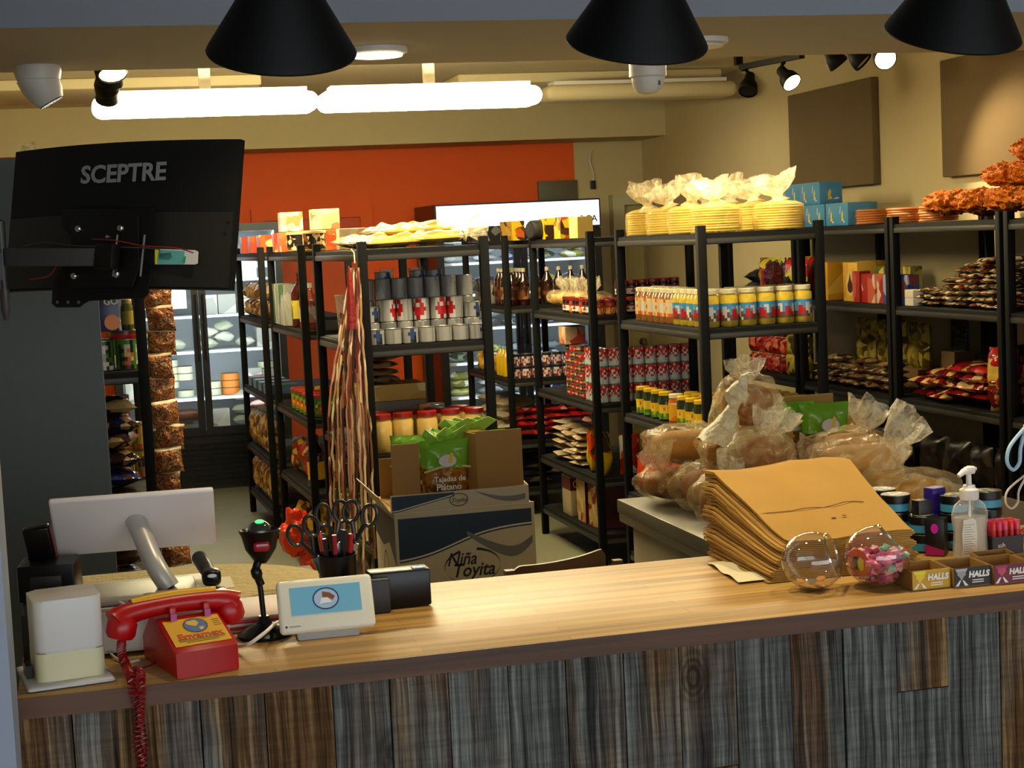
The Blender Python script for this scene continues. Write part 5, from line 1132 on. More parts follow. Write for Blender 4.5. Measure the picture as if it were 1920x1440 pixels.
# ---------------- hanging strips at the can rack post
hp = U(668, 478, Y=7.12)
t = thing('hanging_strips', 'long bundle of pink and cream twisted strips hanging from the rack post', 'hanging strips', (1.055, 7.14, 1.74))
skm = [art('strip_pink', ['#b87866', '#d8a890', '#7a342c', '#e8cbb0'], 30, .35, stretch=(1, 1, .25)), art('strip_cream', ['#c4a67c', '#b08a5c', '#7a5230', '#dcc49c'], 30, .35, stretch=(1, 1, .25)), art('strip_dark', ['#5a2c22', '#3a1c16', '#8a5a40', '#4a2a20'], 30, .35, stretch=(1, 1, .25))]
for k in range(15):
    bx = -.085+.0125*k+J(.004); by = J(.02)
    P = []
    for q in range(34):
        s = q/33; sp_ = min(1, .18+s*1.5)
        P.append((.045*(1-min(1, s*2.2))-.03*s+bx*sp_+.007*noise.noise(Vector((k*3, q*.6, 0))), by*sp_+.006*noise.noise(Vector((k*3, q*.6, 5))), -.02-s*(1.18+.08*((k*5) % 3)-.10*(k % 2))))
    mb = MB(); mb.tube(P, [.0045+.0035*abs(noise.noise(Vector((k*9, q*.8, 1)))) for q in range(34)], 6); mb.build('strip', skm[[0, 1, 2, 1, 0, 2, 1, 0, 1, 2, 0, 1, 0, 2, 1][k]], t)
MB().tube([(.048, 0, 0), (.05, .02, .045), (.045, .065, .06)], .003, 6).build('hanging_loop', mat('cream_string', '#c8b088', .6), t)
m = MB(); m.lathe([(.022, -.28), (.02, -.2), (.010, -.05), (.003, -.01)], 14, c=(.02, -.008, 0), ang=lambda a, z: 1+.35*noise.noise(Vector((cos(a)*2, sin(a)*2, z*30)))); m.build('red_header', mat('header_red', '#7a1812', .4, bump=.4, bscale=50), t)
# ---------------- B1: knotted tortilla stacks
def tstack(v):
    def f():
        t = thing('tortilla_stack', 'x', 'bag of tortillas')
        pr = [(.001, .003)]
        n = 9
        for i in range(n):
            z = .004+i*.0115; r = .108+.004*noise.noise(Vector((v*4, i*1.7, 0))); pr += [(r*.965, z), (r, z+.004), (r, z+.008), (r*.965, z+.0112)]
        pr += [(.001, .004+n*.0115)]
        MB().lathe(pr, 26, cap=(0, 0)).build('tortillas', tort, t, ang=30)
        m = MB(); m.lathe([(.113, .001), (.118, .03), (.117, .085), (.112, .112), (.085, .125), (.045, .132), (.018, .142)], 30, cap=(0, 0), ang=lambda a, z: 1+.05*noise.noise(Vector((cos(a)*5+v, sin(a)*5, z*26))))
        m.build('plastic_wrap', wrap, t, ang=50)
        fl = flare(.082+.008*(v % 2), .10+.015*(v % 3), v, 4+v % 3).build('bag_knot', knotm, t, (0, 0, .135), (J(.25), J(.25), 0), ang=50)
        return t
    return Kind(f)
ts = [tstack(v) for v in range(4)]
names = [(.14, .14, 'front left'), (.44, .13, 'front right'), (.13, .42, 'left side, second from the front'), (.43, .40, 'right side, second from the front'), (.13, .72, 'left side, third from the front'), (.43, .68, 'right side, third from the front'), (.13, 1.04, 'left side at the back'), (.42, .98, 'right side at the back')]
for i, (a, b, nm_) in enumerate(names): place(ts[i % 4], B1, a, b, zt(0), 'knotted bag of stacked yellow tortillas, '+nm_+' of the rack top', i*1.3, 'knotted tortilla stacks')
cl = mat('jar_lid_cream', '#cfc39c', .4)
pep = mat('pickled_yellow', '#b49a34', .15, coat=.6, var=.35, vscale=45); brn = mat('pickled_brown', '#8a5a30', .15, coat=.6, var=.4, vscale=45)
lb1 = [art('sky_label', ['#3a7ea8'], 30, .4), art('red_brown_label', ['#a01c1a', '#7a4a34', '#b02420', '#6a3a2c', '#a8988c'], 22, .4)]; lb2 = art('cream_label', ['#c8a878', '#d8c4a0', '#a05a2c', '#c8b490'], 16, .4)
lb1 = ('bbbbbbbbbbbb', 'bebbwwbbebww', 'brrbwwwbrrbw', 'brrrwwnbrrrw', 'nrrrnwnnrrrn', 'nnnnnnwnnnnn'); lb2 = ('cccoccccccoc', 'cwwcccwwcccc', 'cwwwoccwwwoc', 'cwwccccwwccc', 'oococooococo')
jp = kjar('pickle_jar', .043, .168, pep, lb1, cl, lh=.02, neck=.8, b0=.16, b1=.62); jb = kjar('pickle_jar', .043, .165, brn, lb2, cl, lh=.02, neck=.8, b0=.2, b1=.7)
for i in range(6):
    for q in range(3): place(jp, B1, .075+.0895*i, .085+.0895*q, zt(1), 'jar of yellow peppers with blue and red label, %s in the %s row' % (ORD[i], rows[q]), 2.6*i+q, 'jars of yellow peppers')
for i in range(8):
    if i < 2: K_, lb = jp, 'jar of yellow peppers on the aisle side, %s behind the corner' % ORD[i]
    else: K_, lb = jb, 'jar of brown pickles on the aisle side, %s from the front' % ORD[i-2]
    place(K_, B1, .075, .36+.092*i, zt(1), lb, i, 'jars of brown pickles' if i > 1 else 'jars of yellow peppers')
for i in range(5): place(jb, B1, .165, .60+.11*i, zt(1), 'jar of brown pickles in the inner row, %s from the front' % ORD[i], i, 'jars of brown pickles')
yl = mat('yellow_lid', '#c8a018', .35); dg = mat('dark_green_pickle', '#1f2a0e', .15, coat=.6, var=.3, vscale=40); gl_ = ('yyyyyyyyyyyy', 'yYoYyyYYoYyy', 'yYYYyyYYYYyy', 'ggGyGgGgyGgg', 'GggGgGggGGgG') or [art('yellow_label_part', ['#c8a41c', '#d0b02c', '#b8861c', '#d4b43a'], 40, .4), art('green_label_part', ['#3a6a1c', '#5a8a28', '#c8a41c', '#2f5a18', '#88a038'], 38, .4)]
jg = kjar('green_pickle_jar', .037, .14, dg, gl_, yl, lh=.018, neck=.86, b0=.06, b1=.56)
for i in range(9):
    if i not in (4,): place(jg, B1, .068, .10+.115*i+(0.03 if i > 4 else 0), zt(2), 'dark pickle jar with yellow lid on the aisle side, %s from the front' % ORD[i], i, 'dark pickle jars with yellow lids')
jo = kjar('sauce_jar', .037, .14, mat('orange_sauce', '#a85a1c', .2, coat=.5), art('orange_blue_label', ['#c86a20', '#3a78a8', '#d8d0c0', '#c8901c'], 14, .4), cl, lh=.018, neck=.86, b0=.1, b1=.7)
place(jo, B1, .068, .10+.115*4, zt(2), 'orange and blue labelled jar among the dark pickle jars', 0)
for i in range(5):
    for q in range(6): place(jg, B1, .16+.085*i, .10+.10*q, zt(2), 'yellow lidded jar, %s inner row from the aisle, %s from the front' % (ORD[i], ORD[q]), i, 'dark pickle jars with yellow lids')
rp = kpouch('red_pouch', .14, .2, .06, art('red_pouch_print', ['#8a1210', '#a81c14', '#b83a20', '#7a100e'], 14, .2), var=3)
op = kpouch('orange_pouch', .12, .22, .06, art('orange_pouch_print', ['#a8340e', '#b8481a', '#8a2408', '#c8c0b0', '#a03010'], 12, .2), var=3)
for i in range(7): place(rp, B1, .08, .12+.165*i, zt(3), 'red pouch on the aisle side under the pickle jars, %s from the front' % ORD[i], pi/2+J(.2), 'red pouches')
wp = kpouch('white_box_bag', .2, .26, .1, art('white_red_print', ['#b8a88c', '#a89878', '#8a1c1c', '#c4b698'], 8, .35), var=2)
for i in range(4): place(wp, B1, .12, .2+.25*i, zt(4), 'cream and red bag on the bottom shelf, %s from the front' % ORD[i], pi/2, 'cream and red bags')
# ---------------- B2
def onrack(px, rack_x=2.66): return U(px, 437, X=rack_x)
yk = kbox('cracker_box', .035, .14, .125, art('yellow_cracker_print', ['#c8a012', '#d2ac1c', '#2c1a10', '#c89a10', '#a84a14', '#cca418', '#c8a012', '#4a2a10'], 30, .35))
for i, (px, lb) in enumerate([(955, 'yellow cracker box beside the black box on the far rack'), (984, 'yellow cracker box just left of the black speaker'), (1052, 'yellow cracker box just right of the black speaker')]):
    p = onrack(px); yk.put((2.68, min(p.y, 9.72) if px == 984 else p.y, zt(0)+.0005), lb, radians(0), 'yellow cracker boxes', sca=(2.4, 2.3 if i == 0 else 1.0, 1))
p = onrack(1080); kbox('cracker_box', .09, .17, .12, art('pale_yellow_print', ['#c8b060', '#d0bc70', '#c0a450'], 10, .4)).put((2.69, p.y, zt(0)+.0005), 'pale yellow box at the right end of the row by the lit fridge sign')
p = onrack(900); kbox('dark_box', .10, .62, .105, art('black_print', ['#121214', '#1c1c20', '#5a5650', '#0e0e10'], 16, .4)).put((2.69, p.y, zt(0)+.0005), 'black printed box on the far rack behind the tortilla bags')
p = onrack(1018); t = thing('speaker', 'small black cylindrical speaker lying on the rack top', 'speaker', (2.66, p.y-.02, zt(0)+.0605))
m = MB(); m.M = Matrix.Rotation(radians(90), 4, 'Y') @ Matrix.Rotation(radians(0), 4, 'Z'); m.lathe([(.048, -.10), (.056, -.09), (.058, -.07), (.058, .07), (.056, .09), (.048, .10)], 28); m.build('speaker_body', mat('speaker_cloth', '#0b0b0c', .7, bump=.3, bscale=300), t, rot=(0, 0, .35))
m = MB(); m.M = Matrix.Rotation(radians(90), 4, 'Y'); m.lathe([(.04, -.1005), (.045, -.103), (.03, -.102), (.012, -.1045)], 24); m.build('end_driver', mat('speaker_end', '#2a2a2c', .3), t, rot=(0, 0, .35))
sj = kjar('small_jar', .028, .085, mat('amber_jam', '#8a4412', .15, coat=.6), ('rrrrrrrrrrrr', 'cooccoocooco', 'coyoccoyoocy', 'coooccoooccc'), mat('dark_red_lid', '#6a0f0c', .35), neck=.9, b0=.1, b1=.6)
dj = kjar('small_jar', .030, .09, mat('dark_jam', '#1c0806', .15, coat=.6), ('mmmmmmmmmmmm', 'wwmwwwwmwwww', 'wmrmwwmrmwww', 'wwwwwwwwwwww'), mat('dark_red_lid', '#6a0f0c', .35), neck=.9, b0=.15, b1=.6)
for i in range(9): place(sj if i in (0, 1, 2, 6, 7) else dj, B2, .07+.062*i, .07, zt(1), 'small red lidded jar on the front edge, %s from the left' % ORD[i], i, 'small red lidded jars')
for i in range(9): place(dj if i % 3 else sj, B2, .068, .15+.065*i, zt(1), 'small red lidded jar on the aisle side, %s behind the corner' % ORD[i], i, 'small red lidded jars')
for i in range(8): place(dj, B2, .13+.062*i, .14, zt(1), 'small red lidded jar in the second row, %s from the left, lower' % ORD[i], i, 'small red lidded jars')
for i in range(6): place(dj, B2, .22+.062*i, .145, zt(1)+.092, 'small red lidded jar in the second row, %s from the left, upper' % ORD[i], i, 'small red lidded jars')
brd = mat('bread_crust', '#8a4e12', .6, spec=.15, bump=.2, bscale=50, var=.25, vscale=18); brl = mat('pale_bread', '#b47e2a', .65, spec=.15, bump=.2, bscale=50, var=.2, vscale=18)
def breadk(v, rx, ry, rz_, mt_, fl=.6, n=5, knot=True, tail=(0, 0, 1)):
    def f():
        t = thing('bread_bag', 'x', 'bag of bread')
        MB().ball(rx*.96, ry*.96, rz_*.96, (0, 0, rz_*1.18), e=.8, u=20, v=14, nz=.10, ns=9, seed=v).build('bread', mt_, t, ang=60)
        seat(MB().ball(rx*1.18, ry*1.18, rz_*1.22, (0, 0, rz_*1.22), e=.75, u=30, v=20, nz=.26, ns=15, seed=v+5)).build('clear_bag', breadf, t, ang=28)
        if knot:
            q = Vector(tail).to_track_quat('Z', 'Y').to_euler(); flare(rx*fl, rx*1.1, v, n).build('bag_knot', knotm, t, (tail[0]*rx*.85, tail[1]*ry*.6, rz_*1.3+tail[2]*rz_*.7), q, ang=45)
        return t
    return Kind(f)
bb = breadk(1, .10, .07, .045, brl, .5, 5)
for i in range(5): place(bb, B2, .17, .50+.15*i, zt(1), 'small knotted bag of buns behind the red lidded jars, %s from the front' % ORD[i], i*.7, 'small knotted bun bags', sca=.85)
rw = [art('can_red_part', ['#8a1416', '#9c1c1c', '#a02a26', '#8a1416', '#b8a8a4', '#7a1012'], 34, .3), art('can_pale_part', ['#8a949a', '#9aa4a8', '#7c868c', '#a8b0b2', '#8c1c1e'], 30, .3)]
rc = kcan('red_white_can', .0335, .098, ('rrrrrwrrrrrw', 'rrwrrrrwwrrr', 'rwRRwrrwRRwr', 'rrwwrrprwwrp', 'pprrpppprrpp', 'pppppwppppww', 'ppwppppwpppp'))
for q in range(3):
    for i in range(8): place(rc, B2, .075+.0693*i, .078, zt(2)+.0985*q, 'red and white can in the front block, %s from the left, %s layer' % (ORD[i], ['bottom', 'middle', 'top'][q]), i*1.1+q, 'red and white cans')
    for i in range(3): place(rc, B2, .075, .1475+.0693*i, zt(2)+.0985*q, 'red and white can on the aisle side, %s from the corner, %s layer' % (ORD[i], ['bottom', 'middle', 'top'][q]), i+q, 'red and white cans')
tn = kcan('tuna_tin', .042, .036, ('mmrrrrmmttmm', 'ttcrrcttccmt', 'mmrrrrmmmmmm'), cat='tin')
for s_ in range(4):
    for q in range(8 if s_ else 7): place(tn, B2, .082, .40+.088*s_, zt(2)+.0365*q, 'red and brown tuna tin, %s stack from the cans, %s from the bottom' % (ORD[s_], ORD[q]), s_+q, 'stacked tuna tins')
place(kbox('display_carton', .12, .14, .10, art('carton_print', ['#b8946a', '#a87c50', '#a8341c', '#c8b494'], 12, .5)), B2, .085, .67, zt(2)+.2935, 'cream and red carton standing on the tuna tins')
wk = kpouch('white_meal_pack', .2, .14, .03, art('meal_print', ['#b8a484', '#a89070', '#8a6a48', '#c8b898'], 20, .35), lying=True, var=3)
for s_ in range(3):
    for q in range(6): place(wk, B2, .11+J(.015), .55+.19*s_, zt(3)+.030*q, 'flat cream meal pack, %s pile from the yellow pouches, %s from the bottom' % (ORD[s_], ORD[q]), pi/2+J(.15), 'flat cream meal packs')
yp = kpouch('yellow_pouch', .11, .24, .06, art('yellow_pouch_print', ['#b89a10', '#c4a61c', '#a88a0e', '#b83a14', '#3a2a10'], 9, .25), var=3)
for i in range(4): place(yp, B2, .075+.02*(i % 2), .09+.10*i, zt(3), 'yellow stand up pouch beside the cream meal packs, %s from the front' % ORD[i], pi/2+J(.25)-.5, 'yellow stand up pouches')
for i in range(3): place(op, B2, .22+.128*i, .10, zt(3), 'orange red pouch on the low front edge, %s from the left' % ORD[i], J(.2), 'orange red pouches')
gb_ = art('floral_box_print', ['#b89a5c', '#a8884c', '#b87a3c', '#c8b07c', '#7a2418'], 18, .45)
fk = kbox('floral_box', .17, .17, .24, gb_, extra=mat('maroon_side', '#4a0f10', .5))
place(fk, B2, .14, .28, zt(4), 'beige floral box on the bottom shelf, nearer one', .1, 'beige floral boxes'); place(fk, B2, .13, .50, zt(4), 'beige floral box on the bottom shelf, behind the nearer one', 0, 'beige floral boxes')
t = thing('cookie_box', 'red and cream cookie box on the bottom shelf beside the floral boxes', 'box', tuple(B2.W(.13, .78, zt(4)+.0005)))
MB().box(-.09, .09, -.09, .09, 0, .23, bev=.0015).build('carton', mat('cookie_cream', '#b8a480', .45), t); MB().box(-.0906, .0906, -.0906, .0906, .15, .225).build('red_top_band', mat('cookie_red', '#5e1512', .4), t)
lettering('GALLE', .06, mat('cookie_letter', '#c8bca8', .5), t, (.0, -.0915, .185), (pi/2, 0, 0), sx=.9, bold=.001); decal(ell(.06, .045), mat('cookie_oval', '#8a4a24', .4), t, (0, -.0908, .08), (pi/2, 0, 0), .0006)
for i in range(2): place(rp, B2, .34+.155*i, .12, zt(4), 'red pouch on the bottom front edge, %s from the left' % ORD[i], J(.2), 'red pouches low')
# ---------------- B3
db = kbottle('dark_bottle', .036, .24, mat('amber_glass', '#2a1006', .1, coat=.8), art('bronze_label', ['#5a3018', '#8a6038', '#2a1408'], 20, .35), mat('bottle_cap_cream', '#b8ac94', .4))
for i in range(5):
    for q in range(2): place(db, B3, .07+.08*q, .08+.085*i, zt(1), 'dark amber bottle on the far rack, %s from the front, %s row' % (ORD[i], ['outer', 'inner'][q]), i, 'dark amber bottles')
for i in range(5): place(db, B3, .23+.08*i, .08, zt(1), 'dark amber bottle on the front edge of the far rack, %s from the corner' % ORD[i], i, 'dark amber bottles')
ov = kpouch('grey_pack', .1, .16, .03, art('grey_pack_print', ['#5a5448', '#2a2a26', '#8a8474'], 14, .3), var=2)
for i in range(4): place(ov, B3, .08, .62+.13*i, zt(1), 'grey upright pack behind the dark bottles, %s from the front' % ORD[i], J(.3), 'grey upright packs')
rc2 = kcan('small_can', .032, .08, ('kkkkkkkkkkkk', 'wwwkrwwwkrww', 'wrrwwwrrwwwr', 'wrwrwwrwrwww', 'mmwwmmmwwmmm'))
for i in range(6):
    for q in range(2): place(rc2, B3, .07+.07*i, .07, zt(2)+.081*q, 'small red and cream can on the far rack front, %s from left, %s layer' % (ORD[i], ['lower', 'upper'][q]), i+q, 'small cans on the far rack')
for i in range(4): place(kpouch('black_pack', .12, .14, .05, art('black_shiny_print', ['#0e0e10', '#1c1a1a', '#4a4644', '#0a0a0a'], 24, .15), var=1) if i == 0 else BP, B3, .12+.12*i, .20, zt(2), 'glossy black pack on the far rack behind the small cans, %s from left' % ORD[i], J(.4), 'glossy black packs') if False else None
yb2 = kbottle('yellow_bottle', .035, .2, mat('yellow_bottle', '#c8a010', .3), None, mat('pale_blue_cap', '#7aa8b8', .4))
for i in range(3): place(yb2, B3, .07, .30+.085*i, zt(2), 'yellow bottle with a pale blue cap on the far rack, %s from the front' % ORD[i], 0, 'yellow bottles')
nb = kpouch('noodle_pack', .14, .13, .05, art('noodle_print', ['#a87a1c', '#c8962c', '#8a5a1c', '#d8b04a'], 24, .3), var=2)
for i in range(4): place(nb, B3, .07, .62+.15*i, zt(2), 'golden noodle pack on the far rack, %s behind the yellow bottles' % ORD[i], pi/2+J(.2), 'golden noodle packs')
rb3 = kpouch('red_bag', .26, .2, .05, art('red_bag_print', ['#8a1414', '#a01c1a', '#b8241c', '#7a2018', '#c88a7c', '#5a1210'], 16, .2), lying=True, var=4)
for i in range(3):
    for q in range(4): place(rb3, B3, .165+.15*i, .16+J(.02)+.02*q, zt(3)+.003+.040*q, 'shiny red bag in the low far pile, %s column from left, %s from the bottom' % (ORD[i], ORD[q]), J(.6), 'shiny red bags', rot=(J(.05), J(.05), J(.35)))
wb3 = kpouch('cream_bag', .26, .2, .07, art('cream_bag_print', ['#a89a7c', '#b8aa8c', '#98886a'], 9, .4), lying=True, var=3)
for i in range(3):
    for q in range(3): place(wb3, B3, .165, .55+.24*i, zt(3)+.003+.062*q, 'cream sack bag in the far rack, %s pile, %s from the bottom' % (ORD[i], ORD[q]), J(.2), 'cream sack bags')
dkp = kpouch('dark_bag', .24, .18, .05, art('dark_bag_print', ['#1c1a16', '#2a2620', '#4a4234', '#0e0e0c'], 16, .3), lying=True, var=3)
for i in range(3):
    for q in range(4): place(dkp, B3, .16+.14*i, .16, zt(4)+.003+.045*q, 'dark flat bag on the bottom far shelf, %s column, %s from the bottom' % (ORD[i], ORD[q]), J(.3), 'dark flat bags')
# ---------------- right wall racks
oc = art('orange_snack', ['#3a1600', '#9a4600', '#d86c06', '#5a2600', '#ea9420'], 85, .6, bump=1.0, spec=.12, kind='n', bscale=70)
tagm = mat('price_card', '#c8c0b4', .6)
ocw = film('snack_film', '#ffb040', .0, .08, .08, 40, .9, fres=False)
def snackbag(v):
    def f():
        t = thing('orange_snack_bag', 'x', 'snack bag')
        MB().ball(.15, .11, .055, (0, 0, .074), e=.85, u=48, v=28, nz=.34, ns=48, seed=v).build('snack_pieces', oc, t, ang=20)
        MB().ball(.165, .12, .066, (0, 0, .078), e=.85, u=24, v=14, nz=.25, ns=12, seed=v+3).build('clear_bag', ocw, t, ang=30)
        a = v*1.9; MB().box(-.025, .025, -.001, .001, -.035, .035).build('white_tag', tagm, t, (-.13*cos(.4), -.09+.02*v, .075), (radians(-20), 0, radians(-60)+.2*v))
        return t
    return Kind(f)
sbk = [snackbag(v) for v in range(4)]
pos = []
def heap(Yc, Z, lab, col_, X=4.16, rx=0, rr=0):
    sbk[len(pos) % 4].put((X, Yc, Z), lab, 0, 'orange snack bags on the wall rack', rot=(rr, rx, radians(90)+J(.25)), sca=.98); pos.append(1)
ztop = zt(0)+.001
for i, y in enumerate([7.60, 7.30, 7.02, 6.72, 6.42, 6.12]): heap(y, ztop, 'orange snack bag on the rack top, %s from the far end, bottom layer' % ORD[i], 0)
for i, y in enumerate([7.62, 7.28, 7.0, 6.70, 6.40, 6.10]): heap(y, ztop, 'orange snack bag in the rear row on the rack top, %s from the far end' % ORD[i], 0, 4.42)
for i, y in enumerate([7.17, 6.90, 6.62, 6.32]): heap(y, ztop+.115, 'orange snack bag in the second layer, %s from the far end' % ORD[i], 0, 4.25)
for i, y in enumerate([6.98, 6.72, 6.46, 6.2]): heap(y, ztop+.225, 'orange snack bag in the third layer, %s from the far end' % ORD[i], 0, 4.30)
for i, y in enumerate([6.82, 6.60, 6.35]): heap(y, ztop+.33, 'orange snack bag in the fourth layer, %s from the far end' % ORD[i], 0, 4.33)
for i, y in enumerate([6.70, 6.48]): heap(y, ztop+.43, 'orange snack bag at the peak of the heap, %s from the far end' % ORD[i], 0, 4.36)
tost = mat('tostada_orange', '#a8622a', .6, bump=.4, bscale=30, var=.25, vscale=14)
def tosk(v):
    def f():
        t = thing('tostada_pack', 'x', 'tostada pack')
        pr = [(.001, .002)]
        for i in range(6): r = .10+.006*noise.noise(Vector((v, i*2.1, 3))); pr += [(r*.95, .002+i*.013), (r, .007+i*.013), (r*.95, .0145+i*.013)]
        pr += [(.001, .081)]
        MB().lathe(pr, 22, cap=(0, 0), ang=lambda a, z: 1+.04*sin(3*a+z*120)).build('tostadas', tost, t, ang=30); MB().lathe([(.106, .0), (.112, .04), (.106, .085), (.03, .095)], 24, cap=(0, 0), ang=lambda a, z: 1+.06*noise.noise(Vector((cos(a)*5, sin(a)*5, z*30+v)))).build('clear_bag', ocw, t, ang=40)
        return t
    return Kind(f)
tk_ = [tosk(0), tosk(1)]
for i, (y, x, lb) in enumerate([(8.36, 4.13, 'pack of orange tostadas beside the blue trumpet boxes'), (8.10, 4.18, 'pack of orange tostadas between its twin and the snack heap'), (7.86, 4.24, 'pack of orange tostadas nearest the snack heap')]): tk_[i % 2].put((x, y, ztop), lb, i, 'packs of tostadas')
# blue boxes with yellow trumpets
bb_ = mat('blue_box', '#3b7ea8', .4, var=.1); ytr = mat('trumpet_yellow', '#d8b41c', .4); wtr = mat('trumpet_white', '#c8d4dc', .4)
def bluebox():
    t = thing('blue_box', 'x', 'box'); MB().box(-.07, .07, -.14, .14, 0, .125, bev=.002).build('carton', bb_, t)
    decal([(-.012, -.03), (.012, -.03), (.018, -.02), (.006, -.012), (.012, .012), (.004, .03), (-.002, .02), (-.010, .0), (-.006, -.018)], ytr, t, (-.01, -.1406, .055), (pi/2, 0, 0), .0005, 'printed_trumpet')
    decal([(-.012, -.04), (.03, -.038), (.026, -.03), (.014, -.030)], wtr, t, (.02, -.1406, .065), (pi/2, 0, 0), .0005, 'printed_streak')
    for y in (-.07, .07):
        decal([(-.012, -.03), (.012, -.03), (.018, -.02), (.006, -.012), (.012, .012), (.004, .03), (-.002, .02), (-.010, .0), (-.006, -.018)], ytr, t, (-.0706, y, .055), (pi/2, 0, -pi/2), .0005, 'printed_trumpet'); decal([(-.03, .01), (-.024, .05), (-.018, .05), (-.022, .01)], wtr, t, (-.0706, y, .055), (pi/2, 0, -pi/2), .0005, 'printed_streak'); decal([(.012, -.04), (.03, -.038), (.026, -.03), (.014, -.030)], wtr, t, (-.0706, y, .055), (pi/2, 0, -pi/2), .0005, 'printed_streak')
    return t
bx = Kind(bluebox)
for (x, y, z, lb) in [(4.10, 8.62, 0, 'blue box with yellow trumpets right of the tortilla stacks'), (4.10, 8.92, 0, 'blue trumpet box on the rack top, half behind the tortilla bags'), (4.12, 9.30, 0, 'blue trumpet box under the raised one'), (4.12, 9.30, .127, 'blue trumpet box stacked on another behind the tortilla bags'), (4.12, 9.02, .127, 'raised blue trumpet box nearest the acoustic panel')]: bx.put((x, y, ztop+z), lb, 0, 'blue trumpet boxes')
bx.put((4.30, 8.95, ztop), 'blue trumpet box hidden behind the front row', 0, 'blue trumpet boxes')
# second shelf
fig = art('fig_box_print', ['#b8881c', '#c89a2c', '#b08018', '#c8a040'], 6, .4)
def figbox():
    t = thing('fig_box', 'x', 'box'); MB().box(-.06, .06, -.09, .09, 0, .215, bev=.002).build('carton', fig, t)
    decal(ell(.05, .07), mat('fig_pale', '#c8a86a', .4), t, (-.0606, 0, .10), (pi/2, 0, -pi/2), .0005, 'printed_oval'); decal([(0, .055), (.012, .02), (.035, -.01), (.03, -.04), (0, -.055), (-.03, -.04), (-.035, -.01), (-.012, .02)], mat('fig_dark', '#3a1810', .3), t, (-.0613, 0, .10), (pi/2, 0, -pi/2), .0005, 'printed_fig')
    return t
fgk = Kind(figbox)
z1 = zt(1)+.0005; z2 = zt(2)+.0005
fgk.put((4.12, 8.92, z1), 'yellow box printed with a dark fig, left one', 0, 'yellow fig boxes'); fgk.put((4.14, 8.58, z1), 'yellow fig box half behind the rack post, right one', 0, 'yellow fig boxes'); fgk.put((4.30, 8.72, z1), 'yellow fig box standing behind the front pair', 0, 'yellow fig boxes')
for i in range(7):
    c_, pr_, nm_ = [('r', ['#8a2418', '#a84a30', '#c8a08a', '#8a1c14'], 'red'), ('b', ['#1c2a5a', '#2a3c78', '#8a94b0', '#5a2c30'], 'blue')][0 if i < 4 else 1]
    kbox('small_box', .07, .085, .155 if i else .17, art('small'+c_, pr_, 14, .4)).put((4.08+.01*(i % 2), 8.44-.092*i, z1), '%s printed carton in the row beside the fig boxes, %s from the left' % (nm_, ORD[i]), 0, 'small printed cartons')
for i in range(4): kbox('small_box', .07, .085, .19, art('smallg', ['#8a7a2c', '#b8a85a', '#4a5a2c'], 12, .4)).put((4.22, 8.42-.10*i, z1), 'olive carton behind the red and blue cartons, %s from the left' % ORD[i], 0, 'olive cartons')
cb_ = kpouch('colourful_bag', .34, .24, .10, art('yellow_red_print', ['#8a8a1c', '#b0a02c', '#8a1014', '#3a0a0a', '#a81c1c', '#1c1c10'], 12, .2, bump=.3), var=2)
cb_.put((4.12, 9.78, z1), 'yellow and red shiny bag on the farthest wall rack', pi/2, 'yellow and red bags'); cb_.put((4.12, 9.40, z1), 'yellow and red shiny bag nearer the fig boxes', pi/2, 'yellow and red bags'); cb_.put((4.3, 9.6, z1), 'yellow and red shiny bag at the back against the wall', pi/2, 'yellow and red bags')
dkb = kpouch('dark_snack_bag', .26, .16, .09, art('dark_blue_print', ['#1c2028', '#2a2e38', '#4a4a4c', '#101216'], 14, .2), lying=True, var=2)
for i in range(2): dkb.put((4.2, 10.05-.0*i, z1+.06*i), 'dark snack bag at the far end of the wall rack, %s from the bottom' % ORD[i], .3*i, 'dark snack bags')
sp_ = kpouch('small_snack_pack', .12, .10, .024, art('snack_pack_print', ['#7a6a4a', '#a89470', '#3a2414', '#5a3a20', '#c8b898', '#6a1c14'], 34, .2, bump=.3), lying=True, var=5)
pn = 0
for s_ in range(8):
    hgt = [2, 3, 3, 5, 7, 8, 9, 8][s_]
    for q in range(hgt):
        if pn > 300: break
        for x in (4.10, 4.24):
            sp_.put((x+J(.012), 7.82-.122*s_+J(.01), z1+.0245*q), 'small brown snack pack, %s pile from the left, %s up, %s' % (ORD[s_], ORD[q], 'front' if x < 4.2 else 'back'), J(.4), 'small brown snack packs', rot=(J(.05), J(.05), J(.4))); pn += 1
for q in range(2): kbox('white_card_box', .06, .09, .04, mat('card_white', '#b8b0a0', .6)).put((4.06, 7.80, z1+.041*q), 'small white card box by the post, %s of two' % ['lower', 'upper'][q], 0, 'small white card boxes')
# third shelf
rbg = kpouch('red_snack_bag', .22, .18, .05, art('red_gold_print', ['#6a1010', '#8a1814', '#a88a4a', '#4a0c0c', '#7a1412', '#c8a070'], 20, .15, bump=.3), lying=True, var=4)
for s_ in range(5):
    for q in range([2, 3, 4, 4, 4][s_]):
        for x in (4.13, 4.36): rbg.put((x+J(.02), 7.74-.19*s_+J(.02), z2+.042*q+.002), 'red and gold snack bag, %s pile from the left, %s up, %s row' % (ORD[s_], ORD[q], 'front' if x < 4.2 else 'rear'), J(.4), 'red and gold snack bags', rot=(J(.05), J(.05), J(.3)))
ur = kpouch('upright_red_bag', .22, .30, .10, art('red_gold_big', ['#7a0e10', '#8a1416', '#a8883a', '#5a0c0c', '#b89a50'], 12, .12, bump=.3), .82, mat('bag_red', '#860f12', .15), var=2)
ur.put((4.08, 6.98, z2), 'upright red bag with gold contents at the near end of the shelf', pi/2+.1, 'upright red bags'); ur.put((4.08, 6.68, z2), 'upright red bag just past the rack post', pi/2, 'upright red bags')
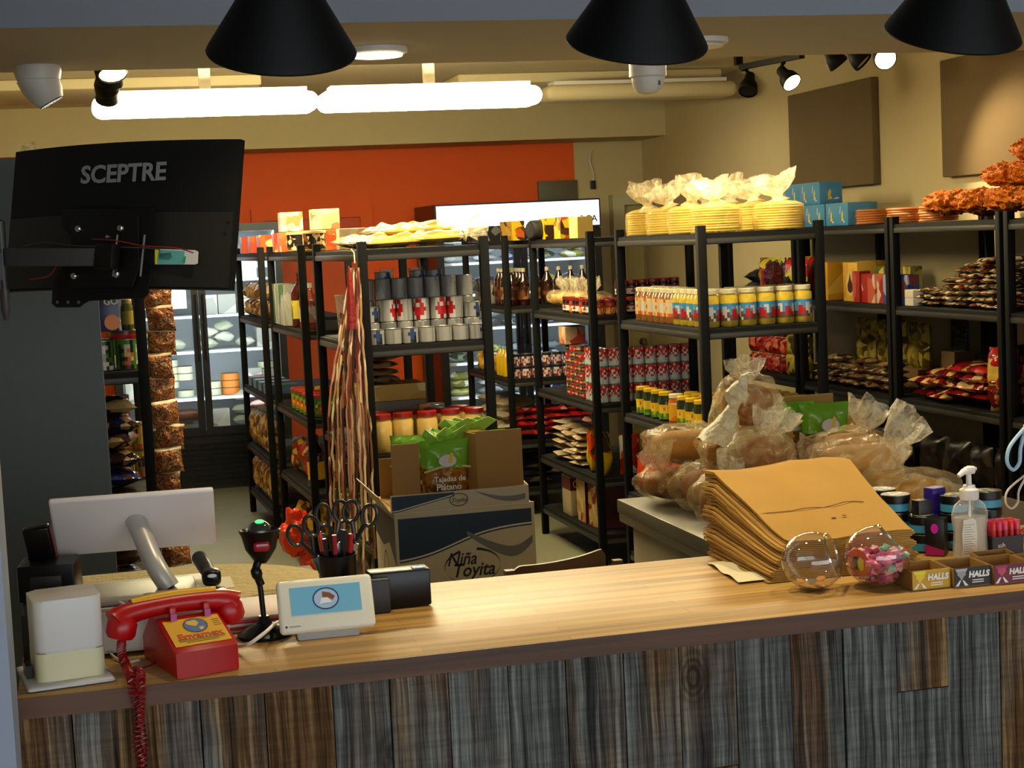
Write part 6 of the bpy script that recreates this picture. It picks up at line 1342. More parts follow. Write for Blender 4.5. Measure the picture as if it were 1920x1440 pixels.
bgk = kpouch('black_bag', .34, .22, .10, mat('black_film', '#0c0c0e', .3, bump=.4, bscale=30), lying=True, var=2)
bgk.put((4.38, 7.2, z2+.17), 'bulging black bag behind the red snack bags', 0, 'black bags'); bgk.put((4.36, 7.45, z2+.12), 'black bag draped between the snack piles', .5, 'black bags')
ck = kpouch('cookie_pack', .15, .12, .035, art('cookie_pack_print', ['#8a7450', '#5a3a24', '#a89478', '#3a2418', '#7a5a3c'], 30, .2, bump=.3), lying=True, var=4)
for s_ in range(6):
    for q in range(3+(s_ % 2)):
        for x in (4.11,): ck.put((x+J(.01), 8.98-.165*s_+J(.01), z2+.03*q+.002), 'brown cookie pack, %s pile from the far end, %s up' % (ORD[s_], ORD[q]), J(.4), 'brown cookie packs')
yn = kpouch('yellow_net_pack', .11, .13, .05, art('yellow_net_print', ['#7a6a1c', '#a89430', '#4a3c14', '#b8a04a'], 26, .3), var=3)
for i in range(7):
    for q in range(2): yn.put((4.36, 9.02-.125*i, z2+.10+.125*q), 'yellow snack pack against the wall, %s from the far end, %s row' % (ORD[i], ['lower', 'upper'][q]), pi/2+J(.2), 'yellow snack packs')
for i in range(4): kbox('carton', .2, .19, .1, mat('brown_carton', '#7a5a34', .8)).put((4.40, 8.97-.21*i, z2), 'brown carton under the yellow snack packs, %s from the far end' % ORD[i], 0, 'brown cartons')
rr_ = kpouch('red_ribbed_pack', .12, .11, .06, art('red_ribbed', ['#8a1c16', '#a83020', '#6a120e', '#c86a4a'], 30, .2), var=3)
for i in range(5):
    for q in range(3): rr_.put((4.12, 10.10-.125*i, z2+.112*q), 'red snack pack in the farthest wall rack, %s from the far end, %s layer' % (ORD[i], ['bottom', 'middle', 'top'][q]), pi/2+J(.15), 'red snack packs')
for i in range(3):
    for q in range(2): yn.put((4.10, 9.46-.12*i, z2+.13*q), 'yellow snack pack beside the red ones, %s from the far end, %s layer' % (ORD[i], ['bottom', 'top'][q]), pi/2+J(.2), 'yellow snack packs')
mb_ = kbox('menu_board', .02, .16, .26, art('dark_menu', ['#1c1c1c', '#222', '#4a4844'] if False else ['#1c1c1c', '#222222', '#4a4844'], 60, .5, stretch=(1, .2, 1))); mb_.put((4.50, 8.14, z2+.20), 'dark printed card leaning on the wall behind the cookie packs')
kbox('carton', .12, .16, .2, mat('brown_carton', '#7a5a34', .8)).put((4.48, 8.14, z2), 'brown carton under the dark printed card')
bk = kpouch('dim_bag', .24, .22, .10, art('shade_dimmed_print', ['#1a1412', '#241a14', '#3a3028', '#120e0c'], 14, .3), var=3)  # bag colours darkened to carry the shade of the low shelves
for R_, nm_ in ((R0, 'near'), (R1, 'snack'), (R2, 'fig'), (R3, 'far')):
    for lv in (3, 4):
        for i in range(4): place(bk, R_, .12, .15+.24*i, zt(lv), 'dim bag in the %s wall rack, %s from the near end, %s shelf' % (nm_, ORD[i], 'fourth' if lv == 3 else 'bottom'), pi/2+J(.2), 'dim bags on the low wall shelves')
# near rack beyond the right edge
t = thing('root_bag', 'bag of pale cut roots on the second shelf at the right edge', 'bag', (4.14, 6.58, z1))
for k in range(7): MB().tube([(J(.03), -.06+.02*k, .01), (J(.03), -.06+.02*k+J(.02), .22)], .013, 8).build('root', mat('root_cream', '#b89860', .6), t)
MB().pouch(.22, .28, .12, seed=4).build('clear_bag', knotm, t, rot=(0, 0, pi/2)); flare(.04, .07, 2).build('bag_knot', knotm, t, (0, 0, .26))
# ---------------- left rack by the partition
nv = mat('navy_print', '#141a4a', .35)
t = thing('navy_carton', 'navy blue carton with orange slice at the left rack edge', 'box', (.07, 6.72, zt(1)+.155)); MB().box(-.06, .03, -.04, .04, 0, .14, bev=.002).build('carton', nv, t)
decal(ell(.03, .03, a0=0, a1=pi*2), mat('slice_orange', '#c8701c', .4), t, (.005, -.0408, .035), (pi/2, 0, 0), .0005, 'printed_slice'); lettering('GO', .035, mat('navy_letters', '#c8c0a0', .4), t, (.004, -.0412, .115), (pi/2, 0, 0), bold=.001)
oj = kjar('olive_jar', .024, .12, mat('olive_green', '#4a4a14', .15, coat=.5), art('olive_label', ['#8a7a2c', '#5a5a1c', '#a8984a'], 20, .4), mat('olive_lid', '#8a7430', .4)); oj.put((.133, 6.74, zt(1)+.155), 'slim olive jar between the navy carton and the rack post')
t = thing('round_tin', 'flat red edged tin lying on the green cans', 'tin', (.12, 6.76, zt(1)+.1205)); MB().lathe([(.06, 0), (.062, .004), (.062, .024)], 28).build('tin_body', mat('tin_red', '#9a1414', .3), t); MB().lathe([(.063, .024), (.063, .033), (.055, .034)], 28).build('lid', mat('tin_dark_lid', '#2a2a26', .35), t)
gc = kcan('green_can', .045, .12, ('gggkgggkkggg', 'gwwkgswskggk', 'kcokgwwkkggk', 'gccogssgkggk', 'kmocgsskgggk', 'googgwwwkggk', 'kmmkgkwkwwgk'))
for i, (x, y) in enumerate([(.03, 6.74), (.126, 6.74), (-.06, 6.8), (.03, 6.9), (.126, 6.9)]): gc.put((x, y, zt(1)+.0005), 'dark green can on the left rack, %s' % ['by the partition', 'by the rack post', 'half behind the partition', 'second row by the partition', 'second row by the post'][i], i, 'dark green cans')
gc2 = kcan('gold_can', .034, .115, ('yyyyyyyyyyyy', 'yYytkyyYytkY', 'YyktkYyyktkY', 'yytttyyyttty', 'ooyyoooyyooo')); oc2 = kcan('orange_can', .034, .115, ('mmmmmmmmmmmm', 'momoommomoom', 'moooomooooom', 'mwoowmwoowmm', 'mmommmmommmm'))
for i in range(3):
    for q in range(3): (oc2 if q == 2 else gc2).put((.02+.072*i, 7.10, zt(2)+.116*q+.0005), '%s can in the tall left stack, %s from the partition, %s up' % ('orange' if q == 2 else 'gold', ORD[i], ORD[q]), i+q, 'gold and orange cans') if not (q == 2 and i == 2) else None
cfb = kpouch('coffee_bag', .26, .22, .075, art('coffee_print', ['#1c1210', '#3a2a22', '#7a6450', '#1a2050', '#2a1c16', '#8a7450'], 14, .12, bump=.5), lying=True, var=4)
for q in range(5):
    cfb.put((.015, 6.79, zt(2)+.003+.066*q), 'shiny brown bag in the left rack pile, %s from the bottom' % ORD[q], J(.3), 'shiny brown bags', rot=(J(.04), J(.04), J(.3)))
    cfb.put((.015, 6.84, zt(3)+.003+.066*q), 'shiny dark bag low in the left rack, %s from the bottom' % ORD[q], J(.3), 'shiny dark bags', rot=(J(.1), J(.1), J(.4)))
cfb.put((-.08, 6.75, zt(0)+.003), 'brown bag on top of the left rack', .3)
o = thing('clear_bag_bundle', 'clear knotted plastic bag on top of the slate partition', 'bag', (U(78, 290, Y=5.8).x, 5.8, 2.1355)); MB().ball(.05, .035, .022, (0, 0, .022), u=22, v=14, nz=.4, ns=26).build('bag_body', knotm, o, ang=30); flare(.035, .04, 1).build('bag_knot', knotm, o, (-.03, 0, .02), (0, radians(-30), 0))
# hanging strip of small brown bags
bt_, bb2 = U(295, 575, Y=7.0), U(316, 1062, Y=7.0)
t = thing('clip_strip', 'white merchandise strip hanging beside the left rack post', 'display strip', (.262, 7.05, .50)); MB().box(-.006, .006, .0, .0015, 0, 1.26).build('strip', mat('strip_white', '#c8c4b8', .5), t); MB().tube([(0, 0, 1.26), (-.03, -.0, 1.30), (-.08, 0, 1.31)], .002, 6).build('hook', chrome, t)
skb = kpouch('chicharron_bag', .12, .108, .052, art('rind_print', ['#5a2a14', '#8a4a24', '#a86a3c', '#3a1a0c', '#c89a6a', '#6a2c14'], 42, .2, bump=.9, kind='n', bscale=70), .86, mat('bag_header_cream', '#d8c49a', .35), var=4)
for q in range(12):
    z = 1.60-.097*q; p = Vector((.262+.012*sin(q*1.3), 7.0-.012*(q % 2), z-.0))
    skb.put(tuple(p), 'small brown snack bag on the hanging strip, %s from the top' % ORD[q], J(.35), 'snack bags on the hanging strip', rot=(radians(6), J(.08), J(.5)))
# ---------------- carton with plantain chips
kc = mat('kraft_card', '#9a7238', .8, var=.05); wc = mat('white_card', '#b8ab8e', .6); nvy = mat('carton_navy', '#12283c', .5); gry = mat('carton_grey', '#6a6a66', .5); inkc = mat('carton_ink', '#15161c', .5)
t = thing('printed_carton', 'tall white and navy printed carton with an open top', 'carton', (.985, 5.80, 0)); CWd, CDp, CH_ = .512, .42, .868
MB().box(0, CWd, 0, CDp, 0, CH_-.004, bev=.002).build('carton_body', wc, t)
m = MB().box(0, CWd, 0, .006, CH_-.004, CH_).box(0, CWd, CDp-.006, CDp, CH_-.004, CH_).box(0, .006, .006, CDp-.006, CH_-.004, CH_); m.build('rim', mat('card_cream', '#cfc39c', .6), t)
rr = (pi/2, 0, 0)
def wave(x0, x1, n, f): return [(x0+(x1-x0)*k/n, f(x0+(x1-x0)*k/n)) for k in range(n+1)]
fw = lambda x: CH_-.175+.105*(1/(1+math.exp(-(x/CWd-.42)*7)))
def band(lo, hi, x0=.012, x1=CWd-.012, n=24): return wave(x0, x1, n, lo)+wave(x0, x1, n, hi)[::-1]
decal(band(fw, lambda x: CH_-.022), nvy, t, (0, -.0004, 0), rr, .0004, 'printed_wave')
decal(band(lambda x: fw(x)-.006, lambda x: fw(x)+.000), mat('wave_white', '#c8c4b8', .5), t, (0, -.0008, 0), rr, .0003, 'printed_wave')
decal(band(lambda x: fw(x)-.011, lambda x: fw(x)-.006), inkc, t, (0, -.0008, 0), rr, .0003, 'printed_wave')
g1 = lambda x: CH_-.105-.085*sin((x-.26)/(CWd-.27)*pi*.72)**1.0*1.0
decal(wave(.26, CWd-.012, 16, lambda x: CH_-.10-.10*sin(min(1, (x-.26)/.26)*pi*.62)+.075*max(0, (x-.40)/.12)**2)+wave(.26, CWd-.012, 16, lambda x: CH_-.085-.075*sin(min(1, (x-.26)/.26)*pi*.62)+.055*max(0, (x-.40)/.12)**2)[::-1], gry, t, (0, -.0012, 0), rr, .0003, 'printed_swoosh')
ring(.102, .062, .010, inkc, t, (.275, -.0010, .655), rr, .0006, 'logo_ring', a0=radians(115), a1=radians(440), w2=-.004)
lettering('Niña', .066, inkc, t, (.235, -.0014, .682), rr, shear=.3, bold=.0006, sx=.85); lettering('Toyita', .068, inkc, t, (.275, -.0014, .640), rr, shear=.3, bold=.0008, sx=.9)
# printed side facing the aisle
decal([(0, 0), (-CDp, 0), (-CDp, -.10), (-.25, -.13), (-.12, -.10), (0, -.17)], nvy, t, (-.0004, 0, CH_-.022), (pi/2, 0, -pi/2), .0004, 'printed_wave')
ring(.05, .10, .006, inkc, t, (-.0006, .21, .60), (pi/2, 0, -pi/2), .0006, 'logo_ring'); lettering('Toyita', .06, inkc, t, (-.0008, .21, .60), (pi/2, radians(0), -pi/2), shear=.3)
lid = thing('carton_tray', 'shallow printed carton tray sitting on the tall carton', 'carton', (.975, 5.80, CH_+.001))
th = .004; m = MB().box(0, .50, 0, .40, 0, .003); m.build('tray_floor', kc, lid)
MB().prism([(.0, 0), (.0, .062), (-.004, .062), (-.004, 0)], .0, .0+.50, 'x').build('front_wall', wc, lid)
m = MB(); m._add([(0, 0, 0), (0, .40, 0), (-.05, .42, .075), (-.045, -.02, .065), (-.004, 0, 0), (-.004, .40, 0), (-.054, .42, .075), (-.049, -.02, .065)], [(0, 1, 2, 3), (4, 7, 6, 5), (3, 2, 6, 7), (0, 3, 7, 4), (1, 5, 6, 2)]); m.build('left_wall', wc, lid)
m = MB(); m._add([(.50, 0, 0), (.50, .40, 0), (.53, .42, .08), (.50, -.0, .062), (.504, 0, 0), (.504, .40, 0), (.534, .42, .08), (.504, -.0, .062)], [(0, 3, 2, 1), (4, 5, 6, 7), (3, 7, 6, 2), (0, 4, 7, 3), (1, 2, 6, 5)]); m.build('right_wall', wc, lid)
f2 = lambda x: .008+.045*min(1, max(0, (x-.02)/.22))
decal(wave(.004, .23, 10, f2)+[(.23, .058), (.004, .058)], nvy, lid, (0, -.0045, 0), rr, .0003, 'printed_wave')
decal(wave(.004, .23, 10, lambda x: f2(x)-.004)+wave(.004, .23, 10, f2)[::-1], mat('wave_white', '#c8c4b8', .5), lid, (0, -.0047, 0), rr, .0003, 'printed_wave'); decal(wave(.004, .23, 10, lambda x: f2(x)-.007)+wave(.004, .23, 10, lambda x: f2(x)-.004)[::-1], inkc, lid, (0, -.0047, 0), rr, .0003, 'printed_wave')
decal(wave(.30, .49, 12, lambda x: .058-.05*sin((x-.30)/.19*pi*.65))+wave(.30, .49, 12, lambda x: .058-.03*sin((x-.30)/.19*pi*.7))[::-1], gry, lid, (0, -.0047, 0), rr, .0003, 'printed_swoosh')
ring(.033, .022, .003, inkc, lid, (.245, -.0047, .03), rr, .0004, 'logo_ring'); lettering('Toyita', .022, inkc, lid, (.245, -.005, .028), rr, shear=.3)
ib = thing('chip_carton', 'brown open cardboard box holding plantain chip bags in the tray', 'carton', (.995, 5.83, CH_+.0045)); hgt = .262
MB().box(0, .10, .02, .024, 0, hgt-.03).build('left_flap', kc, ib); MB().box(.305, .475, .0, .004, 0, hgt-.002).build('right_flap', kc, ib)
m = MB(); m._add([(.255, .10, 0), (.305, .0, 0), (.305, 0, hgt-.01), (.245, .10, hgt), (.259, .10, 0), (.309, .004, 0), (.309, .004, hgt-.01), (.249, .10, hgt)], [(0, 1, 2, 3), (4, 7, 6, 5), (2, 6, 7, 3), (0, 3, 7, 4), (1, 5, 6, 2)]); m.build('side_flap', mat('kraft_light', '#b08440', .8), ib)
MB().box(0, .47, .30, .304, 0, .15).build('back_wall', kc, ib); MB().box(0, .47, .025, .30, 0, .003).build('box_floor', kc, ib)
grn = mat('bag_green', '#6ea62a', .25, bump=.4, bscale=30, var=.2, vscale=12); chip = art('plantain_chips', ['#6a3c0c', '#8a5010', '#a8701c', '#5a3008', '#b8842c'], 14, .25, bump=.5, kind='n')
def chipbag(word=True):
    def f():
        b = thing('plantain_chip_bag', 'x', 'chip bag')
        MB().pouch(.18, .22, .075, 0, .52, mt=1, nz=.16, seed=2, nx=16, ny=20).build('bag_body', [chip, grn], b, ang=50)
        decal([(-.085, .108), (0, .128), (.085, .118), (.085, .124), (0, .135), (-.085, .115)], mat('pale_stripe', '#b8c070', .3), b, (0, -.040, 0), rr, .0006, 'printed_stripe')
        lw_ = mat('bag_letter', '#d8d0c0', .4)
        lettering('Tajadas de', .027, lw_, b, (.005, -.050, .083), rr, bold=.0006); lettering('Plátano', .031, lw_, b, (.0, -.050, .054), rr, bold=.0008)
        decal(ell(.032, .022), mat('badge_white', '#c8c4b8', .4), b, (.0, -.047, .148), rr, .0006, 'printed_badge'); decal([(-.006, -.010), (.008, -.012), (.014, .02), (.004, .026), (-.002, .01)], mat('banana_yellow', '#d8a81c', .4), b, (.008, -.048, .152), rr, .0004, 'printed_banana')
        return b
    return f
pcb = Kind(chipbag())
pcb.put((.995+.195, 5.862, CH_+.022), 'plantain chip bag facing forward between the cardboard flaps', .02, 'green plantain chip bags')
for i, (x, y, rz_, lb) in enumerate([(.38, 6.02, .3, 'plantain chip bag behind the right cardboard flap'), (.12, 6.05, -.4, 'plantain chip bag behind the left cardboard flap')]): pcb.put((.995+x, y, CH_+.0085+.015), lb, rz_, 'green plantain chip bags')
m = MB(); 
def leafbag(name, loc, sz, rot, lb, sd):
    m = MB()
    for k in range(5):
        a = -.9+.45*k+.1*sd; w_ = sz[0]*1.0; h_ = sz[2]*(1.25+.35*((k*3+sd) % 3)); c_ = Vector((sz[0]*.42*(k-2)*.8, .012*((k % 2)*2-1), -sz[2]))
        vs = [c_+Vector((-w_*.35, 0, 0)), c_+Vector((w_*.35, .004, 0)), c_+Vector((w_*.7+h_*sin(a)*.6, .012, h_*.7)), c_+Vector((h_*sin(a), -.006, h_*1.1)), c_+Vector((-w_*.6+h_*sin(a)*.5, -.014, h_*.65)), c_+Vector((.0, -.016, h_*.45))]
        vs += [v+Vector((.001, .003, .001)) for v in vs]
        m._add(vs, [(0, 5, 4), (0, 1, 5), (1, 2, 5), (2, 3, 5), (3, 4, 5), (6, 10, 11), (6, 11, 7), (7, 11, 8), (8, 11, 9), (9, 11, 10), (0, 6, 7, 1), (1, 7, 8, 2), (2, 8, 9, 3), (3, 9, 10, 4), (4, 10, 6, 0)])
    o = m.build(name, mat('bag_lime', '#86b43a', .25, bump=.4, bscale=40), loc=loc, rot=rot, ang=15); return tag(o, lb, 'bag', 'crumpled green bag tops')
leafbag('green_bag_top', (1.19, 5.875, CH_+.262), (.06, .035, .030), (0, 0, .2), 'crumpled green bag top standing up above the front chip bag', 1)
leafbag('green_bag_top', (1.30, 6.0, CH_+.275), (.07, .04, .022), (0, 0, -.1), 'crumpled green bag top above the right cardboard flap', 2)
# ---------------- steel topped freezer bench
bx0 = 1.715; ben = thing('steel_topped_bench', 'pale bench with a grey steel top piled with bread bags', 'bench', (0, 0, 0))
stl = mat('bench_steel', '#78756a', .35, .6)
MB().box(bx0, 2.85, 4.35, 5.50, .855, .9, bev=.003).box(bx0+.004, 2.84, 4.354, 5.49, .825, .855).build('bench_top', stl, ben)
MB().box(bx0+.035, 2.82, 4.78, 5.44, 0, .825, bev=.003).build('bench_body', mat('bench_cream', '#a89c80', .6), ben)
for x in (bx0+.06, 2.76): MB().box(x, x+.04, 4.40, 4.44, 0, .825).build('leg', stl, ben)
tall_b = breadk(7, .10, .085, .085, brd, .65, 5); 
bk1 = breadk(2, .135, .10, .062, brd, .42, 4, tail=(-.5, -.3, .8)); bk2 = breadk(3, .15, .10, .060, brl, .45, 5, tail=(.6, -.3, .7)); bk3 = breadk(4, .10, .09, .075, brd, .5, 6, tail=(.1, -.2, 1)); bk4 = breadk(6, .16, .105, .065, brl, .4, 5, knot=False); bk5 = breadk(8, .11, .09, .06, brl, .65, 5, tail=(.5, .0, 1))
def bread(K, px, py, Y, lb, rz=0, sca=1, tilt=(0, 0)):
    p = U(px, py, Y=Y); K.put(tuple(p), lb, rz, 'knotted bread bags on the bench', sca=sca, rot=(tilt[0], tilt[1], rz)); return p
Zb = .901
L0 = [(bk1, 1.88, 5.35, 0, 'clear bag of buns at the far left corner of the bench', .2), (bk3, 1.90, 5.12, 0, 'clear bag with pale roll at the bench edge, second from far', .5), (bk3, 1.87, 4.86, 0, 'tall clear bag with dark loaf at the bench edge beside the paper bags', .1),
      (bk2, 1.93, 5.36, .115, 'bread bag stacked on the far left corner bag', .0), (bk1, 2.20, 5.01, 0, 'bread bag in the middle of the pile, bottom layer', 1.0), (bk4, 2.12, 4.72, 0, 'bread bag right behind the brown paper bags', .1), (bk4, 2.36, 4.62, 0, 'long bread loaf bag behind the right end of the paper bags', -.2),
      (bk2, 2.02, 5.10, .115, 'clear bread bag on the second layer at the left', .3), (bk3, 1.98, 4.84, .115, 'clear bread bag on the second layer with a folded end', .8), (bk2, 2.24, 4.68, .115, 'split loaf in a clear bag on the second layer at the front', -.1), (bk5, 2.34, 4.95, .115, 'clear bread bag with a tall flared knot before the green bags', .2),
      (tall_b, 2.06, 5.12, .235, 'white paper wrapped bread bag with a tall twisted end', .4)]
for K_, x, y, dz, lb, rz_ in L0: K_.put((x, y, Zb+dz), lb, rz_, 'knotted bread bags on the bench', sca=.86)
flp = U(1380, 735, Y=5.2)
o = thing('twisted_bag_end', 'tall twisted white bag end pointing up right from the bread pile', 'bag end', tuple(U(1352, 800, Y=4.98)))
m = MB(); m.tube(spl([(0, 0, -.06), (.02, 0, .0), (.045, 0, .06), (.05, 0, .085), (.075, 0, .12), (.085, 0, .165)]), [.085, .08, .075, .068, .06, .052, .045, .04, .036, .03, .026, .022, .018, .018, .02, .024, .028, .032, .036, .038, .038, .036, .034, .03, .026, .022, .018, .014, .012, .01, .008][:31], 18)
for v_ in m.bm.verts: v_.co += Vector((1, 1, 1))*.018*noise.noise(v_.co*30)
m.build('bag_film', film('milky_film', '#e8dcb4', .55, .95, .25, 30, .8), o, ang=40)
small = U(1655, 905, Y=4.62); bread(bk5, 1658, 935, 4.62, 'small clear knotted bag behind the pomade tins', .3, .62)
# red sausage bag and carton of green bags behind
p = U(1606, 850, Y=5.28); t = thing('sausage_bag', 'clear knotted bag of red sausages standing behind the bread', 'bag of sausages', (p.x, p.y, Zb+.06))
for k in range(5): MB().tube(spl([(-.045+.022*k, .01*(k % 2), .0), (-.05+.024*k, 0, .07), (-.04+.02*k, .0, .14)]), .017, 10).build('sausage', mat('sausage_red', '#7a1c10', .3, coat=.4, var=.25, vscale=30), t)
MB().ball(.075, .05, .09, (0, 0, .08), e=.7, u=26, v=16, nz=.2, ns=20).build('clear_bag', ocw, t, ang=35); flare(.035, .06, 2).build('bag_knot', knotm, t, (0, 0, .165))
MB().box(-.07, .07, -.05, .05, -.06, .0).build('tray', kc, t)
p0, p1 = U(1385, 750, Y=5.44), U(1562, 742, Y=5.44)
t = thing('bag_carton', 'brown cardboard box of green plantain bags behind the bread', 'carton', (p0.x, 5.18, Zb)); wd = min(p1.x, 2.49+.3)-p0.x; hh = p0.z-Zb
MB().box(0, wd, .26, .264, 0, hh).build('back_wall', kc, t); MB().box(0, wd, 0, .26, 0, .004).build('box_floor', kc, t); MB().box(0, wd, -.004, 0, 0, hh*.45).build('front_wall', kc, t); MB().box(0, .004, 0, .26, 0, hh*.8).build('left_wall', kc, t); MB().box(wd-.004, wd, 0, .26, 0, hh*.8).build('right_wall', kc, t)
q = U(1477, 800, Y=5.16); MB().box(q.x-p0.x-.012, q.x-p0.x+.012, -.035, -.031, hh*.2, hh-.07).build('card_divider', mat('kraft_light', '#b08440', .8), t)
for i, (px, rz_, lb) in enumerate([(1435, .25, 'green plantain bag leaning left in the box behind the bread'), (1500, -.1, 'green plantain bag in the middle of the box behind the bread'), (1545, .05, 'green plantain bag at the right of the box behind the bread')]):
    c = U(px, 800, Y=5.24); pcb.put((c.x, 5.235+.085*(i % 2), Zb+.09), lb, 0, 'green plantain chip bags'); kbox('carton', .08, .05, .084, mat('brown_carton', '#7a5a34', .8)).put((c.x, 5.235+.085*(i % 2), Zb+.005), 'brown inner carton under the '+['left', 'middle', 'right'][i]+' green plantain bag')
o = MB().ball(.055, .02, .028, (0, 0, 0), u=18, v=10, nz=.4, ns=20, seed=4).build('leafy_bag', mat('leaf_green', '#1c5a1c', .25, bump=.3, bscale=30), loc=tuple(U(1435, 795, Y=5.16)), rot=(0, radians(-35), 0), ang=30); tag(o, 'dark green bag corner shaped like a leaf above the bread', 'bag')
# chair
t = thing('wooden_chair', 'dark curved wooden chair back rising behind the counter', 'chair', (U(1060, 1060, Y=4.25).x, 4.25, 0), radians(0))
a_, b__ = U(972, 1068, Y=4.25), U(1145, 1032, Y=4.25); tx = t.location.x
wdk = mat('dark_chair_wood', '#4a3420', .4, var=.15)
n = 20; vs = []; m = MB()
for i in range(n+1):
    s = i/n; x = (a_.x+(b__.x-a_.x)*s)-tx; zt_ = a_.z+(b__.z-a_.z)*(s**1.6)+.004*sin(pi*s) - (.02*max(0, (s-.93)/.07)**2) - (.012*max(0, (.08-s)/.08)**2); y = .05*(2*s-1)**2
    for dy in (0, .012): vs += [(x, y+dy, zt_), (x, y+dy, zt_-.16)]
fs = []
for i in range(n): a = 4*i; b = a+4; fs += [(a, a+1, b+1, b), (a+2, b+2, b+3, a+3), (a, b, b+2, a+2), (a+1, a+3, b+3, b+1)]
fs += [(0, 2, 3, 1), (4*n, 4*n+1, 4*n+3, 4*n+2)]; m._add(vs, fs); m.build('backrest', wdk, t)
MB().box(-.19, .19, -.40, .02, .44, .465, bev=.008).build('seat', wdk, t)
for x in (-.16, .14):
    MB().box(x, x+.025, .015, .04, .465, .94).build('back_post', wdk, t)
    for y in (-.38, -.02): MB().box(x, x+.025, y, y+.025, 0, .44).build('leg', wdk, t)
# ================================================================ FRIDGES
fb = mat('fridge_black', '#0a0a0b', .35); fi = mat('fridge_inner_white', '#b4bec4', .5); fgl = film('fridge_glass', '#dfe8ec', .02, .04, .03, 4, 0)
shm = mat('fridge_shelf_white', '#c8d0d4', .4)
def fridge(label, x0, x1, y0, y1, ztop, zb, shelves, doors, header=None, lit=8, hz=0):
    t = thing('glass_door_fridge', label, 'fridge', (x0, y0, 0)); W = x1-x0; D = y1-y0; w_ = .05
    m = MB().box(0, w_, .04, D, 0, ztop).box(W-w_, W, .04, D, 0, ztop).box(w_, W-w_, D-.04, D, 0, ztop).box(w_, W-w_, .04, D-.04, ztop-.05, ztop).box(w_, W-w_, .04, D-.04, 0, zb); m.build('cabinet', fb, t)
    m = MB().box(w_, w_+.004, .05, D-.04, zb, ztop-.05).box(W-w_-.004, W-w_, .05, D-.04, zb, ztop-.05).box(w_+.004, W-w_-.004, D-.046, D-.04, zb, ztop-.05); m.build('inner_lining', fi, t)
    for z in shelves: MB().box(w_+.006, W-w_-.006, .07, D-.05, z-.018, z).build('shelf', shm, t)
    dw = W/doors; zt2 = hz or ztop
    for k in range(doors):
        a = k*dw; m = MB().box(a+.003, a+.055, 0, .035, zb-.03, zt2).box(a+dw-.055, a+dw-.003, 0, .035, zb-.03, zt2).box(a+.055, a+dw-.055, 0, .035, zb-.03, zb+.03).box(a+.055, a+dw-.055, 0, .035, zt2-.06, zt2)
        d = m.build('door', fb, t); MB().box(a+.055, a+dw-.055, .014, .018, zb+.03, zt2-.06).build('door_glass', fgl, d)
        hx = a+dw-.03 if k % 2 == 0 else a+.03
        MB().tube([(hx, -.03, 1.0), (hx, -.03, 1.5)], .009, 8).box(hx-.006, hx+.006, -.03, 0, 1.02, 1.04).box(hx-.006, hx+.006, -.03, 0, 1.46, 1.48).build('door_handle', BLACK, d)
    m = MB()
    for k in range(9): m.box(.02, W-.02, .005, .03, .05+k*(zb-.11)/9, .05+k*(zb-.11)/9+.012)
    m.build('lower_grille', mat('grille', '#1c1c1c', .3, .4), t)
    for fr in (.25, .75):
        l = light('fridge_light', 'AREA', (W*fr, .14, ztop-.07), lit*.35, (.85, .95, 1), (radians(-12), 0, 0), shape='RECTANGLE', size=W*.4, size_y=.08); l.parent = t
    l = light('fridge_light', 'AREA', (W/2, .06, (zb+ztop)/2), lit*.65, (.85, .95, 1), (radians(90), 0, 0), shape='RECTANGLE', size=W*.8, size_y=1.2); l.parent = t
    return t
F1x0, F1x1 = U(215, 700, Y=13.0).x, U(541, 700, Y=13.0).x
zs1 = [U(345, y, Y=13.2).z for y in (805, 745, 658, 592, 527)]
F1 = fridge('black two door glass fridge full of white cheese tubs at the far left', F1x0, F1x1, 12.95, 13.60, 2.02, U(345, 812, Y=12.95).z, zs1, 2, lit=13)
F2x0, F2x1 = U(815, 400, Y=12.4).x, U(1126, 400, Y=12.4).x
F2z = U(960, 432, Y=12.4).z
F2 = fridge('black drinks fridge with a glowing white sign behind the centre racks', F2x0, F2x1, 12.4, 13.2, 2.085, .30, [.34, .62, .88, 1.14, 1.40, 1.64], 2, lit=9, hz=1.86)
hd = MB().box(0, F2x1-F2x0, 0, .035, 1.87, 2.085).build('sign_frame', fb, F2)
sg = MB().box(.012, F2x1-F2x0-.012, -.006, 0, 1.882, 2.072).build('lit_sign', mat('sign_glow', '#dfe6ee', .4, emis=1.1), hd)
lettering('RGA', .07, mat('sign_letter', '#15161a', .5), sg, (F2x1-F2x0-.10, -.0075, 1.93), (pi/2, 0, 0), bold=.001)
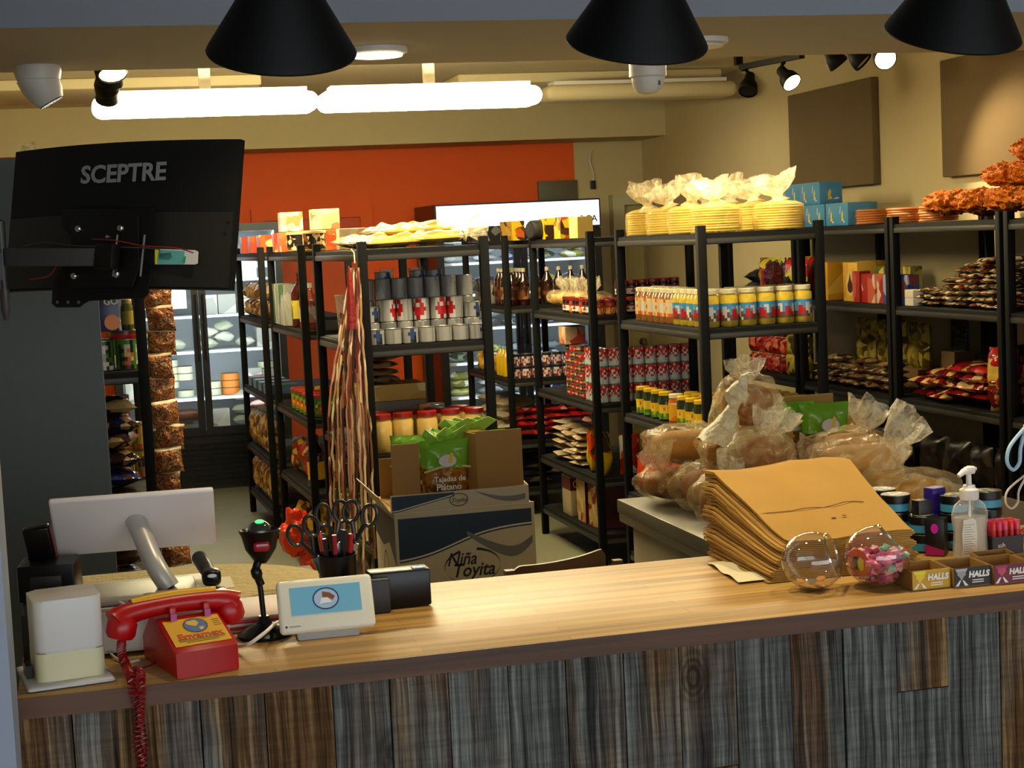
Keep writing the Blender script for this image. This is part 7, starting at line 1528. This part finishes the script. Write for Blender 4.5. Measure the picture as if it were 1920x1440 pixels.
# goods in the fridges
tubw = kcan('cheese_tub', .063, .055, mat('cheese_white', '#b0b498', .4), '#7c806c', 'tub')
wps = kpouch('cheese_pack', .16, .15, .07, art('cheese_print', ['#b8bcae', '#a8ac98', '#c4c8b8', '#98a08c'], 8, .35), lying=True, var=3); ychs = kcan('yellow_cheese', .07, .055, mat('cheese_orange', '#b86c14', .4), '#a86414', 'cheese')
wbx = kbox('white_carton', .135, .18, .15, art('white_carton_print', ['#b4b8b0', '#a8aca4', '#c0c4bc', '#8a8f88'], 6, .4))
def Fp(px, sh, Y=13.15): return U(px, 700, Y=Y).x
SW = ['bottom', 'second', 'third', 'fourth', 'top']
for si, items in {4: [('w', 250, 1), ('w', 300, 1), ('w', 345, 1), ('w', 405, 1), ('w', 440, 1), ('w', 480, 1), ('w', 515, 1)], 3: [('t', 232, 4), ('t', 285, 4), ('t', 317, 4), ('w', 347, 1), ('w', 404, 1), ('w', 438, 1), ('t', 475, 3), ('t', 508, 4)], 2: [('p', 240, 2), ('p', 300, 2), ('p', 338, 1), ('p', 400, 2), ('p', 430, 2), ('p', 468, 1), ('w', 508, 1)], 1: [('w', 240, 1), ('p', 300, 3), ('t', 325, 4), ('t', 352, 3), ('t', 404, 2), ('y', 437, 3), ('w', 478, 1), ('t', 512, 3)], 0: [('p', 245, 1), ('p', 345, 1), ('b', 413, 1), ('p', 455, 3), ('p', 500, 2)]}.items():
    for ii, (c_, px, n) in enumerate(items):
        for q in range(n):
            K_, nm_, g_, hh_ = {'t': (tubw, 'white cheese tub', 'white cheese tubs', .0555), 'w': (wbx, 'white carton', 'white cartons in the fridge', .151), 'p': (wps, 'pale cheese pack', 'pale cheese packs', .06), 'y': (ychs, 'orange cheese wheel', 'orange cheese wheels', .0555), 'b': (wbx, 'white carton', 'white cartons in the fridge', .151)}[c_]
            K_.put((max(F1x0+.14, min(F1x1-.15, Fp(px, si)-.02)), 13.2, zs1[si]+.001+hh_*q), '%s on the %s fridge shelf, %s from left%s' % (nm_, SW[si], ORD[ii], '' if n == 1 else ', %s up' % ORD[q]), J(.05) if c_ != 't' else 0, g_)
rs = kpouch('sausage_pack', .2, .14, .06, art('pink_meat_print', ['#8a3a3c', '#a8484c', '#c8a8a0', '#7a2a2c'], 20, .3), lying=True, var=2)
p = U(352, 790, Y=13.1); o = MB().ball(.12, .06, .05, (0, 0, .05), e=.8, u=20, v=12).build('ham_loaf', mat('ham_brown', '#5a2c14', .35), loc=(p.x, 13.1, zs1[0]+.065)); tag(o, 'brown ham loaf on the lowest fridge shelf', 'ham')
for i in range(3): rs.put((U(490, 780, Y=13.1).x+.0*i, 13.08, zs1[0]+.13+.06*i), 'pink meat pack on the lowest fridge shelf, %s up' % ORD[i], J(.2), 'pink meat packs')
kinds2 = [('grey', ['#6a7478', '#8a9498', '#3a4248', '#a8b0b4']), ('green', ['#3a4a34', '#8a9488', '#1c2a20', '#6a7a68']), ('blue', ['#141c4a', '#28346a', '#8a98b8', '#101630']), ('yellow', ['#8a8a3c', '#a8a868', '#c4c8b8', '#6a6a30'])]
kk = {n_: kpouch('chilled_pack', .2, .17, .055, art('chill_'+n_, c_, 13, .15, bump=.3), lying=True, var=2) for n_, c_ in kinds2}
zsh = [.34, .62, .88, 1.14, 1.40, 1.64]
for si in range(6):
    for ii in range(5):
        for q in range(3 if si % 2 else 2):
            n_ = ['grey', 'green', 'grey', 'yellow', 'blue'][(ii*2+si*3+(0 if si != 3 else 4)) % 5]
            kk[n_].put((F2x0+.17+.235*ii, 12.62, zsh[si]+.001+.056*q), '%s chilled pack in the drinks fridge, %s shelf up, %s from left, %s up' % (n_, ORD[si], ORD[ii], ORD[q]), J(.06), n_+' chilled packs')
# pull switch cord on the wall by the lit sign
p = U(1114, 345, Y=13.55); t = thing('power_plug', 'black plug and white cord on the tan wall above the fridge', 'plug', (p.x, 13.6, p.z)); MB().box(-.02, .02, -.03, 0, -.04, .03, bev=.003).build('plug', BLACK, t); MB().tube(spl([(0, -.03, .03), (.0, -.03, .10), (-.02, -.02, .2), (.0, -.012, .28)]), .006, 8).build('cord', cb, t)
# ================================================================ LET SOFT PACKS REST ON ONE ANOTHER
from mathutils.bvhtree import BVHTree
bpy.context.view_layer.update()
SOFT = {'small_snack_pack', 'red_bag', 'red_snack_bag', 'orange_snack_bag', 'chilled_pack', 'cookie_pack', 'meal_pack', 'white_meal_pack', 'dark_bag', 'cheese_pack', 'tortilla_bag', 'coffee_bag', 'cream_bag', 'tray_pack', 'sausage_pack', 'dark_snack_bag', 'bread_bag', 'black_bag', 'cheese_tub', 'white_carton', 'twisted_bag_end'}
STEP = .003
CAP = {'bread_bag': 5, 'tortilla_bag': 3, 'orange_snack_bag': 6, 'red_bag': 9, 'red_snack_bag': 9, 'coffee_bag': 5, 'twisted_bag_end': 0, 'dark_snack_bag': 4, 'black_bag': 4, 'small_snack_pack': 7}
def base(n): return n.split('.')[0]
def world_mesh(o):
    vs, ps = [], []
    def rec(q):
        if q.type == 'MESH':
            b = len(vs); mw_ = q.matrix_world; vs.extend(mw_ @ v.co for v in q.data.vertices); ps.extend(tuple(b+i for i in p.vertices) for p in q.data.polygons)
        for ch in q.children: rec(ch)
    rec(o); return vs, ps
done = []
def rank(o): return (0 if base(o.name) not in SOFT else 1, o.location.z)
tops = [o for o in col.objects if o.parent is None and o.type in ('MESH', 'EMPTY') and o.get('kind') is None and base(o.name) not in ('shelving_rack', 'service_counter', 'glass_door_fridge')]
for o in sorted(tops, key=rank):
    if o.location.y < 4 and base(o.name) not in SOFT: continue
    vs, ps = world_mesh(o)
    if not ps: continue
    lo = Vector((min(v.x for v in vs), min(v.y for v in vs), min(v.z for v in vs))); hi = Vector((max(v.x for v in vs), max(v.y for v in vs), max(v.z for v in vs)))
    t_ = BVHTree.FromPolygons(vs, ps)
    if base(o.name) in SOFT:
        near = [d for d in done if d[0].x < hi.x and d[1].x > lo.x and d[0].y < hi.y and d[1].y > lo.y]
        up = 0; k = 0
        while k < CAP.get(base(o.name), 25):
            if any(d[0].z < hi.z+up and d[1].z > lo.z+up and t_.overlap(d[2]) for d in near):
                up += STEP; k += 1; vs = [v+Vector((0, 0, STEP)) for v in vs]; t_ = BVHTree.FromPolygons(vs, ps)
            else: break
        if up: o.location.z += up; lo.z += up; hi.z += up
    done.append((lo, hi, t_))
